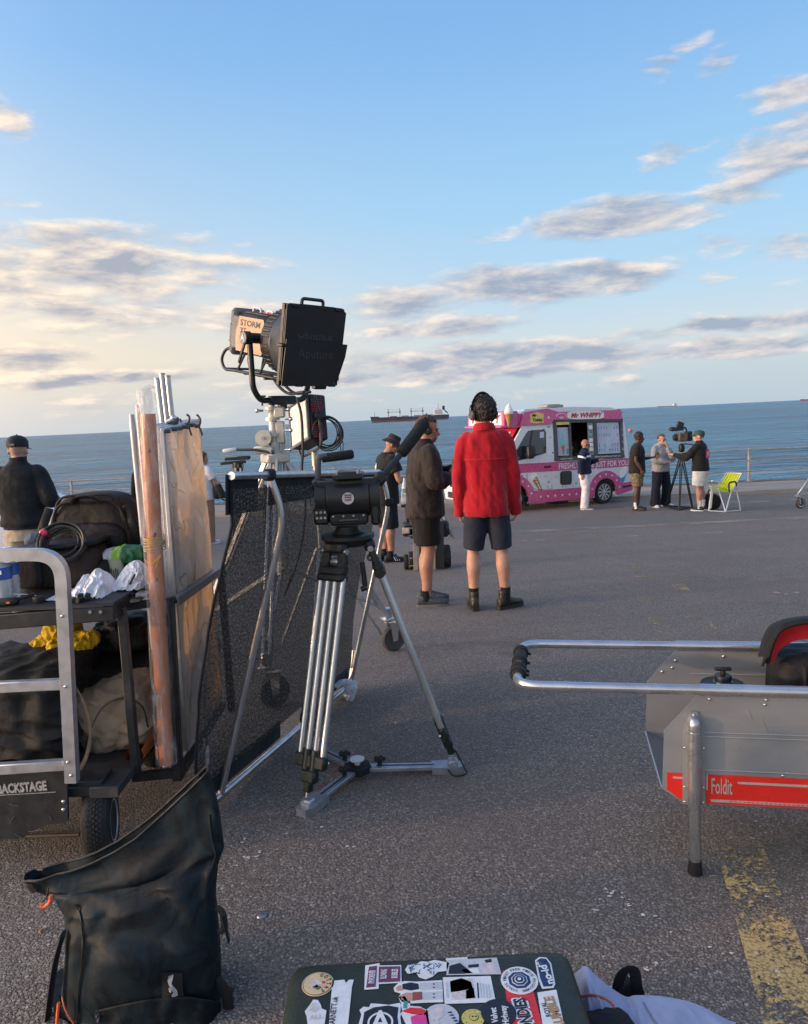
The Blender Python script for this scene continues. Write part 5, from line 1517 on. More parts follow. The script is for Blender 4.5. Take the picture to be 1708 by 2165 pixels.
b.box((SX, SY, zc+.0), (.15, .15, .06), Matrix.Rotation(.5, 3, 'Z'), .01); b.box((SX+.045, SY, zc+.16), (.06, .05, .14), None, .008); b.box((SX+.05, SY-.02, zc+.285), (.07, .05, .07), None, .01)
cl = b.build('collar', M_pale, st)
for (x, z) in ((-.05, .30), (.075, .30), (.08, .17), (.085, .24), (.07, .05)):
    b = MB(); b.cyl((SX+x, SY-.03, zc+z), (SX+x+.03*(1 if x > 0 else -1), SY-.04, zc+z), .007, n=8); b.sph((SX+x+.035*(1 if x > 0 else -1), SY-.04, zc+z), .014, 8, 6); b.build('wing_screw', M_chrome, cl)
b = MB(); b.tube([(SX-.055, SY-.02, zc+.33), (SX-.052, SY-.02, zc+.385)], .006, 8); b.bar((SX-.075, SY-.02, zc+.39), (SX-.03, SY-.02, zc+.388), .012, .012); b.build('locking_pin', M_black, cl)
b = MB(); b.cyl((SX-.055, SY-.075, zc+.13), (SX-.055, SY-.02, zc+.13), .050, n=28); b.box((SX-.06, SY-.05, zc+.055), (.12, .06, .05), None, .01); w_ = b.build('winch', M_pale, st)
b = MB(); b.cyl((SX-.055, SY-.085, zc+.13), (SX-.055, SY-.07, zc+.13), .012, n=14); b.build('winch_axle', M_alu2, w_)
cr = [D(575, 957, 4.68), D(540, 951, 4.66), D(505, 951, 4.64), D(500, 951, 4.64)]
b = MB(); b.tube(cr, .0085, 10); b.sph(cr[0], .016, 8, 6); ch = b.build('crank', M_gdark, st)
b = MB(); b.tube([D(500, 951, 4.64), D(497, 951, 4.64), D(473, 954, 4.63), D(471, 954, 4.63)], [.009, .015, .0135, .010], 12); b.build('crank_grip', M_wplas, ch)
cd = Vector((G(830, 1372).x-SX, G(830, 1372).y-SY, 0)); LR = cd.length; cd.normalize()
for k in range(3):
    d = Matrix.Rotation(radians(120*k), 3, 'Z') @ cd
    e = Vector((SX, SY, 0))+d*(LR-.03); gz = zg(e.y); e.z = gz+.235
    tp = Vector((SX, SY, zc-.005))+d*.055; sd = Vector((-d.y, d.x, 0))
    b = MB()
    for o in (-.02, .02): b.bar(tp+sd*o, e+sd*o, .022, .034, .004)
    lg_ = b.build('leg', M_alu, st)
    lo = Vector((SX, SY, zc-.72))+d*.04
    b = MB(); b.bar(lo, tp.lerp(e, .93), .018, .026, .003); b.build('brace', M_alu, lg_)
    b = MB(); b.box(e+Vector((0, 0, -.01)), (.085, .085, .012), Matrix.Rotation(atan2(d.y, d.x), 3, 'Z'), .003); b.box(e+Vector((0, 0, .03)), (.05, .05, .08), Matrix.Rotation(atan2(d.y, d.x), 3, 'Z'), .006); b.cyl(e+Vector((0, 0, -.035)), e, .028, n=16)
    hw = d*.03+sd*.0
    wc = Vector((e.x, e.y, gz+.092))+Vector((.035, -.03, 0))
    ax_ = Vector((.45, -.9, 0)).normalized()
    for o in (-.034, .034):
        b.prism([(-.032, .115), (.032, .115), (.018, -.014), (-.018, -.014)], wc+ax_*o, Vector((-ax_.y, ax_.x, 0)), (0, 0, 1), ax_*.004)
    b.bar(e+Vector((.02, -.06, -.02)), e+Vector((.10, -.12, .0)), .03, .006)
    fk = b.build('caster_fork', M_chrome, st, fix=True)
    b = MB(); b.lathe([(.058, -.020), (.080, -.024), (.090, -.012), (.092, 0), (.090, .012), (.080, .024), (.058, .020)], wc, ax_, 32); wh = b.build('caster_wheel', mat('grey_rubber', (.055, .055, .055), .8, var=.2, bump=.3, bs=90), st)
    b = MB(); b.lathe([(.0, -.024), (.012, -.024), (.016, -.010), (.045, -.008), (.060, -.018), (.060, .018), (.045, .008), (.016, .010), (.012, .024), (0, .024)], wc, ax_, 28); b.build('rim', M_chrome, wh)

# --- the big lamp
tl = radians(13)
bb_ = Vector((.74*cos(tl), -.672*cos(tl), -sin(tl))).normalized()
ss = Vector((-.672, -.74, 0)).normalized()
uu = ss.cross(bb_).normalized()
if uu.z < 0: uu = -uu
P0 = D(588, 718, SY)
LM = Matrix(((bb_.x, ss.x, uu.x, P0.x), (bb_.y, ss.y, uu.y, P0.y), (bb_.z, ss.z, uu.z, P0.z), (0, 0, 0, 1))) @ Matrix.Scale(.93, 4)
lamp = root('film_lamp', P0-Vector((0, 0, .45)), 'big black film lamp with copper side panel and closed barn doors', 'film light')
M_lampb = mat('lamp_body', (.020, .020, .022), .5, var=.2)
M_lampg = mat('lamp_grey', (.10, .10, .105), .5, var=.15)
M_copper = mat('lamp_side_panel', (.30, .20, .145), .42, .35, var=.08)
def LB_(): return MB(LM)
b = LB_(); b.box((-.14, 0, .01), (.42, .25, .27), None, .03); b.build('housing', M_lampb, lamp)
b = LB_(); b.box((-.335, 0, .01), (.075, .275, .315), None, .025); b.box((-.30, .132, .01), (.10, .016, .22), None, .007); rp = b.build('rear_plate', M_lampg, lamp)
o = LM @ Vector((-.352, .139, -.04)); 
text('lettering', 'Aputure', M_dark, rp, LM @ Vector((-.338, .1405, .0)), uu, -bb_, .018, 'CENTER', .12, .001, .01)
b = LB_(); b.prism([(-.27, -.115), (.01, -.115), (.03, -.07), (.03, .07), (.01, .115), (-.25, .115), (-.26, .06), (-.28, .02), (-.28, -.05)], (0, .125, .005), (1, 0, 0), (0, 0, 1), (0, .016, 0)); pn = b.build('side_panel', M_copper, lamp, fix=True)
text('lettering', 'STORM', M_dark, pn, LM @ Vector((-.125, .1412, .062)), bb_, uu, .036, 'CENTER', .20, .0015, .012)
text('lettering', 'XT', M_dark, pn, LM @ Vector((-.20, .1412, .010)), bb_, uu, .036, 'CENTER', .06, .0015, .012)
b = LB_(); b.box((-.12, .0, .148), (.26, .20, .02), None, .008); tpp = b.build('top_deck', M_black, lamp)
b = LB_(); b.tube(bend([(-.21, .06, .15), (-.205, .06, .185), (-.13, .06, .185), (-.125, .06, .15)], .02), .008, 8); b.build('top_handle', M_wplas, lamp)
b = LB_(); b.tube(bend([(-.06, .06, .15), (-.055, .06, .175), (.0, .06, .175), (.005, .06, .15)], .02), .008, 8); b.build('top_handle', M_wplas, lamp)
b = LB_(); b.box((-.03, 0, .160), (.16, .12, .012), None, .004); b.build('red_strip', M_vred, lamp)
b = LB_(); b.lathe([(.13, -.02), (.165, .0), (.190, .03), (.200, .035), (.205, .15), (.215, .16), (.235, .18), (.25, .29), (.22, .30)], (.03, 0, 0), (1, 0, 0), 48); b.build('reflector', M_lampb, lamp)
for k in range(40):
    a = 2*pi*k/40
    if k % 10 == 0: continue
    b = LB_(); b.bar((.075, .205*cos(a), .205*sin(a)), (.165, .207*cos(a), .207*sin(a)), .018, .012, .003, up=(0, cos(a), sin(a))); b.build('cooling_fin', M_anod, lamp)
b = LB_(); b.lathe([(.206, .0), (.222, .004), (.222, .018), (.206, .022)], (.175, 0, 0), (1, 0, 0), 40); b.build('ring', M_anod, lamp)
SB = .90
# barn doors: square frame with the flaps folded shut
BX = .335
b = LB_()
for sy, sz, wy, wz in ((0, .24, .50, .02), (0, -.24, .50, .02), (.24, 0, .02, .48), (-.24, 0, .02, .48)): b.box((BX, sy, sz), (.03, wy, wz), None, .004)
bd = b.build('barn_door_frame', M_black, lamp)
M_door = mat('barn_door_black', (.010, .011, .014), .42, var=.12, vs=4)
def flap(out, x, rotx, nm='barn_door'):
    b = LB_(); b.prism([(p*SB, q*SB) for p, q in out], (x, 0, 0), (0, 1, 0), (0, 0, 1), (.006, 0, 0)); return b.build(nm, M_door, lamp, fix=True)
d1 = flap([(-.27, .0), (.275, .0), (.275, .275), (.15, .285), (-.15, .285), (-.24, .275), (-.275, .25)], BX+.028, 0)
d2 = flap([(-.30, .03), (.275, .045), (.285, -.20), (.285, -.275), (-.14, -.275), (-.17, -.265), (-.24, -.215), (-.29, -.06)], BX+.046, 0)
d3 = flap([(.275, -.24), (.10, -.16), (.10, .16), (.275, .24)], BX+.016, 0); d4 = flap([(-.275, -.24), (-.10, -.16), (-.10, .16), (-.275, .24)], BX+.018, 0)
M_lampt = mat('door_print', (.055, .058, .066), .35)
text('lettering', 'Aputure', M_lampt, d2, LM @ Vector((BX+.053, .0, -.07)), -ss, uu, .055, 'CENTER', .27, .0008, -.0)
text('lettering', 'Aputure', M_lampt, d1, LM @ Vector((BX+.035, .0, .075)), -ss, -uu, .045, 'CENTER', .27, .0008, -.0)
for (y, z) in ((-.18, .243), (.18, .243), (-.18, -.243), (.10, -.243), (.243, 0)):
    b = LB_(); b.box((BX+.02, y, z), (.05, .06, .022), None, .005); b.build('hinge', M_black, bd)
b = LB_(); b.tube(bend([(BX-.02, .09, .243), (BX-.02, .09, .288), (BX+.01, -.06, .288), (BX+.01, -.06, .243)], .025), .011, 8); b.build('carry_handle', M_anod, lamp)
b = LB_(); b.box((BX+.01, -.09, -.258), (.05, .10, .03), None, .008); b.build('latch', M_black, bd)
# yoke and rear cage
yk = []
for sgn in (1, -1): yk.append(LM @ Vector((.0, sgn*.235, 0)))
bot = Vector((P0.x, P0.y, zt+.045))
b = MB(); P = [yk[0]+Vector((0, 0, .02)), yk[0]+Vector((0.0, 0, -.30)), Vector((yk[0].x, yk[0].y, bot.z)).lerp(bot, .22)+Vector((0, 0, .0)), bot, Vector((yk[1].x, yk[1].y, bot.z)).lerp(bot, .22), yk[1]+Vector((0, 0, -.30)), yk[1]+Vector((0, 0, .02))]
b.tube(bend(P, .16, 10), .0185, 12, flat=(1, 1)); yo = b.build('yoke', M_anod, lamp)
b = MB(); b.bar(bot-ss*.10, bot+ss*.10, .05, .055, .008); b.cyl(bot-Vector((0, 0, .07)), bot, .030, n=18); b.build('yoke_mount', M_black, yo)
for sgn in (1, -1):
    b = LB_(); b.cyl((0, sgn*.14, 0), (0, sgn*.24, 0), .034, n=24); b.cyl((0, sgn*.24, 0), (0, sgn*.285, 0), .043, .040, n=28); kb = b.build('tilt_knob', M_lampb, lamp)
    if sgn > 0:
        b = LB_(); b.cyl((0, .285, 0), (0, .288, 0), .036, n=24); b.build('knob_disc', mat('knob_grey', (.14, .14, .15), .4), kb)
        text('lettering', 'A', M_txt, kb, LM @ Vector((0, .289, -.020)), bb_, uu, .04, 'CENTER', .034, .001, .01)
        b = LB_(); b.bar((-.01, .26, -.03), (-.07, .255, -.17), .014, .022, .004); b.build('tilt_lever', M_lampb, kb)
b = LB_(); b.tube(bend([(-.33, .10, -.10), (-.43, .11, -.12), (-.47, .115, -.20), (-.42, .115, -.265), (-.34, .11, -.255), (.22, .11, -.235)], .05, 6), .0105, 10); b.build('cage_rail', M_lampb, lamp)
b = LB_(); b.tube(bend([(-.33, -.10, -.10), (-.43, -.11, -.12), (-.47, -.115, -.20), (-.42, -.115, -.265), (-.34, -.11, -.255), (.22, -.11, -.235)], .05, 6), .0105, 10); b.build('cage_rail', M_lampb, lamp)
b = LB_()
for x in (-.42, -.20, .02): b.tube([(x, -.11, -.258), (x, .11, -.258)], .009, 8)
for x in (-.24, .0):
    for y in (-.08, .08): b.tube([(x, y, -.12), (x-.05, y*1.3, -.255)], .008, 8)
b.build('cage_bar', M_lampb, lamp)
for y in (.04, -.02):
    b = LB_(); b.tube(spline([(-.10, y, -.245), (.0, y, -.24), (.10, y, -.30), (.18, y-.02, -.33), (.30, y-.04, -.30)], 6), .010, 8); b.build('power_cable', M_cable, lamp)

# --- second lamp: small panel on its own stand
S2 = D(668, 1005, 5.15)
p2 = root('light_stand', (S2.x, S2.y, zg(S2.y)), 'thin pale light stand under the small white panel lamp', 'light stand')
z2 = D(668, 948, 5.15).z
b = MB(); b.cyl((S2.x, S2.y, zg(S2.y)+.25), (S2.x, S2.y, z2-.02), .016, n=14); b.cyl((S2.x, S2.y, z2-.12), (S2.x, S2.y, z2-.02), .023, n=14); b.build('column', M_pale, p2)
for k in range(3):
    a = .4+k*2.094
    b = MB(); b.bar((S2.x+.03*cos(a), S2.y+.03*sin(a), zg(S2.y)+.75), (S2.x+.45*cos(a), S2.y+.45*sin(a), zg(S2.y+.45*sin(a))+.015), .02, .02, .003); b.build('leg', M_alu, p2)
f2 = Vector((-.86, -.50, .10)).normalized(); l2 = Vector((.50, -.86, 0)).normalized(); u2 = f2.cross(l2)
if u2.z < 0: u2 = -u2
Rr = Matrix.Rotation(radians(14), 3, f2)
l2 = Rr @ l2; u2 = Rr @ u2
cc = D(634, 893, 5.05)
PM = Matrix(((l2.x, -f2.x, u2.x, cc.x), (l2.y, -f2.y, u2.y, cc.y), (l2.z, -f2.z, u2.z, cc.z), (0, 0, 0, 1)))
pl2 = root('panel_lamp', cc-Vector((0, 0, .2)), 'small white fronted panel lamp with red vents behind the big lamp', 'film light')
b = MB(PM); b.box((0, .065, 0), (.32, .12, .305), None, .01); b.build('housing', M_lampb, pl2)
b = MB(PM); b.box((0, -.002, 0), (.285, .012, .27), None, .004); b.build('diffuser', mat('panel_diffuser', (.72, .68, .66), .6, var=.06, vs=12), pl2)
b = MB(PM)
for x, z, w_, h in ((0, .145, .32, .022), (0, -.145, .32, .022), (.15, 0, .02, .27), (-.15, 0, .02, .27)): b.box((x, -.006, z), (w_, .02, h), None, .004)
b.build('bezel', M_lampg, pl2)
for z0 in (.075, -.095):
    b = MB(PM)
    for k in range(6): b.box((.1615, .055, z0-.04+k*.016), (.003, .07, .006)); b.box((.1615, .02+.07*(k % 2), z0-.032+k*.016), (.003, .006, .012))
    b.build('vent', mat('vent_red', (.45, .02, .04), .5), pl2)
b = MB(PM); b.cyl((.16, .06, 0), (.20, .06, 0), .03, n=18); b.build('tilt_knob', M_black, pl2)
b = MB(PM); b.bar((.19, .06, .0), (.225, .02, .12), .012, .02, .004); b.build('tilt_lever', M_black, pl2)
b = MB(); b.tube(bend([PM @ Vector((.185, .06, 0)), PM @ Vector((.185, .06, -.20)), Vector((S2.x, S2.y, z2-.02)), PM @ Vector((-.185, .06, -.20)), PM @ Vector((-.185, .06, 0))], .06), .010, 10); b.build('yoke', M_gdark, pl2)
cq = D(690, 915, 4.93)
co = root('cable_coil', cq-Vector((0, 0, .12)), 'coil of black cable hanging off the small panel lamp', 'cable')
for k in range(7):
    rr = random.Random(k)
    b = MB(); r_ = .088+rr.uniform(-.010, .010); ox, oz = rr.uniform(-.012, .012), rr.uniform(-.012, .012)
    b.tube([cq+Vector((ox+r_*cos(a), -.012*k+.03+.012*sin(2*a+k), oz+r_*1.12*sin(a))) for a in [2*pi*i/36 for i in range(36)]], .0042, 7, closed=True); b.build('loop', M_cable, co)
for k in range(2):
    b = MB(); b.tube(spline([cq+Vector((.07+.01*k, -.02, .02)), cq+Vector((.085+.02*k, -.02, -.06)), cq+Vector((.09+.012*k, -.02, -.13))], 6), .0035, 6); b.build('tail', M_cable, co)
ca = root('lamp_cable', D(640, 990, 4.4), 'black power cable dropping from the big lamp behind the net', 'cable')
b = MB(); b.tube(spline([D(628, 842, 4.5), D(637, 880, 4.5), D(640, 950, 4.5), D(638, 1000, 4.5), D(645, 1080, 4.4), D(630, 1180, 4.3), D(600, 1260, 4.3)], 8), .0085, 8); b.build('flex', M_cable, ca)

# --- machines behind the crew
def wheel_(b, c, ax, r, w, n=24): b.lathe([(r*.55, -w/2), (r*.92, -w/2), (r, -w*.3), (r, w*.3), (r*.92, w/2), (r*.55, w/2)], c, ax, n)
rv = root('equipment_trolley', G(900, 1185), 'black motorised trolley with two folded ramps standing behind the crew', 'trolley')
Y = 9.3
M_beige = mat('beige_ramp', (.27, .23, .19), .7, var=.2)
b = MB(); b.box(D(905, 1115, Y), (.50, .45, .20), None, .03); b.box(D(868, 1118, Y-.1), (.20, .25, .16), None, .02); b.box(D(890, 1085, Y+.1), (.18, .2, .25), None, .03); b.build('chassis', M_black, rv)
b = MB(); b.box(D(858, 1122, Y-.24), (.09, .03, .07), None, .006); b.build('motor_cover', mat('engine_pale', (.45, .38, .33), .5, var=.4, vs=20), rv)
for (u, v, r, w_) in ((943, 1165, .145, .10), (857, 1148, .095, .06), (868, 1166, .12, .05), (925, 1160, .12, .08)):
    b = MB(); c = D(u, v, Y-.1); c.z = zg(Y-.1)+r; wheel_(b, c, (1, 0, 0), r, w_); wl_ = b.build('wheel', M_tyre, rv)
    b = MB(); b.lathe([(0, -w_*.4), (r*.55, -w_*.45), (r*.55, w_*.45), (0, w_*.4)], c, (1, 0, 0), 16); b.build('rim', M_gdark, wl_)
for u in (879, 916):
    b = MB(); q0, q1 = D(u, 1200, Y-.3), D(u-2, 1100, Y-.3); q0.z = zg(Y-.3)+.01; b.bar(q0, q1, .055, .03, .004, up=(0, 1, 0)); rp_ = b.build('ramp', M_beige, rv); b = MB(); b.bar(q0+Vector((.09, .02, 0)), q1+Vector((.09, .02, -.02)), .09, .02, .003, up=(0, 1, 0)); b.build('ramp_plate', M_dark, rp_)
    for k in range(6):
        b = MB(); qq = q0.lerp(q1, .1+.15*k); b.box(qq+Vector((-.05, -.01, 0)), (.06, .012, .012)); b.build('rung', M_chrome, rp_)
b = MB(); b.box(D(866, 1072, Y-.12), (.085, .06, .11), None, .01); b.build('orange_lamp', mat('orange_lamp', (.48, .06, .02), .3), rv)
b = MB(); b.cyl(D(862, 1110, Y), D(857, 1052, Y), .022, n=10); b.build('steering_column', M_black, rv)
b = MB(); b.box(D(932, 1128, Y-.25), (.07, .02, .05), None, .004); b.build('red_plate', M_vred, rv)
b = MB(); b.bar(D(938, 1090, Y-.1), D(958, 1140, Y-.15), .05, .03, .004); b.build('flap', M_beige, rv)
bx = D(856, 1036, Y)
t = root('water_bottle', bx-Vector((0, 0, .1)), 'clear water bottle with printed label standing on the black trolley', 'bottle')
M_clear = mat('clear_plastic', (.72, .80, .86), .12, var=.05, spec=.6)
b = MB(); b.lathe([(.0, -.16), (.040, -.16), (.042, .02), (.036, .07), (.016, .12), (.016, .15), (0, .15)], bx, n=16); b.build('bottle', mat('bottle_frost', (.42, .46, .48), .25, var=.15, vs=30), t)
b = MB(); b.lathe([(.0435, -.05), (.0435, .02)], bx, n=16); b.build('label', mat('bottle_label', (.15, .20, .16), .5, var=.6, vs=40), t)
cx_ = D(858, 1058, Y)
t = root('crate', cx_-Vector((0, 0, .10)), 'pale printed carton below the water bottle on the black trolley', 'box')
b = MB(); b.box(cx_+Vector((.01, 0, .03)), (.13, .13, .14), None, .006); b.build('carton', mat('carton_print', (.42, .44, .47), .5, var=.35, vs=16), t)
b = MB(); b.box(cx_+Vector((.01, 0, -.06)), (.15, .15, .04), None, .006); b.build('tray', M_black, t)
# camera rig beyond the net, left of the stand
rg = root('camera_rig', G(500, 1145), 'black camera rig on a post beyond the net with a padded arm', 'camera rig')
Y = 12.5
b = MB(); b.box(D(502, 969, Y), (.40, .16, .055), None, .01); b.box(D(515, 967, Y-.02), (.22, .10, .05), None, .01); b.build('top_plate', M_black, rg)
b = MB(); b.bar(D(468, 980, Y), D(520, 976, Y), .05, .05, .008); b.tube([D(466, 981, Y), D(478, 977, Y)], .02, 8); b.build('handlebar', M_black, rg)
b = MB(); b.cyl(D(503, 1145, Y), D(503, 978, Y), .075, .085, n=14); b.build('post', M_black, rg)
for k in range(5):
    b = MB(); b.box(D(493+5*k, 985+(k % 2)*8, Y-.10), (.03, .02, .06)); b.build('connector', M_chrome if k % 2 else M_gdark, rg)
b = MB(); b.tube([D(460, 1024, Y-.2), D(463, 1034, Y-.2), D(470, 1046, Y-.2), D(490, 1052, Y-.1)], [.05, .06, .055, .03], 10); b.build('padded_arm', M_rub, rg)
b = MB(); b.tube(spline([D(462, 1048, Y-.2), D(475, 1058, Y-.2), D(492, 1056, Y-.1), D(500, 1040, Y)], 6), .012, 6); b.build('cable', M_cable, rg)
q = D(556, 1052, 12.0)
t = root('seat', q-Vector((0, 0, .5)), 'grey padded seat with black base glimpsed between the net frame tubes', 'seat')
b = MB(); b.soft(q+Vector((0, 0, .05)), (.20, .16, .34), Matrix.Rotation(-.15, 3, 'Y'), 3.5, 6); b.build('backrest', mat('seat_grey', (.06, .055, .05), .8, var=.2), t)
b = MB(); b.box(q+Vector((-.01, -.09, .09)), (.09, .012, .06)); b.build('seat_label', mat('seat_label', (.22, .21, .18), .6), t)
b = MB(); b.soft(q+Vector((.03, 0, -.14)), (.34, .4, .10), None, 4, 5); b.cyl(q+Vector((.03, 0, -.7)), q+Vector((.03, 0, -.15)), .05, n=10); b.build('base', M_black, t)
# parked white car behind the cart
cy = 11.4
cw = root('parked_car', G(150, 1186), 'white car parked behind the man in the black cap, mostly hidden by the big bag', 'car')
def cP(u, v): a = D(u, v, cy); return (a.x, a.z)
gz = zg(cy)
x0 = D(310, 1100, cy).x-3.35
M_carw = mat('car_white', (.68, .70, .74), .25, var=.03, coat=.5)
prof = [(0, .30), (0, .75), (.25, .98), (.7, 1.05), (1.15, 1.38), (2.1, 1.40), (2.85, .97), (3.7, .80), (4.08, .64), (4.15, .48), (4.1, .30)]
b = MB(); b.prism([(x0-1.55+x, gz+z) for x, z in prof], (0, cy, 0), (1, 0, 0), (0, 0, 1), (0, 1.75, 0)); b.build('body', M_carw, cw, fix=True, ang=25)
b = MB(); b.prism([(x0-1.55+x, gz+z) for x, z in [(.85, 1.06), (1.2, 1.33), (2.05, 1.34), (2.6, 1.02)]], (0, cy-.006, 0), (1, 0, 0), (0, 0, 1), (0, .02, 0)); b.build('side_window', M_glass, cw, fix=True)
b = MB(); b.add([(x0-1.55+2.13, cy+.12, gz+1.40), (x0-1.55+2.13, cy+1.6, gz+1.40), (x0-1.55+2.86, cy+1.65, gz+1.0), (x0-1.55+2.86, cy+.08, gz+1.0)], [(0, 3, 2, 1)]); b.build('windscreen', mat('sky_glass', (.25, .38, .50), .06, spec=.9), cw)  # blue base colour stands in for the sky reflected in the windscreen
for x in (.75, 3.35):
    b = MB(); wheel_(b, (x0-1.55+x, cy+.08, gz+.31), (0, 1, 0), .31, .2, 28); w_ = b.build('wheel', M_tyre, cw)
    b = MB(); b.lathe([(0, -.10), (.18, -.105), (.18, .1)], (x0-1.55+x, cy+.08, gz+.31), (0, 1, 0), 24); b.build('rim', M_alloy, w_)
# --- film camera on a tripod beside the van, chair, bag, caster stand
Y = 17.0
fc = root('distant_tripod', G(1440, 1078), 'thin black tripod under the film camera by the van', 'tripod')
top_ = D(1441, 960, Y)
for u, v in ((1408, 1072), (1436, 1080), (1464, 1076)):
    g = G(u, v)
    for o in (-.024, .024):
        b = MB(); b.tube([top_+Vector((o, 0, 0)), g+Vector((o*.4, 0, .02))], .014, 8); b.build('leg', M_anod, fc)
b = MB(); b.tube([G(1436, 1080)+Vector((0, 0, .03)), G(1464, 1076)+Vector((0, 0, .03)), G(1408, 1072)+Vector((0, 0, .03))], .012, 6, closed=True); b.build('spreader', M_anod, fc)
b = MB(); b.soft(D(1441, 947, Y), (.12, .14, .20), None, 3, 6); b.tube([D(1447, 938, Y), D(1472, 941, Y-.3)], .014, 8); b.build('head', M_anod2, fc)
fk = root('film_camera', D(1441, 935, Y), 'black and tan film camera with viewfinder on the tripod by the van', 'film camera')
b = MB(); b.box(D(1440, 924, Y), (.20, .3, .20), None, .02); b.build('body', mat('camera_tan', (.085, .065, .045), .5, var=.6, vs=16), fk)
b = MB(); b.box(D(1455, 922, Y), (.13, .2, .22), None, .02); b.build('battery', M_black, fk)
b = MB(); b.box(D(1430, 907, Y), (.30, .12, .08), None, .015); b.cyl(D(1418, 907, Y), D(1426, 907, Y), .05, n=12); b.build('viewfinder', M_black, fk)
b = MB(); b.box(D(1438, 898, Y), (.15, .08, .13), Matrix.Rotation(.4, 3, 'Y'), .015); b.build('monitor', M_black, fk)
b = MB(); b.tube(bend([D(1430, 912, Y), D(1432, 903, Y), D(1450, 904, Y), D(1452, 914, Y)], .05), .018, 8); b.build('top_handle', M_black, fk)
b = MB(); b.cyl(D(1424, 925, Y), D(1434, 925, Y), .075, n=14); b.build('lens', M_dark, fk)
# chair
ch = root('folding_chair', G(1535, 1081), 'lime green folding camping chair with white tube frame', 'folding chair')
M_lime = cloth('lime_canvas', (.46, .54, .015), .5, 6, .8)
M_wtube = mat('white_tube', (.62, .60, .56), .4, .2, var=.08)
y0, y1 = 15.75, 16.25
def CH(u, v, y): return D(u, v, y)
P_ = dict(bl=CH(1509, 1042, y0), br=CH(1547, 1042, y0+.02))
for y_, (u0, du_) in ((y0, (0, 0)), (y1, (14, -4))):
    b = MB(); b.tube(bend([CH(1500+u0*.2, 1079-u0*.3, y_), CH(1505+u0*.2, 1030, y_), CH(1500+u0, 1028, y_)], .05), .014, 8); b.build('frame_tube', M_wtube, ch)
def quad(name, pts, m, parent, th=.012):
    a, b_, c, d = [Vector(p) for p in pts]
    bb = MB(); bb.grid(lambda s_, t_: a.lerp(b_, s_).lerp(d.lerp(c, s_), t_)-Vector((0, 0, .03*sin(pi*s_)*sin(pi*t_))), 6, 6, th); return bb.build(name, m, parent)
s0, s1, s2, s3 = CH(1500, 1032, 15.7), CH(1540, 1040, 15.75), CH(1549, 1034, 16.1), CH(1510, 1028, 16.1)
quad('seat', [s0, s1, s2, s3], M_lime, ch)
b0, b1, b2, b3 = CH(1518, 1031, 16.1), CH(1548, 1037, 15.8), CH(1565, 1003, 15.95), CH(1538, 1001, 16.25)
bk = quad('backrest', [b0, b1, b2, b3], M_lime, ch)
for k in range(5):
    f = (k+.5)/5; b = MB(); b.bar(b0.lerp(b1, f)+Vector((0, -.02, 0)), b3.lerp(b2, f)+Vector((0, -.02, 0)), .008, .004); b.build('seam', mat('lime_seam', (.30, .36, .01), .8), bk)
for (A, B) in ((CH(1498, 1080, 15.75), CH(1505, 1029, 15.8)), (CH(1534, 1082, 15.6), CH(1547, 1035, 15.75)), (CH(1566, 1079, 15.9), CH(1556, 1030, 15.9)), (CH(1534, 1082, 15.6), CH(1518, 1032, 15.95)),
               (CH(1498, 1080, 15.75), CH(1534, 1082, 15.6)), (CH(1534, 1082, 15.6), CH(1566, 1079, 15.9)), (CH(1547, 1038, 15.75), CH(1568, 1001, 15.93)), (CH(1515, 1032, 16.2), CH(1536, 1000, 16.3)), (CH(1505, 1017, 15.8), CH(1530, 1021, 16.0)), (CH(1536, 1000, 16.3), CH(1568, 1001, 15.93))):
    b = MB(); b.tube([A, B], .014, 8); b.build('frame_tube', M_wtube, ch)
b = MB(); b.tube(bend([CH(1542, 1040, 15.7), CH(1540, 1020, 15.7), CH(1556, 1018, 15.7), CH(1557, 1028, 15.7)], .1), .018, 8); b.build('armrest', M_black, ch)
bgp = G(1511, 1079)
t = root('small_bag', bgp, 'small black bag on the ground behind the green chair', 'bag')
b = MB(); b.soft(bgp+Vector((0, .2, .17)), (.42, .26, .36), None, 2.6, 8, lambda u, p: p*(1+.08*fb(u, 2, 3))); b.build('bag_body', M_black_cloth, t)
b = MB(); b.tube(bend([bgp+Vector((-.08, .2, .33)), bgp+Vector((-.04, .2, .46)), bgp+Vector((.06, .2, .33))], .05), .012, 6); b.build('handle', M_black_cloth, t)
cg = G(1690, 1075)
t = root('caster_stand', cg, 'silver stand leg on a rubber caster cut by the right edge', 'light stand')
b = MB(); b.lathe([(.055, -.03), (.09, -.03), (.11, -.01), (.11, .01), (.09, .03), (.055, .03)], cg+Vector((.02, 0, .11)), (.1, -1, 0), 24); w_ = b.build('caster_wheel', mat('brown_rubber', (.07, .05, .045), .8), t)
b = MB(); b.lathe([(.0, -.02), (.055, -.028), (.075, -.032), (.075, .032), (.0, .02)], cg+Vector((.02, 0, .11)), (.1, -1, 0), 24); b.build('rim', M_chrome, w_)
b = MB(); b.bar(cg+Vector((-.01, -.045, .10)), cg+Vector((-.03, -.045, .26)), .07, .012); b.box(cg+Vector((-.03, 0, .26)), (.12, .12, .04), None, .01); b.build('caster_fork', M_alu2, t)
b = MB(); b.bar(cg+Vector((-.05, 0, .28)), D(1716, 1006, cg.y), .05, .05, .006); b.bar(cg+Vector((.0, 0, .30)), cg+Vector((.9, .1, .36)), .03, .03); b.build('leg', M_alu, t)
wb = G(742, 1480)
t = root('plastic_bag', wb, 'crumpled white plastic bag on the asphalt by the net frame foot', 'bag')
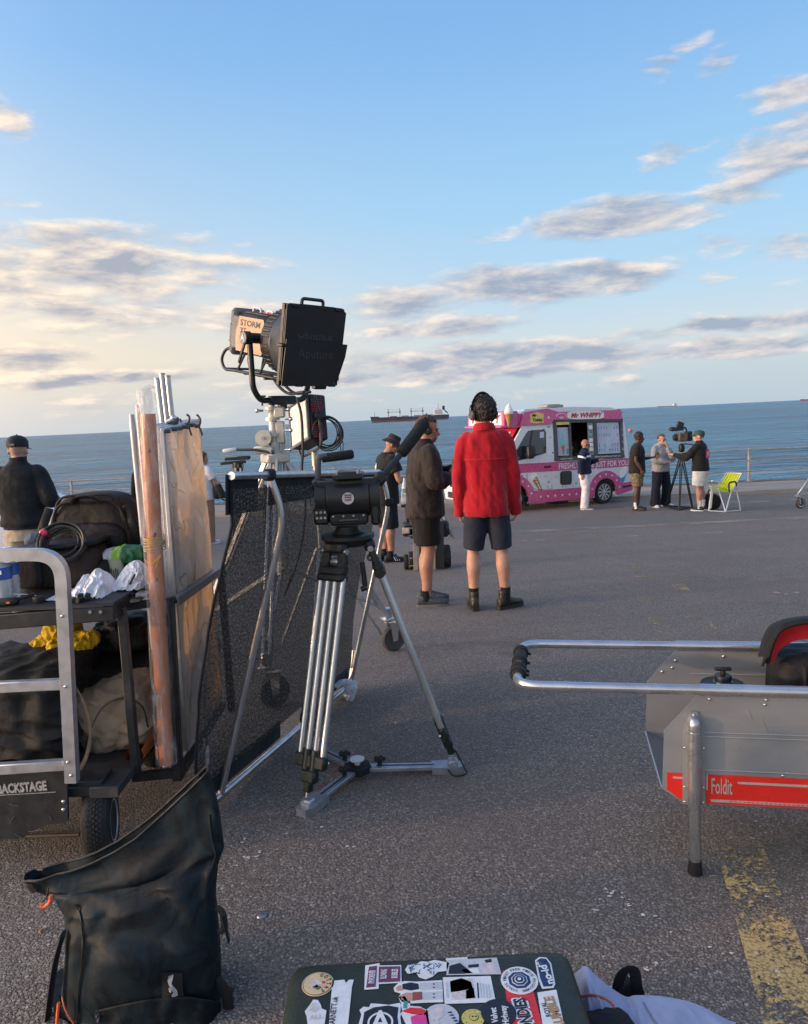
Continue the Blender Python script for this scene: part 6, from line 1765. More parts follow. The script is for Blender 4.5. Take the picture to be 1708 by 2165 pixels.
b = MB(); b.soft(wb+Vector((.0, 0, .055)), (.07, .06, .12), Matrix.Rotation(.25, 3, 'Y'), 2.4, 10, lambda u, p: p*(1+.35*fb(u, 3, 5))); b.build('bag_film', mat('white_film', (.62, .64, .68), .4, var=.2, vs=30, fold=2, fs=30), t)
b = MB(); b.soft(wb+Vector((-.05, .02, .09)), (.09, .05, .04), Matrix.Rotation(-.3, 3, 'Y'), 2.4, 8, lambda u, p: p*(1+.35*fb(u, 3, 9))); b.build('bag_flap', mat('white_film', (.62, .64, .68), .4), t)
# ------------------------------------------------------------ equipment cart at the left
def Zp(u, v, z):
    d = ray(u, v); return CAM_O+d*((z-CAM_H)/d.z)
M_sqalu = mat('square_alu', (.50, .51, .53), .42, .75, var=.12, vs=16, dirt=.2, dirtcol=(.25, .25, .26))
M_paint = mat('black_scuffed_paint', (.020, .021, .023), .45, var=.3, vs=14, dirt=.35, dirtcol=(.085, .085, .085))
M_board = mat('black_board', (.024, .024, .026), .6, var=.3, vs=12, dirt=.4, dirtcol=(.075, .072, .07))
YF = 2.42
cart = root('equipment_cart', (-1.25, 2.9, 0), 'black two deck equipment cart with silver handle frame and one visible wheel', 'cart')
zsh = D(100, 1288, 2.55).z
zdk = D(251, 1660, 2.46).z
# front plate with lettering
P = [(-60, 1622), (126, 1606), (138, 1611), (141, 1622), (143, 1733), (139, 1740), (105, 1743), (76, 1753), (48, 1772), (-60, 1778)]
Q = [D(u, v, YF) for u, v in P]
b = MB(); b.prism([(q.x, q.z) for q in Q], (0, YF, 0), (1, 0, 0), (0, 0, 1), (0, .012, 0)); fp = b.build('front_plate', M_paint, cart, fix=True, ang=20)
q0, q1 = D(0, 1660, YF), D(101, 1652, YF); dx = (q1-q0).normalized(); up_ = Vector((0, -1, 0)).cross(dx)*-1
text('lettering', 'BACKSTAGE', mat('worn_white_print', (.36, .36, .36), .6, var=.3, vs=60), fp, D(100, 1669, YF)+Vector((0, -.002, 0)), dx, Vector((0, 0, 1)), .032, 'RIGHT', .170, .001, .045)
b = MB(); b.bar(D(-40, 1683, YF)+Vector((0, -.002, 0)), D(118, 1674, YF)+Vector((0, -.002, 0)), .002, .0022, up=(0, 1, 0)); b.build('printed_line', mat('worn_white_print', (.36, .36, .36), .6), fp)
for (u, v) in ((123, 1624), (134, 1695), (134, 1712)):
    b = MB(); q = D(u, v, YF); b.sph(q, (.007, .004, .007), 10, 6); b.build('bolt', M_chrome, fp)
for (u, v, du, dv) in ((30, 1762, 25, 14), (60, 1758, 30, -4), (20, 1700, 20, 4), (100, 1620, 14, 4), (105, 1725, 4, 8), (20, 1740, 10, -14)):
    b = MB(); b.bar(D(u, v, YF)+Vector((0, -.0015, 0)), D(u+du, v+dv, YF)+Vector((0, -.0015, 0)), .001, .0014, up=(0, 1, 0)); b.build('scratch', mat('scratch_grey', (.16, .16, .16), .6), fp)
# handle frame
fr_pts = [D(153, 1652, YF-.022), D(131, 1215, YF-.022), D(126, 1173, YF-.022), D(-60, 1173, YF-.022)]
P = bend([fr_pts[0], D(130, 1172, YF-.022), fr_pts[3]], .085, 10)
b = MB()
hw, hd_ = .0195, .016
Pv = [Vector(p) for p in P]; sec = []
for i, p in enumerate(Pv):
    a = Pv[max(0, i-1)]; c = Pv[min(len(Pv)-1, i+1)]; d = (c-a).normalized(); s_ = Vector((0, -1, 0)).cross(d).normalized()
    sec.append([p+s_*hw+Vector((0, -hd_, 0)), p-s_*hw+Vector((0, -hd_, 0)), p-s_*hw+Vector((0, hd_, 0)), p+s_*hw+Vector((0, hd_, 0))])
vs = [q for s_ in sec for q in s_]; n = len(sec)
b.add(vs, [(4*i+j, 4*i+(j+1) % 4, 4*(i+1)+(j+1) % 4, 4*(i+1)+j) for i in range(n-1) for j in range(4)]+[(0, 1, 2, 3), (4*n-1, 4*n-2, 4*n-3, 4*n-4)])
fr_ = b.build('handle_frame', M_sqalu, cart, fix=True, ang=30)
for (u0, v0, u1, v1) in ((-60, 1455, 131, 1446), (-60, 1629, 138, 1616)):
    b = MB(); b.bar(D(u0, v0, YF-.018), D(u1, v1, YF-.018), .028, .036, .003); b.build('crossbar', M_sqalu, cart)
for (u, v) in ((138, 1452), (143, 1612), (131, 1303), (150, 1640)):
    b = MB(); b.sph(D(u, v, YF-.040), (.0055, .003, .0055), 8, 6); b.build('rivet', M_chrome, fr_)
# top shelf
a0, a1 = D(-60, 1314, 2.55), D(243, 1290, 2.55)
b = MB(); b.bar(a0+Vector((0, 0, -.008)), a1+Vector((0, 0, -.008)), .03, .052, .003); sh = b.build('shelf_beam', M_paint, cart)
b = MB(); b.box(((a0.x-.3+a1.x)/2, 2.92, zsh+.006), (a1.x-a0.x+.30, .76, .016), None, .003); b.build('shelf', M_board, cart)
b = MB(); b.box((a1.x-.02, 2.92, zsh-.02), (.03, .76, .05)); b.build('shelf_beam', M_paint, cart)
for u in (190, 212):
    b = MB(); b.cyl(D(u, 1294, 2.535), D(u, 1294, 2.53), .006, n=10); b.build('bolt', M_alu2, sh)
# deck
dk0 = D(140, 1662, 2.46); dk1 = D(251, 1660, 2.46)
b = MB(); b.box(((dk1.x-1.0)/2+dk1.x/2-.0, 2.90, zdk-.020), (1.0, .88, .036), None, .004); b.build('deck', M_board, cart)
b = MB(); b.box((dk1.x-.05, 2.452, zdk-.02), (.10, .006, .04), None, .002); b.build('deck_corner', mat('worn_edge', (.05, .05, .05), .5, dirt=.8, dirtcol=(.30, .30, .29)), cart)
# wheels
def cart_wheel(c, ax):
    w = MB(); R_ = .122
    w.lathe([(.070, -.042), (.098, -.046), (.114, -.040), (.122, -.024), (.1235, 0), (.122, .024), (.114, .040), (.098, .046), (.070, .042)], c, ax, 44)
    wh = w.build('wheel', M_tyre, cart)
    t_ = MB(); A = Vector(ax).normalized(); X = A.orthogonal().normalized(); Y_ = A.cross(X)
    for k in range(44):
        for j in range(-2, 3):
            an = 2*pi*(k+.5*(j % 2))/44; rr_ = .1225-.0012*abs(j)**1.5
            p = Vector(c)+(X*cos(an)+Y_*sin(an))*rr_+A*(j*.0105)
            rad = (X*cos(an)+Y_*sin(an)); tgn = A.cross(rad)
            Rm = Matrix((A, tgn, rad)).transposed() @ Matrix.Rotation(.5*(1 if j % 2 else -1), 3, 'Z')
            t_.box(p, (.0085, .011, .009), Rm)
    tr = t_.build('tread', M_tyre, wh); tr['kind'] = 'stuff'
    r_ = MB(); r_.lathe([(0, .034), (.018, .038), (.022, .030), (.052, .026), (.064, .036), (.074, .046), (.070, .046), (.062, .034)], c, ax, 32)
    r_.build('rim', mat('rim_grey', (.42, .43, .45), .4, .4, var=.1), wh)
wc = D(214, 1746, 2.50); wc.z = .1235+zg(2.5)
cart_wheel(wc, Vector((.97, .20, 0)))
b = MB(); b.bar(wc+Vector((-.055, .02, .0)), wc+Vector((-.065, .03, .16)), .03, .05, .004); b.box(wc+Vector((-.03, .02, .155)), (.12, .10, .02), None, .003); b.build('wheel_fork', M_paint, cart)
cart_wheel(Vector((wc.x-.05, 3.25, .1235+zg(3.25))), Vector((1, 0, 0)))
b = MB(); T(b, [(-60, 1772, 2.62), (168, 1764, 2.62)], .008, 8); b.build('axle_rod', mat('rusty_rod', (.12, .085, .065), .6, .4, var=.3), cart)
# side rack for the frames
YR = 2.74
def post(u0, v0, u1, v1, y0, y1, w, nm='rack_post', m=M_paint):
    b = MB(); b.bar(D(u0, v0, y0), D(u1, v1, y1), w, w, .003, up=(0, 1, 0)); return b.build(nm, m, cart)
post(257, 1284, 290, 1650, 2.63, 2.63, .030)
post(357, 1272, 377, 1648, YR, YR, .036)
post(243, 1286, 372, 1268, YR, YR, .028, 'rack_beam')
post(283, 1643, 386, 1632, YR, YR, .032, 'rack_beam')
r0, r1 = D(362, 1266, YR), D(466, 1196, 3.46)
b = MB(); b.bar(r0+Vector((.012, 0, 0)), r1+Vector((.012, 0, 0)), .030, .012, .002); b.bar(r0+Vector((.024, 0, -.014)), r1+Vector((.024, 0, -.014)), .004, .03, .001); b.build('rack_rail', mat('rail_grey', (.20, .20, .20), .45, .5, dirt=.3), cart)
b = MB(); b.bar(D(377, 1640, YR), Vector((D(377, 1640, YR).x, 3.46, D(377, 1640, YR).z)), .03, .03); b.build('rack_beam', M_paint, cart)
b = MB(); b.bar((r1.x, 3.46, .12), (r1.x, 3.46, r1.z), .03, .03); b.build('rack_post', M_paint, cart)
b = MB(); b.cyl(D(262, 1634, 2.62), D(270, 1633, 2.62), .004, n=8); b.sph(D(260, 1634, 2.62), .007, 8, 6); b.build('drop_pin', M_chrome, cart)

# ------------------------------------------------------------ things on the cart
def bag(name, label, cat, c, size, m, R=None, e=3.0, n=14, amp=.05, sc=2.2, seed=1, fn=None, parent=None, part='bag_body', sub=0):
    t = root(name, Vector(c)-Vector((0, 0, size[2]/2)), label, cat) if parent is None else parent
    def f(u, p):
        p = fn(u, p) if fn else p
        return p*(1.03+amp*fb(u, sc, seed)-amp*1.5*abs(nz((u[0]+u[2]*.6, u[1], u[2]-u[0]*.5), sc*.9, seed+3)))
    b = MB(); b.soft(c, size, R, e, n, f); b.build(part, m, t, ang=60)
    return t
M_nyl = cloth('black_nylon', (.012, .012, .013), 1.6, 12, .6, .0, .2)
M_nylb = cloth('brown_black_nylon', (.026, .020, .018), 1.4, 10, .65, .0, .2)
M_charc = cloth('charcoal_canvas', (.024, .023, .023), 1.8, 7, .7, .0, .2)
# rucksack
rc = D(204, 1165, 3.08); 
W_ = (302-108)/FPX*3.08; H_ = D(204, 1043, 3.08).z-zsh-.015
rk = root('large_rucksack', (rc.x, 3.12, zsh+.015), 'large black camera rucksack standing upright on the cart shelf', 'rucksack')
b = MB(); cz = zsh+.015+H_/2
b.soft((rc.x, 3.14, cz), (W_*1.0, .26, H_*1.02), None, 4.2, 18, lambda u, p: Vector((p.x*(1.0-.17*max(0, u.z)-.04*abs(u.z))+.012*fb(u, 3, 2), p.y*(1-.2*u.z)+.012*fb(u, 4, 3), p.z*(1-.05*u.x*u.x*(u.z > 0)))))
b.build('bag_body', M_nylb, rk, ang=60)
b = MB(); b.soft((rc.x+.005, 3.035, cz-.055), (W_*.80, .12, H_*.66), None, 3.6, 14, lambda u, p: p*(1+.05*fb(u, 3, 6))); b.build('front_pocket', M_nyl, rk, ang=60)
for k, (dz, w_) in enumerate(((.145, .78), (.120, .84))):
    b = MB(); hh = H_/2; pts = [(rc.x-W_*w_/2, 3.035+.01*k, cz-.10), (rc.x-W_*w_/2*.93, 3.035, cz+dz-.06), (rc.x-W_*w_*.33, 3.03, cz+dz+.015), (rc.x, 3.025, cz+dz+.02), (rc.x+W_*w_*.33, 3.03, cz+dz+.015), (rc.x+W_*w_/2*.93, 3.035, cz+dz-.06), (rc.x+W_*w_/2, 3.035+.01*k, cz-.10)]
    b.tube(spline(pts, 8), .006, 6); b.build('zip', M_nylb, rk)
b = MB(); b.tube(spline([(rc.x-.05, 3.03, cz+.135), (rc.x-.025, 3.005, cz+.160), (rc.x+.03, 3.005, cz+.160), (rc.x+.055, 3.03, cz+.135)], 6), .009, 8, flat=(.6, 1.8)); b.build('grab_handle', M_nylb, rk)
for x in (-.5, .46):
    b = MB(); b.tube(spline([(rc.x+x*W_, 3.06, cz-.12), (rc.x+x*W_*1.06, 3.03, cz), (rc.x+x*W_*.86, 3.05, cz+.12)], 6), .012, 8, flat=(.5, 1.5)); b.build('strap', M_nyl, rk)
b = MB(); b.tube(spline([(rc.x+.05, 2.972, cz-.11), (rc.x+.065, 2.97, cz-.105), (rc.x+.085, 2.972, cz-.108)], 5), .0022, 5); b.build('logo_mark', mat('logo_brown', (.12, .08, .05), .6), rk)
# soft case in front
c = D(128, 1226, 2.86)
sc_ = bag('soft_case', 'dark flat lidded soft case in front of the large rucksack', 'case', (c.x, 2.90, zsh+.095), (.31, .20, .165), M_nylb, None, 5, 12, .03, 2, 4)
b = MB(); b.soft((c.x+.005, 2.895, zsh+.178), (.325, .21, .024), Matrix.Rotation(-.05, 3, 'Y'), 5, 8); b.build('lid', M_nyl, sc_, ang=60)
b = MB(); b.soft((c.x-.085, 2.79, zsh+.09), (.10, .03, .13), None, 4, 8); b.build('side_pocket', M_charc, sc_, ang=60)
# cable coil
cq = D(129, 1150, 2.80)
cc_ = root('cable_coil', cq-Vector((0, 0, .08)), 'thick black cable coil tied with red velcro lying on the soft case', 'cable')
Rc = Matrix.Rotation(radians(64), 3, 'X') @ Matrix.Rotation(radians(8), 3, 'Y')
for k in range(8):
    rr = random.Random(20+k); r_ = .074+.010*math.sin(k*2.1); off = Vector((rr.uniform(-.010, .016), rr.uniform(-.008, .008), -.018+.006*k))
    b = MB(); b.tube([cq+Rc @ (Vector((r_*cos(a), r_*.92*sin(a), .005*sin(2*a+k)))+off) for a in [2*pi*i/40 for i in range(40)]], .0052, 8, closed=True); b.build('loop', M_cable, cc_)
b = MB(); b.soft(cq+Rc @ Vector((-.062, .040, 0)), (.030, .030, .055), Rc @ Matrix.Rotation(.6, 3, 'Z'), 4, 6); b.build('velcro_tie', M_vred, cc_)
c = D(66, 1163, 2.95); bag('grey_rag', 'crumpled blue grey rag beside the cable coil', 'cloth', (c.x, 2.97, zsh+.18), (.06, .07, .07), cloth('grey_rag', (.12, .15, .17)), None, 2.4, 8, .25, 2, 9)
# water bottles in film
M_water = mat('clear_bottle', (.62, .68, .72), .10, var=.1, spec=.7, vs=30, trans=.35)
M_blab = mat('blue_label', (.03, .10, .42), .4, var=.35, vs=26)
for k, (u, y) in enumerate(((-8, 2.70), (10, 2.64), (27, 2.72))):
    q = D(u, 1262, y); q.z = zsh+.014
    t = root('water_bottle', q, ('clear water bottle with blue label, half cut by the left edge', 'clear water bottle with blue label, frontmost of the three on the shelf', 'clear water bottle with blue label next to the dark soft case')[k], 'bottle', 'water bottles on the cart shelf')
    b = MB(); b.lathe([(0, 0), (.029, 0), (.031, .006), (.0285, .016), (.031, .026), (.0285, .036), (.031, .046), (.0285, .056), (.031, .066), (.0285, .076), (.030, .086), (.030, .13), (.024, .15), (.013, .165), (.013, .172), (0, .172)], q, n=20); b.build('bottle', M_water, t, ang=60)
    b = MB(); b.lathe([(.0315, .084), (.0315, .128)], q, n=20); lb = b.build('label', M_blab, t)
    b = MB(); b.box(q+Vector((.004, -.0315, .112)), (.022, .002, .014)); b.build('label_print', M_txt, lb)
    b = MB(); b.cyl(q+Vector((0, 0, .170)), q+Vector((0, 0, .187)), .0145, n=16); b.build('cap', M_wplas, t)
q = D(12, 1172, 2.66)
t = root('plastic_wrap', q-Vector((0, 0, .02)), 'crinkled clear plastic wrap over the bottle tops', 'plastic wrap')
b = MB(); b.grid(lambda a, c_: q+Vector(((a-.5)*.15, (c_-.5)*.10, .014*fb((a*3, c_*3, 1), 2, 3)-.02*abs(c_-.5)*2)), 14, 10, .001); b.build('film', mat('film_clear', (.55, .62, .72), .15, var=.15, vs=20, spec=.8, fold=2, fs=40), t)
# white bags
M_film = mat('white_film', (.62, .64, .68), .4, var=.2, vs=30, fold=2, fs=30)
M_wbag = bpy.data.materials.new('thin_white_bag'); M_wbag.use_nodes = True
t = NT(M_wbag.node_tree); bs_ = t.n['Principled BSDF']
bs_.inputs['Base Color'].default_value = (.84, .84, .86, 1); bs_.inputs['Roughness'].default_value = .35; bs_.inputs['Subsurface Weight'].default_value = .35; bs_.inputs['Subsurface Radius'].default_value = (.03, .025, .02)
bn = t.new('ShaderNodeBump'); bn.inputs['Strength'].default_value = .5; bn.inputs['Distance'].default_value = .005
t.l.new(t.noise(t.new('ShaderNodeTexCoord').outputs['Object'], 55, 4, .6, 1.2), bn.inputs['Height']); t.l.new(bn.outputs[0], bs_.inputs['Normal'])
def crumple(name, label, pts, m, seed, amp=.016, part='bag_film', vox=.006, cat='bag', par=None, grow=1.25):
    """thin bag: union of blobs, creased by sharp ridged noise"""
    mb = MB()
    for (c, r) in pts: mb.sph(c, tuple(x*grow for x in r), 14, 10)
    def dp(c, n):
        a = 1-2.6*abs(fb((c[0]*20, c[1]*20, c[2]*11), 1.0, seed, 2)); d = 1-2*abs(nz((c[0]*48, c[1]*48, c[2]*22), 1.0, seed+4))
        return amp*(a-.5)+amp*.45*(d-.5)
    o = remesh(mb, vox, 2, .5, dp)
    base = min(v[2] for v in o.v)
    t = par or root(name, (pts[0][0][0], pts[0][0][1], base), label, cat)
    o.build(part, m, t, ang=25)
    return t
def U3(u, v, y): return tuple(D(u, v, y))
def drape_sheet(name, label, cat, crest, m, floor, front, back, amp, seed, part, ang=30, nv=46):
    C_ = spline(crest, 8); nC = len(C_)-1
    def f(a, c_):
        i = a*nC; k = min(int(i), nC-1); p = C_[k].lerp(C_[k+1], i-k)
        e = min(1, 6*a, 6*(1-a))
        if c_ < .12:
            q = 1-c_/.12
            return Vector((p.x, p.y+back*q**.7, max(floor, floor+(p.z-floor)*(1-q**1.6))))
        q = (c_-.12)/.88
        r = amp*(1-2.7*abs(nz((a*5+q*1.2, q*1.5-a*1.6, 0), 1.25, seed)))+amp*.5*(1-2.6*abs(nz((a*11-q*4, q*4+a*3, 2), 1.1, seed+4)))+amp*.25*(1-2.6*abs(nz((a*22+q*6, q*9, 4), 1.1, seed+8)))
        w_ = min(1, q*5)*e
        return Vector((p.x+r*.5*w_, p.y-front*q**.85-r*.7*w_, max(floor, floor+(p.z-floor)*(1-q**1.7)+r*w_*.6)))
    b = MB(); b.grid(f, 70, nv)
    t = root(name, crest[len(crest)//2], label, cat); t.location.z = floor; WL[t.name] = Vector(t.location)
    b.build(part, m, t, ang=ang); return t
fl_ = zsh+.015
drape_sheet('plastic_bag', 'crumpled opaque white plastic bag on the shelf behind the black connectors', 'bag', [D(u, v, 2.74) for u, v in ((128, 1286), (146, 1262), (170, 1240), (182, 1214), (192, 1222), (203, 1202), (216, 1207), (228, 1214), (238, 1238), (246, 1284))], M_wbag, fl_, .13, .07, .015, 3, 'bag_film', 60)
drape_sheet('plastic_bag', 'translucent grey white plastic bag with a black rod in it, next to the copper roll', 'bag', [D(u, v, 2.84) for u, v in ((240, 1278), (248, 1236), (264, 1202), (284, 1185), (300, 1190), (312, 1215), (318, 1270))], M_wbag, fl_, .12, .07, .012, 13, 'bag_film', 60)
b = MB(); t = root('black_rod', D(280, 1226, 2.74), 'short black rod sticking out of the translucent bag', 'rod'); b.cyl(D(274, 1236, 2.72), D(285, 1214, 2.73), .004, n=8); b.build('rod', M_black, t)
M_gbag = bpy.data.materials.new('green_white_bag'); M_gbag.use_nodes = True
t = NT(M_gbag.node_tree); bs_ = t.n['Principled BSDF']; oc = t.new('ShaderNodeTexCoord').outputs['Object']
t.l.new(t.ramp(t.math('ADD', t.math('MULTIPLY', t.sep(oc)[0], 5.0), t.math('ADD', .50, t.math('MULTIPLY', t.noise(oc, 20, 2), .15))), [(0, (.60, .64, .66)), (.50, (.62, .66, .66)), (.54, (.34, .58, .10)), (.72, (.25, .50, .07)), (.76, (.02, .10, .04)), (.9, (.03, .16, .06))], 'LINEAR'), bs_.inputs['Base Color']); bs_.inputs['Roughness'].default_value = .3
crumple('crisp_bag', 'green and white printed plastic bag behind the translucent bag', [(U3(247, 1176, 2.92), (.050, .04, .026)), (U3(285, 1172, 2.94), (.050, .04, .030)), (U3(266, 1172, 2.92), (.05, .04, .03))], M_gbag, 12, .010)
q = D(246, 1205, 2.88)
t = root('printed_tin', (q.x, q.y, zsh+.014), 'pale printed tin under the green and white bag', 'tin')
b = MB(); b.cyl((q.x, q.y, zsh+.014), (q.x, q.y, D(246, 1182, 2.88).z), .028, n=20); b.build('tin', mat('tin_pale', (.36, .38, .28), .5, var=.15), t)
b = MB()
for k in range(5): b.box((q.x-.016+.008*k, q.y-.0285, q.z-.01), (.003, .002, .045 if k % 2 else .034))
b.build('print', M_dark, t)
bag('black_pouch', 'black pouch lying left of the printed tin', 'pouch', tuple(D(222, 1212, 2.88)), (.07, .08, .11), M_nyl, None, 3, 8, .1, 2, 5)
# black connectors, walkie, puck, small gear
rr = random.Random(5); k = 0
cb = root('connector_bundle', (D(178, 1280, 2.57).x, 2.57, zsh+.014), 'pile of small black connector blocks at the shelf edge', 'connectors')
for (u, v) in [(153, 1278), (162, 1279), (172, 1279), (182, 1279), (192, 1280), (202, 1281), (157, 1268), (168, 1268), (178, 1268), (188, 1268), (198, 1270), (170, 1259), (185, 1259), (207, 1276)]:
    q = D(u, v+1, 2.57+rr.uniform(-.01, .03))
    b = MB(); b.box(q, (.017, .022, .0175), Matrix.Rotation(rr.uniform(-.35, .35), 3, 'Y') @ Matrix.Rotation(rr.uniform(-.5, .5), 3, 'Z'), .002); b.build('connector', M_rub, cb)
q = D(83, 1270, 2.60)
t = root('black_box', (q.x, q.y, zsh+.014), 'small black eight sided box alone on the shelf', 'box')
b = MB(); b.lathe([(0, 0), (.020, 0), (.023, .004), (.023, .019), (.020, .023), (0, .023)], (q.x, q.y, zsh+.014), n=8); b.build('case', M_rub, t)
q = D(8, 1270, 2.58); q.z = zsh+.026
t = root('walkie_talkie', q-Vector((0, 0, .012)), 'black walkie-talkie with orange button lying by the bottles', 'radio')
b = MB(); b.soft(q, (.10, .045, .026), Matrix.Rotation(.12, 3, 'Z'), 4, 6); b.build('body', M_black, t)
b = MB(); b.tube([q+Vector((.04, .01, .004)), q+Vector((.095, .03, .018))], .006, 8); b.build('antenna', M_rub, t)
b = MB(); b.box(q+Vector((.026, -.022, .002)), (.012, .006, .006)); b.build('button', mat('orange_button', (.65, .16, .03), .4), t)
t = root('cable_tie', D(60, 1262, 2.62), 'thin white cable tie curving over the shelf', 'cable tie')
b = MB(); b.tube(spline([D(28, 1256, 2.63), D(60, 1257, 2.64), D(85, 1262, 2.64), D(105, 1272, 2.62)], 6), .0016, 6); b.build('tie', M_wplas, t)
t = root('work_gloves', D(285, 1262, 2.72)-Vector((0, 0, .02)), 'pair of pale and black work gloves at the rack end of the shelf', 'gloves')
M_glove = cloth('glove_grey', (.42, .40, .37))
for k, (u, v, a, m_) in enumerate(((290, 1256, .1, M_glove), (272, 1268, .5, M_glove), (268, 1252, -.4, M_nyl))):
    q = Vector(D(u, v, 2.74)); g_ = MB(); g_.soft(q, (.05, .07, .020), Matrix.Rotation(a, 3, 'Z'), 2.6, 8, lambda u_, p: p*(1+.15*fb(u_, 2, 3)))
    for j in range(4): d = Vector((cos(a), sin(a), 0)); g_.tube([q+d*.012+Vector((-.0, -.02+.013*j, 0)), q+d*.045+Vector((0, -.024+.015*j, -.004))], .0075, 7)
    g_.build('glove', m_, t, ang=60)
# lower deck
bag('equipment_bag', 'big charcoal canvas bag filling the lower deck behind the silver crossbars', 'bag', (D(40, 1500, 2.75).x-.03, 2.86, zdk+.18), (.54, .55, .36), M_charc, None, 6.5, 30, .10, 2.4, 14)
b = bag('equipment_bag', 'slack black nylon bag lying across the lower deck above the sandbag', 'bag', (D(235, 1420, 2.98).x, 3.05, D(235, 1444, 2.98).z), (.42, .42, .22), M_nyl, Matrix.Rotation(.10, 3, 'Y'), 3, 16, .12, 1.8, 24)
bag('dust_sheet', 'black folded sheet heaped under the shelf beside the rack post', 'sheet', (D(265, 1335, 3.1).x, 3.14, D(265, 1340, 3.1).z), (.26, .3, .16), M_nyl, None, 2.8, 12, .16, 2.2, 29)
sbm = cloth('sandbag_canvas', (.31, .235, .165), 1.6, 7, .9, .1, .22)
sq = D(248, 1548, 2.80)
sb_ = root('sandbag', (sq.x, 2.85, zdk), 'dusty beige canvas sandbag with dark double stitching on the deck', 'sandbag')
b = MB(); b.soft((sq.x, 2.86, zdk+.125), (.31, .30, .27), Matrix.Rotation(-.28, 3, 'Y'), 4.2, 34, lambda u, p: p*(1.04+.10*fb(u, 2.2, 31)-.22*abs(nz((u[0]+u[2]*.7, u[1], u[2]-u[0]*.4), 1.9, 4))-.07*abs(nz(u, 4.5, 9)))+Vector((0, 0, -.02*abs(u.x)*(u.z < 0)))); b.build('bag_body', sbm, sb_, ang=60)
for o in (0, .010):
    b = MB(); b.tube(spline([D(178-o*200, 1610, 2.70), D(186, 1560-o*300, 2.675), D(215, 1500-o*300, 2.67), D(260, 1478-o*300, 2.69), D(300, 1495-o*300, 2.72), D(312+o*200, 1540, 2.74)], 8), .0016, 6); b.build('stitching', M_dark, sb_)
t = root('black_strap', D(190, 1560, 2.60), 'long black strap looping down past the handle frame onto the deck', 'strap')
b = MB(); b.tube(spline([D(150, 1440, 2.66), D(178, 1490, 2.60), D(191, 1545, 2.58), D(182, 1600, 2.58), D(160, 1640, 2.56)], 8), .009, 8, flat=(1.4, .3)); b.build('webbing', M_rub, t)
M_yc = cloth('yellow_cloth', (.62, .40, .012), 1.4, 9, .6, .0, .12)
def yellow(label, pts, seed):
    crumple('yellow_bag', label, pts, M_yc, seed, .014, 'bag_cloth', grow=1.35)
yellow('tall yellow cloth bag leaning at the handle frame under the shelf', [(U3(125, 1335, 3.05), (.045, .05, .07)), (U3(100, 1362, 3.05), (.05, .06, .03)), (U3(150, 1330, 3.1), (.03, .04, .06)), (U3(80, 1372, 3.05), (.03, .05, .015))], 41)
yellow('bunched yellow cloth bag tied at one end beside the rack', [(U3(165, 1358, 2.98), (.060, .06, .028)), (U3(135, 1364, 2.98), (.05, .05, .022)), (U3(192, 1350, 2.98), (.028, .03, .022)), (U3(202, 1354, 2.98), (.014, .02, .012))], 44)
# orange rolls at the foot of the rack
M_og = mat('orange_gel', (.50, .13, .030), .22, var=.2, vs=10, spec=.6, trans=.3)
og = root('orange_gel_roll', D(290, 1600, 2.72), 'loose orange gel sheet rolled up at the foot of the rack', 'gel roll')
b = MB(); c0, c1 = D(274, 1600, 2.66), D(322, 1580, 2.92)
b.tube([c0, c1], .018, 16, caps=False); b.tube([c1, c0], .0155, 16, caps=False); b.build('roll', M_og, og)
b = MB()
A_ = [D(268, 1596, 2.68), D(300, 1556, 2.72), D(322, 1548, 2.80)]
def ogf(a, q):
    th = a*4.4; r_ = .030+.028*q; ax0 = D(290, 1592, 2.70); ax1 = D(322, 1530, 2.86)
    c_ = ax0.lerp(ax1, q); return c_+Vector((r_*cos(th+2.6), -.02, r_*sin(th+2.6)))
b.grid(ogf, 20, 8, .001); b.build('sheet', M_og, og)
b = MB()
def of2(a, q):
    th = a*5.0; c_ = D(303, 1470, 2.84).lerp(D(318, 1600, 2.80), q); r_ = .036-.006*q
    return c_+Vector((r_*cos(th-.6), r_*.8*sin(th-.6), 0))
b.grid(of2, 24, 10, .001); b.build('sheet', mat('pale_orange_gel', (.46, .18, .08), .25, var=.2, vs=8, spec=.6, trans=.3), og)
# copper roll in a clear sleeve
cr = root('copper_gel_roll', D(353, 1612, 2.70), 'tall copper orange gel roll in a clear plastic sleeve tied with yellow cord', 'gel roll')
p0, p1 = D(352, 1612, 2.70), D(310, 838, 2.70)
M_cop = mat('copper_gel', (.52, .185, .070), .30, var=.18, vs=6, spec=.6, stretch=(1, 1, .12), bump=.3, bs=30)
b = MB(); b.tube([p0.lerp(p1, i/12) for i in range(11)]+[p0.lerp(p1, .955)], [.028+.0012*sin(i*2.2) for i in range(12)], 20); b.build('roll', M_cop, cr)
M_sleeve = bpy.data.materials.new('clear_sleeve'); M_sleeve.use_nodes = True
t = NT(M_sleeve.node_tree); bs_ = t.n['Principled BSDF']; oc = t.new('ShaderNodeTexCoord').outputs['Object']
bs_.inputs['Base Color'].default_value = (.70, .68, .68, 1); bs_.inputs['Roughness'].default_value = .12; bs_.inputs['Specular IOR Level'].default_value = .9
n_ = t.noise(t.vmath('MULTIPLY', oc, (1, 1, .22)), 34, 5, .65, .6)
t.l.new(t.smooth(n_, .42, .72, .10, .50), bs_.inputs['Alpha'])
bn = t.new('ShaderNodeBump'); bn.inputs['Strength'].default_value = .9; bn.inputs['Distance'].default_value = .008; t.l.new(n_, bn.inputs['Height']); t.l.new(bn.outputs[0], bs_.inputs['Normal'])
b = MB(); q1 = p0.lerp(p1, 1.02)
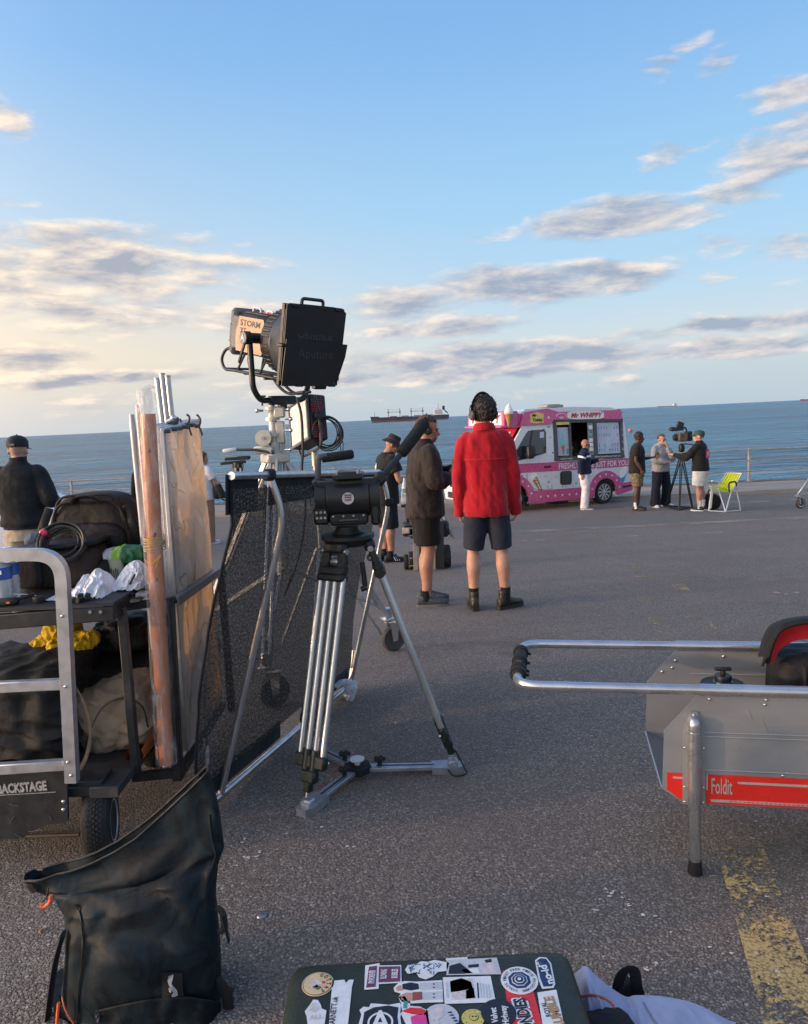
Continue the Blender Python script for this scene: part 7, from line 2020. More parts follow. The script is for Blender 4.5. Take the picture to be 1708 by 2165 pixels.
b.tube([p0.lerp(q1, i/30)+Vector((.002*nz((i*.7, 0, 0)), 0, 0)) for i in range(30)]+[q1, q1+Vector((-.002, 0, .003))], [.041+.003*nz((i*.9, 3, 0)) for i in range(29)]+[.040, .037, .02], 22, caps=True); b.build('sleeve', M_sleeve, cr)
M_ycord = mat('yellow_cord', (.55, .38, .05), .8, var=.2)
for k in range(7):
    f = .598+.0055*k
    c_ = p0.lerp(p1, f); b = MB(); b.tube([c_+Vector((.0385*cos(a), .0385*sin(a), .004*sin(a+k))) for a in [2*pi*i/20 for i in range(20)]], .0018, 5, closed=True); b.build('cord', M_ycord, cr)
b = MB(); c_ = p0.lerp(p1, .575); b.tube(spline([c_+Vector((-.03, -.03, .0)), c_+Vector((.0, -.045, -.015)), c_+Vector((.03, -.03, .012)), c_+Vector((.02, -.04, -.01)), c_+Vector((.012, -.042, -.03))], 6), .0016, 5); b.build('cord', M_ycord, cr)
for (f, s_) in ((.86, 1), (.80, .7), (.64, 1.2), (.52, 1), (.40, .6)):
    c_ = p0.lerp(p1, f); b = MB(); b.soft(c_+Vector((.010*s_, -.036, 0)), (.010*s_, .004, .014*s_), Matrix.Rotation(.5, 3, 'Y'), 2.2, 5, lambda u, p: p*(1+.5*fb(u, 2, 7))); b.build('tear', mat('dark_tear', (.10, .02, .015), .5), cr)
# pale tubes and silver poles
for k, (u0, v0, u1, v1, r_, m_, lb) in enumerate(((276, 874, 338, 1590, .012, M_sleeve, 'clear plastic tube left of the copper roll'),)):
    pass
M_ptube = mat('pale_tube', (.46, .46, .48), .35, .2, var=.12, vs=8)
for (u0, v0, u1, v1, y, r_, lb) in ((278, 876, 350, 1620, 2.95, .0125, 'pale grey tube standing left of the copper roll, lower of two'), (290, 856, 352, 1560, 3.02, .0095, 'thin grey tube between the copper roll and the pale tube')):
    t = root('storage_tube', D(u1, v1, y), lb, 'tube')
    b = MB(); q0, q1 = D(u1, v1, y), D(u0, v0, y); b.tube([q0, q0.lerp(q1, .97), q1], [r_, r_, r_*.8], 14); b.build('tube', M_ptube, t)
for k, (u0, v0, u1, v1, lb) in enumerate(((332, 802, 356, 1000, 'silver pole standing among the gel frames, leftmost of three'), (342, 792, 366, 1000, 'silver pole standing among the gel frames, tallest of three'), (354, 797, 376, 1000, 'silver pole standing among the gel frames, nearest the hooks'))):
    t = root('silver_pole', D(u1, v1, 3.15), lb, 'pole', 'silver poles in the frame rack')
    q1, q0 = D(u0, v0, 3.15), D(u1, v1, 3.15); q0 = q1+(q0-q1)*3.6
    b = MB(); b.cyl(q0, q1, .0115, n=14); b.build('tube', M_alu, t)
    b = MB(); b.cyl(q1, q1+(q1-q0).normalized()*.006, .0125, n=14); b.build('end_cap', M_alu2, t)
b = MB(); t = root('pole_clamp', D(360, 905, 3.05), 'dark metal clamp gripping the poles above the gel frames', 'clamp')
b.box(D(364, 898, 3.06), (.035, .05, .07), Matrix.Rotation(.3, 3, 'Y'), .006); b.build('jaw', M_gdark, t)
b = MB(); b.cyl(D(352, 892, 3.03), D(366, 886, 3.03), .008, n=10); b.sph(D(366, 884, 3.03), .014, 8, 6); b.build('screw', M_chrome, t)
# gel frames
def gel_mat(name, c1, c2, c3, seed, clear=.12):
    m = bpy.data.materials.new(name); m.use_nodes = True
    t = NT(m.node_tree); bs_ = t.n['Principled BSDF']; out = [n for n in t.n if n.type == 'OUTPUT_MATERIAL'][0]
    oc = t.vmath('ADD', t.new('ShaderNodeTexCoord').outputs['Object'], (seed, seed*.7, seed*.3))
    v = t.vmath('MULTIPLY', oc, (1, 1.3, .75))
    zz = t.sep(oc)[2]
    n1 = t.noise(v, 6.0, 2, .5, .8)
    big = t.math('ADD', t.noise(v, 1.8, 1, .4, .6), t.lin(zz, .2, 1.3, .10, -.10))
    c = t.mix(t.smooth(big, .46, .62, 0, .8), c1, c3)
    c = t.mix(t.smooth(t.noise(t.vmath('ADD', v, t.comb(0, t.math('MULTIPLY', zz, .6), 0)), 3.2, 1, .4, .5), .50, .54, 0, .55), c, c2)
    def ridge(sc, st, w_, sk): return t.smooth(t.math('ABSOLUTE', t.math('SUBTRACT', t.noise(t.vmath('MULTIPLY', t.vmath('ADD', oc, t.comb(0, t.math('MULTIPLY', zz, sk), 0)), st), sc, 2, .45, .8), .5)), 0, w_, 1, 0)
    n2 = t.math('MAXIMUM', ridge(3.6, (1, 1.5, .6), .010, .35), ridge(5, (1, 1.3, .7), .008, -.5))
    c = t.mix(t.math('MULTIPLY', n2, .75), c, (.97, .95, .90))  # glints along the wrinkles, painted into the colour as pale lines
    t.l.new(c, bs_.inputs['Base Color']); bs_.inputs['Roughness'].default_value = .17; bs_.inputs['Specular IOR Level'].default_value = .8
    bn = t.new('ShaderNodeBump'); bn.inputs['Strength'].default_value = 1.0; bn.inputs['Distance'].default_value = .012
    t.l.new(t.math('ADD', t.math('MULTIPLY', n1, 1.6), t.math('MULTIPLY', n2, .8)), bn.inputs['Height']); t.l.new(bn.outputs[0], bs_.inputs['Normal'])
    tr = t.new('ShaderNodeBsdfTranslucent'); t.l.new(c, tr.inputs[0])
    mx = t.new('ShaderNodeMixShader'); mx.inputs[0].default_value = .45
    t.l.new(bs_.outputs[0], mx.inputs[1]); t.l.new(tr.outputs[0], mx.inputs[2])
    tp = t.new('ShaderNodeBsdfTransparent'); tp.inputs[0].default_value = c4(c1); m2 = t.new('ShaderNodeMixShader'); m2.inputs[0].default_value = clear
    t.l.new(mx.outputs[0], m2.inputs[1]); t.l.new(tp.outputs[0], m2.inputs[2]); t.l.new(m2.outputs[0], out.inputs[0])
    return m
GEL = [gel_mat('gel_cream', (.93, .91, .84), (.90, .85, .74), (.86, .74, .62), 1.0), gel_mat('gel_pale', (.86, .80, .66), (.80, .70, .52), (.72, .46, .32), 4.0, .85), gel_mat('gel_copper', (.80, .58, .38), (.74, .48, .30), (.80, .68, .52), 9.0, .85)]
M_frm = mat('gel_frame_alu', (.55, .55, .56), .4, .6, var=.12)
labels = ('cream gel frame nearest the net, wrinkled and glossy', 'pale gel frame second in the rack, its top corner showing', 'copper tinted gel frame in the middle of the rack', 'innermost gel frame beside the silver poles')
for k in range(4):
    off = Vector((-.010*k, .0, 0))
    TF = D(346-3*k, 910-3*k, 2.84+.01*k)+off; TB = D(421-2*k, 889, 3.46)+off
    BB = D(470, 1500, 3.46)+off; BF = D(398, 1585, 2.84+.01*k)+off
    BB.z = BF.z-.03
    t = root('gel_frame', BF, labels[k], 'gel frame', 'gel frames in the side rack')
    b = MB(); fld = .020
    def gf(a, q, k=k, TF=TF, TB=TB, BB=BB, BF=BF):
        p = TF.lerp(TB, a).lerp(BF.lerp(BB, a), q)
        w_ = sin(pi*min(1, a*1.0))*sin(pi*q)
        ph = q*2.1+k*1.3
        f = fld*(1.3*fb((a*3.2+q*1.1, q*1.1, k*3.0), 1.4, k*5)+.9*abs(nz((a*6+q*2.4, q*1.6, k), 1.3, 2))+.8*sin(9*(a+.35*q)+ph)*.5)
        if k == 0:
            sh_ = a*1.6+q*1.9
            f += .020*(1-2.6*abs(nz((sh_*2.2, (q-a*.35)*2.0, 5), 1.3, 3)))+.010*(1-2.6*abs(nz(((a-q*.5)*7, q*5, 9), 1.1, 7)))
        return p+Vector((f*min(1, w_*2.5+.15), 0, 0))
    b.grid(gf, 40, 56); b.build('gel_sheet', GEL[(0, 1, 2, 1)[k]], t, ang=40)
    for A, B in ((TF, TB), (TB, BB), (BB, BF), (BF, TF)):
        b = MB(); b.bar(A-Vector((.006, 0, 0)), B-Vector((.006, 0, 0)), .016, .016, .002, up=(1, 0, 0)); b.build('frame_bar', M_frm, t)
for k, (u, v, y, lb) in enumerate(((392, 897, 3.2, 'bent metal hook on the gel frame tops, nearer the poles'), (415, 897, 3.35, 'bent metal hook on the gel frame tops, at the far end'))):
    t = root('frame_hook', D(u, v, y), lb, 'hook', 'metal hooks on the gel frames')
    c_ = D(u, v, y); s_ = 1/FPX*y
    def o(x, z): return c_+Vector((x*s_, 0, -z*s_))
    if k == 0: pts = [o(-11, -12), o(-8, -4), o(-3, 2), o(4, 1), o(9, -10), o(8, -17), o(4, -20)]
    else: pts = [o(-13, -6), o(-7, -2), o(-1, 3), o(6, 2), o(9, -8), o(6, -16), o(2, -20)]
    b = MB(); b.tube(spline(pts, 6), .0048, 8); b.build('hook', M_gdark, t)
    b = MB(); b.tube([o(4, 2), o(8, 12), o(11, 24)], .004, 8); b.box(o(2, 4), (.022, .02, .016), None, .003); b.build('stem', M_gdark, t)
b = MB(); t = root('frame_clip', D(372, 910, 2.9), 'row of small dark clips along the top of the gel frames', 'clip')
for u, v, y in ((352, 912, 2.86), (366, 908, 2.95), (380, 906, 3.02), (394, 903, 3.12), (406, 899, 3.24)):
    b = MB(); b.box(D(u, v, y), (.022, .03, .016), Matrix.Rotation(u*.1, 3, 'Z'), .003); b.build('clip', M_gdark, t)
# ------------------------------------------------------------ metal folding cart at the right
g = G(1472, 1846)
FM = Matrix.Translation(g+Vector((0, .018, 0))) @ Matrix.Rotation(radians(-11.5), 4, 'Z')
FI = FM.inverted()
def LF(u, v, yl):                          # picture point on the plane y = yl of the cart's own frame
    d = FI.to_3x3() @ ray(u, v); o = FI @ CAM_O
    return o+d*((yl-o.y)/d.y)
def FB(): return MB(FM)
YN = 0.0
M_sheet = mat('sheet_alu', (.265, .280, .300), .45, .45, var=.10, vs=3.5, stretch=(1, 1, 2.5), dirt=.25, dirtcol=(.26, .25, .24), rvar=.08)
M_redst = mat('red_sticker', (.62, .022, .014), .35, var=.06)
M_tube = mat('satin_tube', (.55, .56, .57), .28, .9, var=.08)
fc = root('folding_cart', FM @ Vector((.3, .2, 0)), 'silver aluminium folding cart with red lower band and long tube handle', 'cart')
zt = LF(1480, 1457, YN).z
def yfar():
    d = FI.to_3x3() @ ray(1420, 1366); o = FI @ CAM_O; return (o+d*((zt-o.z)/d.z)).y
YB = yfar()
XR = 1.25
def S_(u, v, y=0.0): q = LF(u, v, y); return (q.x, q.z)
NP = [S_(1478, 1466), S_(1404, 1545), S_(1400, 1668), S_(1445, 1697)]
zb = NP[3][1]
NP += [(XR, zb), (XR, NP[0][1])]
th = .004
b = FB(); b.prism(NP, (0, YN, 0), (1, 0, 0), (0, 0, 1), (0, th, 0)); sp_ = b.build('side_panel', M_sheet, fc, fix=True, ang=20)
for z in (S_(1490, 1548)[1], S_(1490, 1556)[1]-.001, S_(1490, 1627)[1]):
    b = FB(); b.tube([(NP[1][0]+.075, YN-.001, z), (XR, YN-.001, z)], .0035, 8); b.build('pressed_rib', M_sheet, sp_)
dxf = S_(1478, 1466)[0]-NP[0][0]
b = FB(); b.prism(NP, (0, YB, 0), (1, 0, 0), (0, 0, 1), (0, th, 0)); b.build('side_panel', M_sheet, fc, fix=True, ang=20)
b = FB(); b.tube([(NP[0][0]+.05, YB-.002, NP[0][1]-.09), (XR, YB-.002, NP[0][1]-.09)], .003, 8); b.build('pressed_rib', M_sheet, fc)
x2, z2 = NP[2]; x3 = NP[3][0]
b = FB(); b.grid(lambda a, c_: Vector((x2+.002+(x3-x2)*a, YN+th+(YB-YN-th)*c_, z2+.002+(zb+.012-z2)*a)), 1, 1, .004); b.build('end_panel', M_sheet, fc)
b = FB(); b.tube([(x2, YN+.004, z2), (x2, YB, z2)], .004, 8); b.build('edge_roll', M_tube, fc)
b = FB(); b.box(((x3+XR)/2, (YN+YB)/2, zb+.012), (XR-x3, YB-YN-.012, .006)); b.build('floor', M_sheet, fc)
b = FB(); b.box((NP[0][0]+.10, (YN+YB)/2, NP[0][1]-.20), (.004, YB-YN-.012, .02)); b.build('cross_strip', M_sheet, fc)
# handle: near and far rails, bends, grips
hl = LF(1092, 1437, YN).x
P0_ = [(XR, YN-.006, zt), (hl+.0, YN-.006, zt), (hl, YB+.006, zt), (XR, YB+.006, zt)]
b = FB(); b.tube(bend([Vector(p) for p in P0_], .075, 10), .0160, 16); hn = b.build('handle_tube', M_tube, fc)
for y in (YN-.006, YB+.006):
    b = FB(); b.tube([(NP[0][0], y, zt), (XR, y, zt)], .0190, 16); b.build('rim_tube', M_tube, fc)
for y0, y1 in ((YN+.075, YN+.175), (YN+.20, YB-.075)):
    b = FB(); b.tube([(hl, y0, zt), (hl, y0+.01, zt), (hl, y1-.01, zt), (hl, y1, zt)], [.0190, .0215, .0215, .0190], 16); gr = b.build('grip', M_rub, fc)
    for yy in (y0+.03, y1-.03):
        b = FB(); b.cyl((hl, yy-.010, zt), (hl, yy+.010, zt), .028, n=18); b.bar((hl+.015, yy, zt), (hl+.036, yy-.004, zt-.004), .008, .008); b.build('grip_clamp', M_rub, gr)
b = FB(); b.cyl((hl, YN+.175, zt), (hl, YN+.20, zt), .015, n=16); b.build('joint', M_chrome, hn)
# leg
lx = S_(1465, 1600)[0]
lt, lm = S_(1463, 1522)[1], S_(1468, 1700)[1]
b = FB(); b.prism([(lx-.032, zb-.002), (lx+.036, zb-.002), (lx+.036, lt-.03), (lx+.010, lt+.030), (lx-.008, lt+.030), (lx-.032, lt-.03)], (0, YN-.006, 0), (1, 0, 0), (0, 0, 1), (0, .004, 0)); lp = b.build('leg_plate', M_sheet, fc, fix=True)
b = FB(); b.tube(bend([Vector((lx, YN+.004, lt)), Vector((lx, YN-.020, lt)), Vector((lx+.002, YN-.020, zb-.0)), Vector((lx+.004, YN-.018, .028))], .022, 8), .0180, 16); lg = b.build('leg', M_tube, fc)
b = FB(); b.cyl((lx+.0, YN-.020, zb), (lx+.0, YN-.020, lt-.03), .0203, n=16); b.build('leg_sleeve', M_tube, lg)
b = FB(); b.lathe([(.0, .0), (.0225, 0), (.0235, .006), (.0200, .036), (.0200, .044), (0, .044)], (lx+.004, YN-.018, .001), n=18); b.build('rubber_foot', M_rub, lg)
for (dx, z) in ((-.026, lm+.06), (.030, lm+.06), (-.026, lm+.01), (.030, lm+.01), (.001, lt+.018), (-.026, lt-.09), (.030, lt-.09)):
    b = FB(); b.sph((lx+dx, YN-.007, z), (.0045, .003, .0045), 8, 6); b.build('rivet', M_chrome, lp)
for (u, v) in ((1620, 1480), (1617, 1490), (1500, 1478), (1665, 1635), (1655, 1640)):
    b = FB(); x, z = S_(u, v); b.sph((x, YN-.001, z), (.005, .003, .005), 8, 6); b.build('rivet', M_chrome, sp_)
for (u, v) in ((1428, 1397), (1421, 1412), (1530, 1388), (1400, 1420)):
    b = FB(); q = LF(u, v, YB); b.sph((q.x, YB-.001, q.z), (.006, .003, .006), 8, 6); b.build('rivet', M_chrome, fc)
# red band with lettering
RB_ = [S_(1410, 1633), S_(1410, 1668), S_(1446, 1695)]
b = FB(); b.prism([RB_[0], RB_[1], (RB_[2][0], zb+.003), (XR, zb+.003), (XR, RB_[0][1])], (0, YN-.0035, 0), (1, 0, 0), (0, 0, 1), (0, .003, 0)); rb = b.build('red_band', M_redst, fc, fix=True)
M_lt = mat('silver_print', (.50, .42, .40), .45, .3, var=.08)
x, z = S_(1502, 1676); text('lettering', 'Foldit', M_lt, rb, (x, YN-.004, z), (1, 0, 0), (0, 0, 1), .052, 'LEFT', .062, .0005, .01, M=FM)
b = FB()
for (xa, za, xb, w_) in ((.080, -.022, .9, .007), (.0, -.085, .9, .008)):
    x0 = S_(1502, 1640)[0]; z0 = RB_[0][1]
    b = FB(); b.box((x0+(xa+xb)/2, YN-.0045, z0+za), (xb-xa, .002, w_)); b.build('printed_line', M_lt, rb)
b = FB()
rr = random.Random(2)
for k in range(36):
    b = FB(); x0 = S_(1545, 1640)[0]+k*.013; b.box((x0, YN-.0058, RB_[0][1]-.085), (rr.uniform(.004, .010), .001, .0028)); b.build('small_print', M_redst, rb)
    if k > 24: break
b = FB(); x0 = RB_[0][0]; b.box((x0+.035, YN-.0045, RB_[0][1]-.014), (.035, .002, .006)); b.build('printed_line', M_lt, rb)
b = FB(); x, z = S_(1494, 1655); b.box((x, YN-.0045, z+.005), (.004, .002, .055)); b.build('printed_line', M_lt, rb)
for (xx, zz, L) in ((1610, 1520, .05), (1655, 1560, .012), (1560, 1580, .02), (1640, 1590, .04), (1580, 1500, .03)):
    b = FB(); x, z = S_(xx, zz); b.bar((x, YN-.0010, z), (x+L*.4, YN-.0010, z-L), .0006, .0016, up=(0, 1, 0)); b.build('scratch', M_lt, sp_)
# plate with knob and bag inside the cart
q = LF(1528, 1442, (YN+YB)/2+.02)
zi = q.z
t = root('camera_base_plate', FM @ Vector((q.x, q.y, zb+.02)), 'black round camera base with clamp knob lying in the metal cart', 'base plate')
b = FB(); b.lathe([(0, -.02), (.070, -.02), (.074, -.012), (.070, -.004), (0, -.002)], q, n=36); b.lathe([(.05, -.25), (.05, -.02)], q, n=20); b.build('plate', M_anod, t)
b = FB(); b.lathe([(0, -.004), (.029, -.004), (.030, .004), (.028, .006), (.028, .022), (.025, .026), (0, .026)], q, n=28); cl = b.build('collar', M_anod, t)
b = FB(); b.lathe([(.030, .0), (.0305, .005)], q, n=28); b.build('ring', M_chrome, cl)
b = FB(); b.cyl(q+Vector((0, 0, .026)), q+Vector((0, 0, .042)), .009, n=12); b.bar(q+Vector((-.028, 0, .046)), q+Vector((.028, .004, .046)), .016, .012, .004); b.build('clamp_knob', M_rub, t)
b = FB(); b.bar(q+Vector((.045, -.03, -.006)), q+Vector((.065, -.04, -.006)), .008, .008); b.build('pin', M_chrome, t)
bq = LF(1690, 1395, (YN+YB)/2+.04)
t = root('camera_bag', FM @ Vector((bq.x, bq.y, zb+.02)), 'open black shoulder bag with bright red lining standing in the metal cart', 'bag')
zb0 = zb+.02; top = LF(1690, 1366, bq.y).z
b = FB(); b.soft((bq.x+.06, bq.y+.01, (zb0+top)/2-.005), (.30, .22, top-zb0), None, 4.5, 16, lambda u, p: p*(1+.035*fb(u, 3, 2))+Vector((-.02*u.z*0, 0, 0))); b.build('bag_body', M_nyl, t, ang=60)
def arc(P, y): return spline([LF(u, v, y) for u, v in P], 6)
yb_ = bq.y-.10
o1 = arc([(1622, 1402), (1630, 1368), (1646, 1336), (1672, 1321), (1712, 1314), (1760, 1312)], yb_); o2 = arc([(1632, 1404), (1644, 1378), (1662, 1362), (1690, 1352), (1722, 1350), (1760, 1350)], yb_+.05)
b = FB(); n = len(o1)
b.grid(lambda a, c_: o1[round(a*(n-1))].lerp(o2[round(a*(n-1))], c_)+Vector((0, .012*sin(pi*c_), 0)), n-1, 4, .003); b.build('lining', mat('red_lining', (.55, .015, .020), .7, var=.15), t)
b = FB(); b.grid(lambda a, c_: o1[round(a*(n-1))]+Vector((.004, .03+.10*c_, .006*sin(pi*c_)-.02*c_)), n-1, 4, .006); b.build('lid', M_nyl, t)
b = FB(); b.tube(o1, .0085, 8); b.build('zip', M_nyl, t)
b = FB(); b.tube(spline([o1[0], LF(1618, 1392, yb_-.02), LF(1612, 1408, yb_-.02)], 4), .005, 7); b.build('zip_pull', M_nyl, t)
for dx_ in (.02, .12):
    b = FB(); b.tube(spline([(bq.x-.04+dx_, bq.y-.115, top-.03), (bq.x-.035+dx_, bq.y-.120, (top+zb0)/2), (bq.x-.04+dx_, bq.y-.115, zb0+.02)], 6), .010, 7, flat=(1.5, .4)); b.build('strap', M_charc, t)

# ------------------------------------------------------------ roll-top backpack in front
YP_ = 1.72
M_pack = bpy.data.materials.new('dark_teal_camouflage'); M_pack.use_nodes = True
t = NT(M_pack.node_tree); bs_ = t.n['Principled BSDF']; oc = t.new('ShaderNodeTexCoord').outputs['Object']
c = t.ramp(t.noise(oc, 5.5, 3, .55, 1.2), [(0, (.0042, .0085, .0125)), (.44, (.0060, .0150, .0215)), (.52, (.0032, .0050, .0078)), (.60, (.0070, .0190, .0270)), (.68, (.0050, .0085, .0100))])
c = t.mix(t.math('MULTIPLY', t.smooth(t.noise(oc, 14, 5, .7), .56, .72), .35), c, (.015, .020, .022))
t.l.new(c, bs_.inputs['Base Color']); t.l.new(t.lin(t.noise(oc, 26, 4), .3, .7, .55, .72), bs_.inputs['Roughness']); bs_.inputs['Specular IOR Level'].default_value = .25
bn = t.new('ShaderNodeBump'); bn.inputs['Strength'].default_value = .4; bn.inputs['Distance'].default_value = .008
t.l.new(t.math('ADD', t.math('MULTIPLY', t.noise(oc, 11, 4, .55, 1.0), 1.0), t.math('MULTIPLY', t.noise(oc, 420, 2), .05)), bn.inputs['Height']); t.l.new(bn.outputs[0], bs_.inputs['Normal'])
pk = root('rolltop_backpack', (D(300, 2100, YP_).x, YP_+.05, 0), 'dark teal camouflage roll-top backpack with its top unrolled, standing on the asphalt', 'backpack')
def interp(tab, q):
    for (a, p), (b_, r_) in zip(tab, tab[1:]):
        if q <= b_:
            f = (q-a)/(b_-a); f = f*f*(3-2*f)*.5+f*.5
            return tuple(x+(y-x)*f for x, y in zip(p, r_))
    return tab[-1][1]
LT_ = [(0, (128, 2300)), (.25, (131, 2165)), (.52, (137, 1985)), (.66, (136, 1938)), (.80, (112, 1896)), (.92, (72, 1884)), (1, (50, 1862))]
RT_ = [(0, (470, 2300)), (.25, (468, 2165)), (.50, (466, 1995)), (.62, (457, 1890)), (.74, (462, 1830)), (.84, (474, 1790)), (.93, (462, 1715)), (1, (440, 1630))]
def pack(a, q, back=0.0):
    """a goes round the bag (0 left edge, .25 front, .5 right edge, .75 back), q from the foot to the lip"""
    lu, lv = interp(LT_, q); ru, rv = interp(RT_, q)
    th = 2*pi*a
    f = (1-cos(th))/2
    ce = abs(cos(th))**.62*(1 if cos(th) > 0 else -1); f = (1-ce)/2
    sg = math.copysign(abs(sin(th))**.62, sin(th))
    tq = min(1, max(0, (q-.45)/.5)); thick = .105*(1-tq)**1.0+.014
    u = lu+(ru-lu)*f; v = lv+(rv-lv)*f+50*sin(pi*f)**1.0*max(0, (q-.62)/.38)**1.4
    if sin(th) < 0 and q > .7: v -= 12*(q-.7)/.3
    p = D(u, v, YP_)
    y = -sg*thick+.10
    w_ = .55+.45*abs(sg)
    fold = .012*fb((f*2.3+v*.0014, q*3.2-f*1.2, sg), 1.6, 3)+.026*abs(nz((f*1.9-q*2.8, q*3.2+f*1.7, sg*2), 1.5, 8))*min(1, q*1.6)+.008*abs(nz((f*6-q*4, q*7+f*3, sg*2), 1.3, 18))
    pp = D(u, v, YP_+y)
    pp.y -= fold*sg*w_*1.6
    pp.x += .006*fb((q*5, a*3, 1), 1.5, 6)
    pp.z = max(pp.z, .004)
    return pp
b = MB(); nu, nv = 64, 60
Pg = [pack(i/nu, j/nv) for j in range(nv+1) for i in range(nu)]
b.add(Pg, [(j*nu+i, j*nu+(i+1) % nu, (j+1)*nu+(i+1) % nu, (j+1)*nu+i) for j in range(nv) for i in range(nu)]); b.build('bag_body', M_pack, pk, ang=80, fix=True)
M_lip = cloth('black_lip', (.012, .014, .016), .6, 12, .55)
b = MB(); b.tube([pack(i/nu, 1.0) for i in range(nu)], .0035, 6, closed=True); b.build('lip', M_lip, pk)
b = MB(); b.tube([pack(.135-.006*sin(j*.2), .06+.68*j/30)+Vector((0, -.004, 0)) for j in range(31)], .0022, 6); b.build('seam', M_lip, pk)
b = MB(); b.tube([pack(.415+.004*sin(j*.3), .74+.2*j/20)+Vector((0, -.003, 0)) for j in range(21)], .0022, 6); b.build('seam', M_lip, pk)
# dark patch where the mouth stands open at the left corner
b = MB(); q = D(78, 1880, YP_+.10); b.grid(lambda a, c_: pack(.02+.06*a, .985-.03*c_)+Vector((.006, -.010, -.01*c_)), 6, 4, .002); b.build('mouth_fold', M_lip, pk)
b = MB(); c0 = D(99, 1885, YP_-.0); b.tube([c0+Vector((.006, 0, .012)), c0+Vector((.0, -.004, -.012)), c0+Vector((-.012, -.006, -.026))], .002, 6); lo = b.build('cord', M_lip, pk)
b = MB(); b.tube(spline([D(107, 1893, 1.70), D(106, 1904, 1.70), D(100, 1913, 1.70), D(89, 1917, 1.70), D(88, 1911, 1.70)], 6), .0045, 8); b.build('orange_loop', mat('orange_cord', (.70, .14, .05), .5), pk)
# logo strap, pocket, side straps
YS = YP_-.055
def onf(u, v, lift=.006):
    # front surface of the bag at picture point (u, v)
    best = None
    for q in [x/80 for x in range(0, 70)]:
        lu, lv = interp(LT_, q); ru, rv = interp(RT_, q)
        f = min(.98, max(.02, (u-lu)/(ru-lu))); vv = lv+(rv-lv)*f
        if best is None or abs(vv-v) < best[0]: best = (abs(vv-v), q, f)
    _, q, f = best
    ce = 1-2*f; cth = math.copysign(abs(ce)**(1/.62), ce); th = math.acos(max(-1, min(1, cth)))
    p = pack(th/(2*pi), q)
    pp = D(u, v, p.y-lift)
    return pp
b = MB(); b.grid(lambda a, c_: onf(341+a*44+c_*8, 2056+c_*150, .007), 6, 14, .003); stp = b.build('logo_strap', M_lip, pk)
M_refl = mat('grey_reflective', (.34, .35, .36), .4, var=.1)
for v0 in (2066, 2146):
    P = [(356, v0-2), (367, v0-6), (365, v0+6), (362, v0+14), (374, v0+28), (376, v0+38), (366, v0+44), (362, v0+40), (366, v0+32), (357, v0+18), (354, v0+8)]
    b = MB(); pts = [onf(u, v, .0115) for u, v in P]; b.add(pts, [tuple(range(len(P)))]); b.build('logo', M_refl, stp, smooth=False)
    b = MB(); P = [(361, v0+34), (363, v0+24), (356, v0+22), (357, v0+30)]; b.add([onf(u, v, .0115) for u, v in P], [(0, 1, 2, 3)]); b.build('logo', M_refl, stp, smooth=False)
def flapf(a, c_):
    u = 203+a*262; v = 2138-30*sin(pi*min(1, a*1.35)/2)+22*max(0, a-.75)*2+c_*60
    return onf(u, v, .010)
b = MB(); b.grid(flapf, 24, 6, .004); b.build('front_pocket', M_pack, pk, ang=60)
b = MB(); b.tube([flapf(i/24, 0)+Vector((0, -.002, 0)) for i in range(25)], .0028, 6); b.build('pocket_zip', M_lip, pk)
b = MB(); b.tube([onf(206, 2140, .016), onf(210, 2150, .018), onf(208, 2160, .017), onf(204, 2150, .016)], .0022, 6, closed=True); b.build('zip_pull', M_gdark, pk)
for (P, w_, nm) in (([(458, 1918), (470, 1930), (474, 1960), (464, 1972)], .010, 'side_buckle'), ([(470, 1935), (478, 1965), (484, 1990)], .011, 'side_strap'), ([(462, 2082), (480, 2090), (494, 2096)], .010, 'side_strap'), ([(455, 2070), (478, 2100), (484, 2165), (480, 2230)], .016, 'shoulder_strap'), ([(133, 1975), (118, 2030), (106, 2110), (96, 2200)], .020, 'shoulder_strap'), ([(126, 2105), (134, 2130), (150, 2160)], .004, 'side_strap')):
    b = MB(); b.tube(spline([D(u, v, YP_+.03) for u, v in P], 6), w_*.6, 8, flat=(1.5, .45)); b.build(nm, M_lip if nm != 'side_buckle' else M_rub, pk)
b = MB(); b.tube(spline([D(131, 2108, YP_-.0), D(138, 2135, YP_-.02), D(156, 2165, YP_-.03)], 6), .0026, 6); b.build('orange_piping', mat('orange_piping', (.45, .10, .05), .6), pk)
b = MB(); b.tube(spline([D(124, 2120, YP_-.01), D(122, 2140, YP_-.01), D(120, 2165, YP_-.01)], 4), .004, 6); b.build('orange_loop', mat('orange_cord', (.70, .14, .05), .5), pk)

# ------------------------------------------------------------ stickered hard case
HC_ = .235
M_case = mat('case_green', (.020, .026, .018), .42, var=.2, vs=12, bump=.15, bs=160, dirt=.12, dirtcol=(.05, .055, .05))
a0 = Zp(648, 2046, HC_); a1 = Zp(1176, 2016, HC_)
cx = (a0.x+a1.x)/2; cw = a1.x-a0.x; yf = (a0.y+a1.y)/2
ang = atan2(a1.y-a0.y, a1.x-a0.x)
hc = root('hard_case', (cx, yf-.19, 0), 'dark green hard case covered in stickers lying flat on the asphalt', 'hard case')
CM = Matrix.Translation((cx, yf, 0)) @ Matrix.Rotation(ang, 4, 'Z')
b = MB(CM)
b.soft((-.004, -.190, .120), (cw+.068, .415, .230), None, 20, 22); b.build('body', M_case, hc, ang=50)
b = MB(CM); b.soft((-.004, -.190, .165), (cw+.077, .423, .030), None, 20, 12); b.build('lid_rim', M_case, hc, ang=50)
for x in (-cw*.5+.085, -cw*.5+.108, -cw*.5+.131, cw*.5-.165, cw*.5-.142, cw*.5-.12):
    b = MB(CM); b.box((x, -.015, HC_-.010), (.006, .055, .018), None, .003); b.build('lid_ridge', M_case, hc)
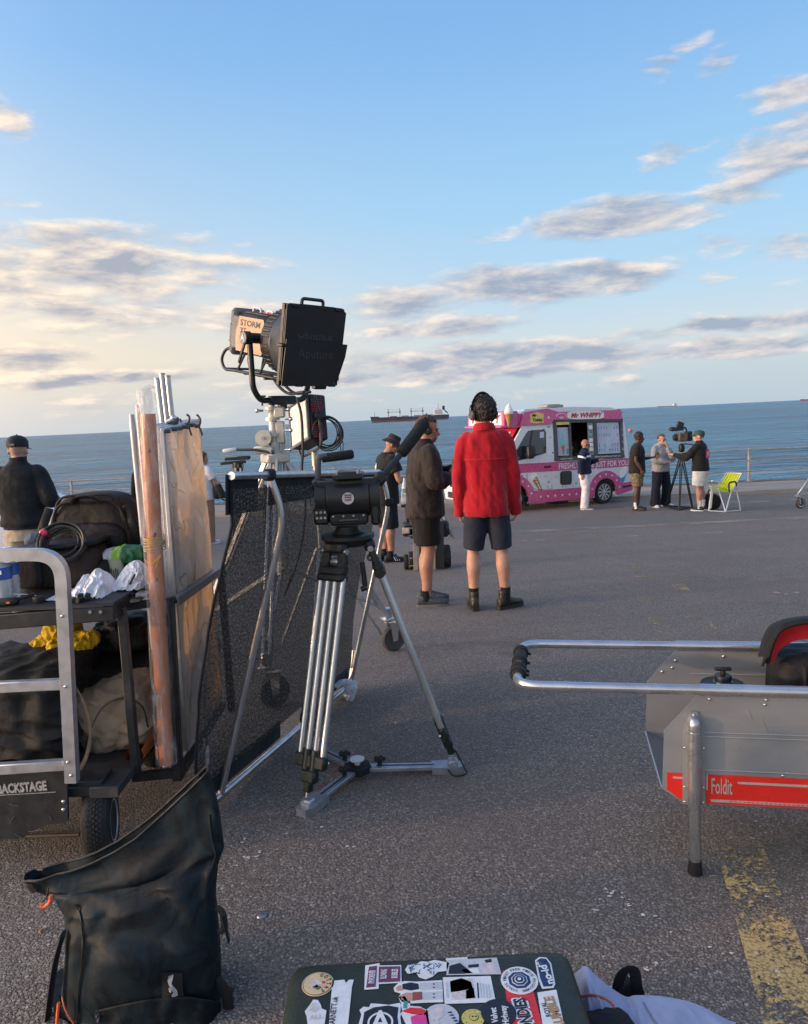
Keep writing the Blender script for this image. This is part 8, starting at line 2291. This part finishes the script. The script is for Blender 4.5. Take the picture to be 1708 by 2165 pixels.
for x in (-cw*.3, cw*.28):
    b = MB(CM); b.box((x, .008, .16), (.06, .02, .07), None, .005); b.build('latch', M_black, hc)
CI = CM.inverted()
def SL(u, v): q = CI @ Zp(u, v, HC_+.002); return (q.x, q.y)
zs_ = [HC_+.0012]
def sticker(name, P, m, parent=None, lay=0, raw=False):
    out = P if raw else [SL(u, v) for u, v in P]
    b = MB(CM); b.prism(out, (0, 0, zs_[0]+.0006*lay), (1, 0, 0), (0, 1, 0), (0, 0, .0005)); return b.build(name, m, parent or hc, smooth=False, fix=True)
def mt(n, c): return mat('sticker_'+n, c, .32, var=.07, vs=40)
W1 = mt('white', (.66, .68, .69)); K1 = mt('black', (.016, .016, .020)); CR = mt('cream', (.60, .47, .27)); BR = mt('brown', (.10, .035, .02)); PU = mt('claret', (.16, .04, .09)); RD = mt('red', (.62, .03, .03)); BL = mt('navy', (.02, .035, .10)); GY = mt('grey', (.28, .30, .32)); LG = mt('lightgrey', (.48, .50, .52)); GD = mt('gold', (.36, .22, .09)); YL = mt('yellow', (.55, .47, .12)); PK = mt('pink', (.65, .05, .26)); TL = mt('teal', (.05, .30, .30)); SKN = mt('skin', (.48, .27, .19)); BRD = mt('rust', (.26, .07, .05))
def ctext(body, u, v, h, w_, m, parent, a=pi/2, bold=.02, lay=1, shear=0):
    """lettering on the lid; a = reading direction in the plane of the lid"""
    x, y = SL(u, v); R_ = CM.to_3x3()
    ax = R_ @ Vector((cos(a), sin(a), 0)); ay = R_ @ Vector((-sin(a), cos(a), 0))
    return text('lettering', body, m, parent, CM @ Vector((x, y, zs_[0]+.0006*lay))+ay*(-h/2), ax, ay, h, 'CENTER', w_, .0006, bold, shear)
def ring_text(body, u, v, r, h, m, parent, a0_, a1_, lay=1, bold=.02):
    n = len(body)
    x, y = SL(u, v)
    for i, ch in enumerate(body):
        if ch == ' ': continue
        a = a0_+(a1_-a0_)*i/max(1, n-1)
        R_ = CM.to_3x3(); ay = R_ @ Vector((cos(a), sin(a), 0)); ax = R_ @ Vector((sin(a), -cos(a), 0))
        text('lettering', ch, m, parent, CM @ Vector((x+r*cos(a), y+r*sin(a), zs_[0]+.0006*lay))-ay*(h/2), ax, ay, h, 'CENTER', h*.75, .0006, bold)
def sdisc(name, u, v, r, m, parent=None, lay=0, n=32, k=1.0):
    x, y = SL(u, v); return sticker(name, [(x+r*cos(2*pi*i/n), y+r*k*sin(2*pi*i/n)) for i in range(n)], m, parent, lay, True)
# round tattoo badge
s = sdisc('round_sticker', 672, 2080, .036, CR); sdisc('ring', 672, 2080, .0335, BR, s, 1); sdisc('ring', 672, 2080, .0322, CR, s, 2)
ring_text('TATTOO', 672, 2080, .025, .010, BR, s, radians(-60), radians(75), 3, .04)
sdisc('berry', 669, 2086, .004, RD, s, 3, 10); sdisc('berry', 684, 2078, .004, RD, s, 3, 10); sticker('leaf', [(655, 2080), (665, 2072), (676, 2074), (682, 2080), (670, 2084), (660, 2090)], GY, s, 3); sticker('leaf', [(660, 2088), (668, 2084), (680, 2088), (672, 2094)], mt('leaf', (.10, .14, .06)), s, 3)
# small mountain sticker
s = sticker('cone_sticker', [(650, 2165), (648, 2148), (644, 2138), (655, 2124), (662, 2113), (672, 2114), (678, 2124), (680, 2132), (690, 2136), (686, 2165)], W1); sticker('peak', [(652, 2138), (660, 2120), (668, 2120), (674, 2134), (664, 2140)], GY, s, 1); ctext('ALL', 668, 2150, .011, .030, GY, s, .12, .05)
# tape with an address
s = sticker('tape_strip', [(703, 2070), (706, 2073), (728, 2071), (731, 2078), (738, 2071), (748, 2071), (744, 2085), (734, 2180), (694, 2180)], W1)
ctext('GARNETT.uk', 704, 2140, .0125, .085, K1, s, pi/2-.03, .015)
# claret slogan
s = sticker('slogan_sticker', [(772, 2041), (802, 2036), (803, 2041), (848, 2040), (849, 2077), (801, 2080), (800, 2090), (770, 2092)], W1)
sticker('plate', [(801, 2044), (846, 2043), (846, 2075), (800, 2077)], PU, s, 1)
sticker('plate', [(780, 2044), (797, 2042), (794, 2086), (774, 2088)], PU, s, 1)
for body, u, v, w_ in (("I'M FOREVER", 786, 2066, .040), ('BLOWING', 811, 2060, .028), ('BUBBLES', 834, 2059, .028)): ctext(body, u, v, .0135, w_, W1, s, pi/2-.05, .03, 2)
# line drawing
s = sticker('doodle_sticker', [(856, 2050), (862, 2040), (880, 2037), (890, 2032), (905, 2033), (918, 2029), (934, 2032), (950, 2035), (945, 2052), (926, 2054), (915, 2064), (900, 2070), (886, 2066), (880, 2056), (862, 2058)], W1)
rr = random.Random(9)
for k in range(34):
    u, v = rr.uniform(866, 938), rr.uniform(2037, 2058)
    if v > 2052 and u > 920: continue
    x, y = SL(u, v); a = rr.random()*6.28; l = rr.uniform(.003, .007); w_ = .0007
    c_, q_ = cos(a), sin(a); sticker('pen_line', [(x-c_*l-q_*w_, y-q_*l+c_*w_), (x+c_*l-q_*w_, y+q_*l+c_*w_), (x+c_*l+q_*w_, y+q_*l-c_*w_), (x-c_*l+q_*w_, y-q_*l-c_*w_)], BL, s, 1, True)
# black and white photo strips
s = sticker('photo_sticker', [(944, 2030), (1050, 2024), (1060, 2059), (944, 2061)], LG)
for P, m_ in (([(950, 2042), (972, 2036), (990, 2050), (1000, 2058), (948, 2059)], K1), ([(1018, 2036), (1044, 2032), (1054, 2056), (1020, 2056)], GY), ([(990, 2040), (1012, 2038), (1012, 2044), (990, 2046)], K1), ([(1024, 2030), (1038, 2027), (1040, 2034), (1028, 2036)], K1), ([(975, 2050), (1010, 2047), (1014, 2057), (985, 2059)], W1)): sticker('photo_patch', P, m_, s, 1)
s = sticker('photo_card', [(936, 2066), (1037, 2063), (1046, 2108), (1050, 2118), (940, 2122)], W1)
for P, m_ in (([(951, 2072), (998, 2069), (1005, 2112), (955, 2114)], GY), ([(951, 2075), (975, 2068), (996, 2076), (1000, 2090), (970, 2096), (953, 2098)], K1), ([(985, 2094), (1002, 2088), (1005, 2110), (985, 2112)], LG)): sticker('photo_patch', P, m_, s, 1)
ctext('2024', 1010, 2092, .006, .012, K1, s, pi/2, .03) if False else None
for k in range(5): sticker('print_line', [(1008+k*6, 2078+k), (1011+k*6, 2078+k), (1013+k*6, 2110), (1010+k*6, 2110)], LG if k else K1, s, 1)
sticker('print_line', [(942, 2076), (946, 2076), (948, 2110), (944, 2110)], GY, s, 1)
# two figures
s = sticker('figure_sticker', [(832, 2088), (842, 2078), (855, 2074), (880, 2075), (935, 2072), (937, 2118), (905, 2119), (870, 2121), (850, 2118), (842, 2108), (848, 2100), (834, 2096)], W1)
for P, m_ in (([(836, 2089), (845, 2083), (853, 2086), (852, 2094), (840, 2095)], SKN), ([(850, 2081), (868, 2077), (884, 2080), (886, 2091), (868, 2094), (852, 2091)], K1), ([(886, 2079), (934, 2076), (935, 2092), (888, 2093)], LG), ([(847, 2104), (858, 2099), (872, 2100), (872, 2116), (858, 2117), (848, 2112)], SKN), ([(872, 2098), (892, 2097), (893, 2113), (872, 2116)], BRD), ([(893, 2099), (934, 2096), (935, 2113), (894, 2114)], LG)): sticker('figure_patch', P, m_, s, 1)
for v in (2080, 2087, 2101, 2108): sticker('figure_patch', [(915, v), (919, v), (919, v+2), (915, v+2)], K1, s, 2)
# circled A
s = sticker('splash_sticker', [(758, 2165), (764, 2145), (760, 2135), (768, 2128), (780, 2129), (784, 2121), (800, 2122), (822, 2124), (846, 2120), (850, 2135), (846, 2150), (850, 2180), (758, 2185)], W1)
sticker('patch', [(766, 2165), (770, 2140), (790, 2130), (820, 2126), (842, 2130), (840, 2150), (844, 2180), (766, 2185)], K1, s, 1)
x, y = SL(804, 2162); r_ = .027
o1 = [(x+r_*cos(2*pi*i/28), y+r_*sin(2*pi*i/28)) for i in range(29)]; o2 = [(x+(r_-.004)*cos(2*pi*i/28), y+(r_-.004)*sin(2*pi*i/28)) for i in range(28, -1, -1)]
sticker('circle', o1+o2, W1, s, 2, True); ctext('A', 804, 2160, .056, .046, W1, s, .0, .02, 3)
# plain pink and teal shapes
s = sticker('pink_sticker', [(846, 2140), (848, 2120), (842, 2108), (852, 2102), (862, 2108), (868, 2120), (866, 2126), (888, 2128), (904, 2136), (908, 2165), (900, 2185), (868, 2185)], W1)
sticker('patch', [(852, 2132), (854, 2114), (848, 2108), (856, 2106), (862, 2116), (860, 2132)], TL, s, 1); sticker('patch', [(848, 2138), (868, 2130), (892, 2132), (902, 2138), (892, 2146), (870, 2144)], RD, s, 1); sticker('patch', [(868, 2150), (886, 2144), (900, 2146), (904, 2165), (896, 2182), (872, 2182)], PK, s, 1)
# round grey, yellow and black badges
s = sdisc('round_sticker', 932, 2152, .038, LG); sticker('patch', [(914, 2140), (925, 2128), (936, 2130), (938, 2146), (926, 2156), (930, 2172), (918, 2176)], GY, s, 1)
for k in range(5):
    x, y = SL(946+4*k, 2140+6*k); sticker('pen_line', [(x, y), (x+.008, y+.002), (x+.009, y-.003), (x+.001, y-.002)], BL, s, 1, True)
s = sdisc('round_sticker', 1000, 2152, .024, YL)
sdisc('skull_patch', 1002, 2150, .010, K1, s, 1, 14); sdisc('skull_patch', 1002, 2150, .0088, YL, s, 2, 14); sdisc('eye_patch', 999, 2150, .002, K1, s, 3, 8); sdisc('eye_patch', 1006, 2150, .002, K1, s, 3, 8)
for k in range(10):
    x, y = SL(1000, 2152); a = 2*pi*k/10; sticker('dot', [(x+.0195*cos(a)+.0014*cos(t_), y+.0195*sin(a)+.0014*sin(t_)) for t_ in (0, 2.1, 4.2)], K1, s, 1, True)
# red strip with lettering, octagon badge
s = sticker('red_sticker', [(1062, 2052), (1086, 2050), (1120, 2066), (1150, 2180), (1084, 2185), (1072, 2120)], RD)
ctext('BONDIES', 1108, 2150, .028, .105, W1, s, pi/2+.06, .10, 1); ctext('BONDIES', 1108, 2150, .025, .098, K1, s, pi/2+.06, .03, 2)
s = sdisc('round_sticker', 1098, 2073, .041, W1, None, 2)
x, y = SL(1098, 2073)
def octo(nm, r_, m_, lay): sticker(nm, [(x+r_*cos(pi/8+2*pi*i/8), y+r_*sin(pi/8+2*pi*i/8)) for i in range(8)], m_, s, lay, True)
octo('octagon', .0255, BL, 3); octo('octagon', .0185, W1, 4); octo('octagon', .0165, BL, 5); octo('octagon', .0115, W1, 6); octo('octagon', .0095, BL, 7); sdisc('dot', 1098, 2073, .004, W1, s, 8, 14)
ring_text('WORLDS FIRST FREE PIECE PROGRAMME ', 1098, 2073, .0325, .0065, BL, s, radians(250), radians(250-345), 3, .01)
s = sdisc('round_sticker', 1054, 2142, .037, K1, None, 3)
ctext('Velvet', 1044, 2148, .013, .040, W1, s, pi/2-.02, .03, 4); ctext('Highway', 1066, 2148, .013, .050, W1, s, pi/2-.02, .03, 4)
s = sticker('name_sticker', [(1131, 2030), (1140, 2023), (1155, 2024), (1165, 2036), (1174, 2080), (1170, 2088), (1146, 2090), (1138, 2070)], W1)
sticker('patch', [(1134, 2032), (1142, 2026), (1154, 2027), (1162, 2038), (1170, 2079), (1166, 2085), (1149, 2086), (1142, 2068)], BL, s, 1)
ctext('no-id*', 1153, 2057, .018, .070, W1, s, pi/2+.12, .035, 2)
s = sticker('wrestling_sticker', [(1136, 2098), (1176, 2092), (1196, 2180), (1150, 2185)], W1)
ctext('ROYAL', 1154, 2134, .011, .040, K1, s, pi/2+.10, .02, 1); ctext('RUMBLE', 1172, 2140, .020, .085, GD, s, pi/2+.10, .05, 1)
b = MB(CM); b.box((cw*.1, -.0, HC_+.001), (.05, .006, .001)); b.build('torn_tape', W1, hc)

# ------------------------------------------------------------ clothes and bag beside the case
M_sweat = cloth('pale_blue_sweatshirt', (.36, .40, .55), 1.0, 8, .95, .25, .08)
def GP(u, v, z): q = Zp(u, v, z); return q
crest = [(1200, 2072, .10), (1222, 2054, .15), (1240, 2044, .17), (1262, 2066, .15), (1300, 2096, .11), (1325, 2110, .095), (1345, 2106, .105), (1400, 2109, .10), (1470, 2125, .075), (1530, 2160, .03), (1552, 2185, .006)]
CR_ = spline([GP(*p) for p in crest], 8)
nC = len(CR_)-1
def drape(a, c_):
    i = a*nC; k = min(int(i), nC-1); p = CR_[k].lerp(CR_[k+1], i-k)
    if c_ < .12:
        f_ = 1-c_/.12
        return Vector((p.x+.02*f_, p.y+.035*f_**.7, max(.002, p.z*(1-f_**1.6))))
    f_ = (c_-.12)/.88
    x = p.x+(.02-.05*a)*f_; y = p.y-.36*f_
    h = p.z*(1-.80*f_**.8)+.012*sin(pi*min(1, f_*3))*0
    fo = 1-2.8*abs(nz((a*7.0+f_*1.5, f_*1.6-a*2, 0), 1.0, 5)); f2 = 1-2.6*abs(nz((a*13-f_*5, f_*4+a*3, 2), 1.0, 9))
    h += (.026*fo+.010*f2)*min(1, f_*5)*(1-.3*f_)
    return Vector((x, y, max(.003, h)))
b = MB(); b.grid(drape, 110, 60)
t = root('sweatshirt', GP(1400, 2150, .0), 'pale blue grey sweatshirt dropped on the asphalt right of the hard case', 'sweatshirt')
b.build('garment', M_sweat, t, ang=180)
b = MB()
for o_ in (0, .006): b.tube([drape(.62+.10*j/30+o_, .16+.7*j/30)+Vector((0, 0, .002)) for j in range(31)], .0014, 5)
b.build('seam', cloth('sweat_seam', (.26, .30, .43)), t)
t = root('black_holdall', GP(1262, 2140, .0), 'black holdall with orange trimmed opening wedged beside the hard case', 'bag')
bc = GP(1262, 2150, .14)
b = MB(); b.soft((bc.x+.025, bc.y-.06, .078), (.13, .20, .155), Matrix.Rotation(-.1, 3, 'Y'), 3.5, 12, lambda u, p: p*(1+.07*fb(u, 2.5, 5))); b.build('bag_body', M_nyl, t, ang=60)
b = MB(); b.tube(spline([GP(1226, 2108, .135), GP(1250, 2104, .150), GP(1275, 2110, .152), GP(1296, 2126, .148), GP(1302, 2152, .14)], 7), .0028, 7); b.build('orange_trim', mat('orange_trim', (.42, .09, .04), .7), t)
t = root('strap_loop', G(1325, 2110), 'black webbing strap loop standing up behind the pale sweatshirt', 'strap')
b = MB(); b.tube(spline([GP(1306, 2105, .05), GP(1308, 2075, .10), GP(1322, 2052, .14), GP(1340, 2052, .14), GP(1346, 2085, .09), GP(1352, 2108, .05)], 8), .0085, 8, flat=(.35, 1.6)); b.build('webbing', M_nyl, t)
b = MB(); b.soft(GP(1318, 2092, .06), (.045, .04, .06), None, 3.5, 6); b.build('buckle', M_nyl, t)

# ------------------------------------------------------------ litter
q = G(553, 1937)
t = root('bottle_cap', q, 'small silver bottle cap lying on the asphalt right of the backpack', 'bottle cap')
b = MB(); b.lathe([(0, .004), (.012, .004), (.014, .0025), (.0155, .0), (.0155, -.001)], q+Vector((0, 0, .002)), n=20); b.build('cap', mat('cap_metal', (.34, .33, .36), .35, .7), t)
for (u, v, a, lb) in ((832, 1530, .3, 'orange cigarette end on the asphalt behind the tripod foot'), (90, 1968, 1.2, 'tan cigarette end on the asphalt left of the backpack')):
    q = G(u, v)+Vector((0, 0, .005)); d = Vector((cos(a), sin(a), 0))*.012
    t = root('cigarette_end', q-Vector((0, 0, .005)), lb, 'cigarette end')
    b = MB(); b.cyl(q-d, q+d*.4, .004, n=8); b.build('filter', mat('filter_tan', (.40, .22, .10), .8), t)
    b = MB(); b.cyl(q+d*.4, q+d, .0042, n=8); b.build('paper', M_wplas, t)
q = G(118, 1338)
t = root('paper_scrap', q, 'torn white paper scrap on the asphalt seen under the cart shelf', 'paper')
b = MB(); b.grid(lambda a, c_: q+Vector(((a-.5)*.10, (c_-.5)*.05, .006+.010*fb((a*3, c_*3, 0), 1.3, 3))), 8, 5, .001); b.build('scrap', M_wplas, t)
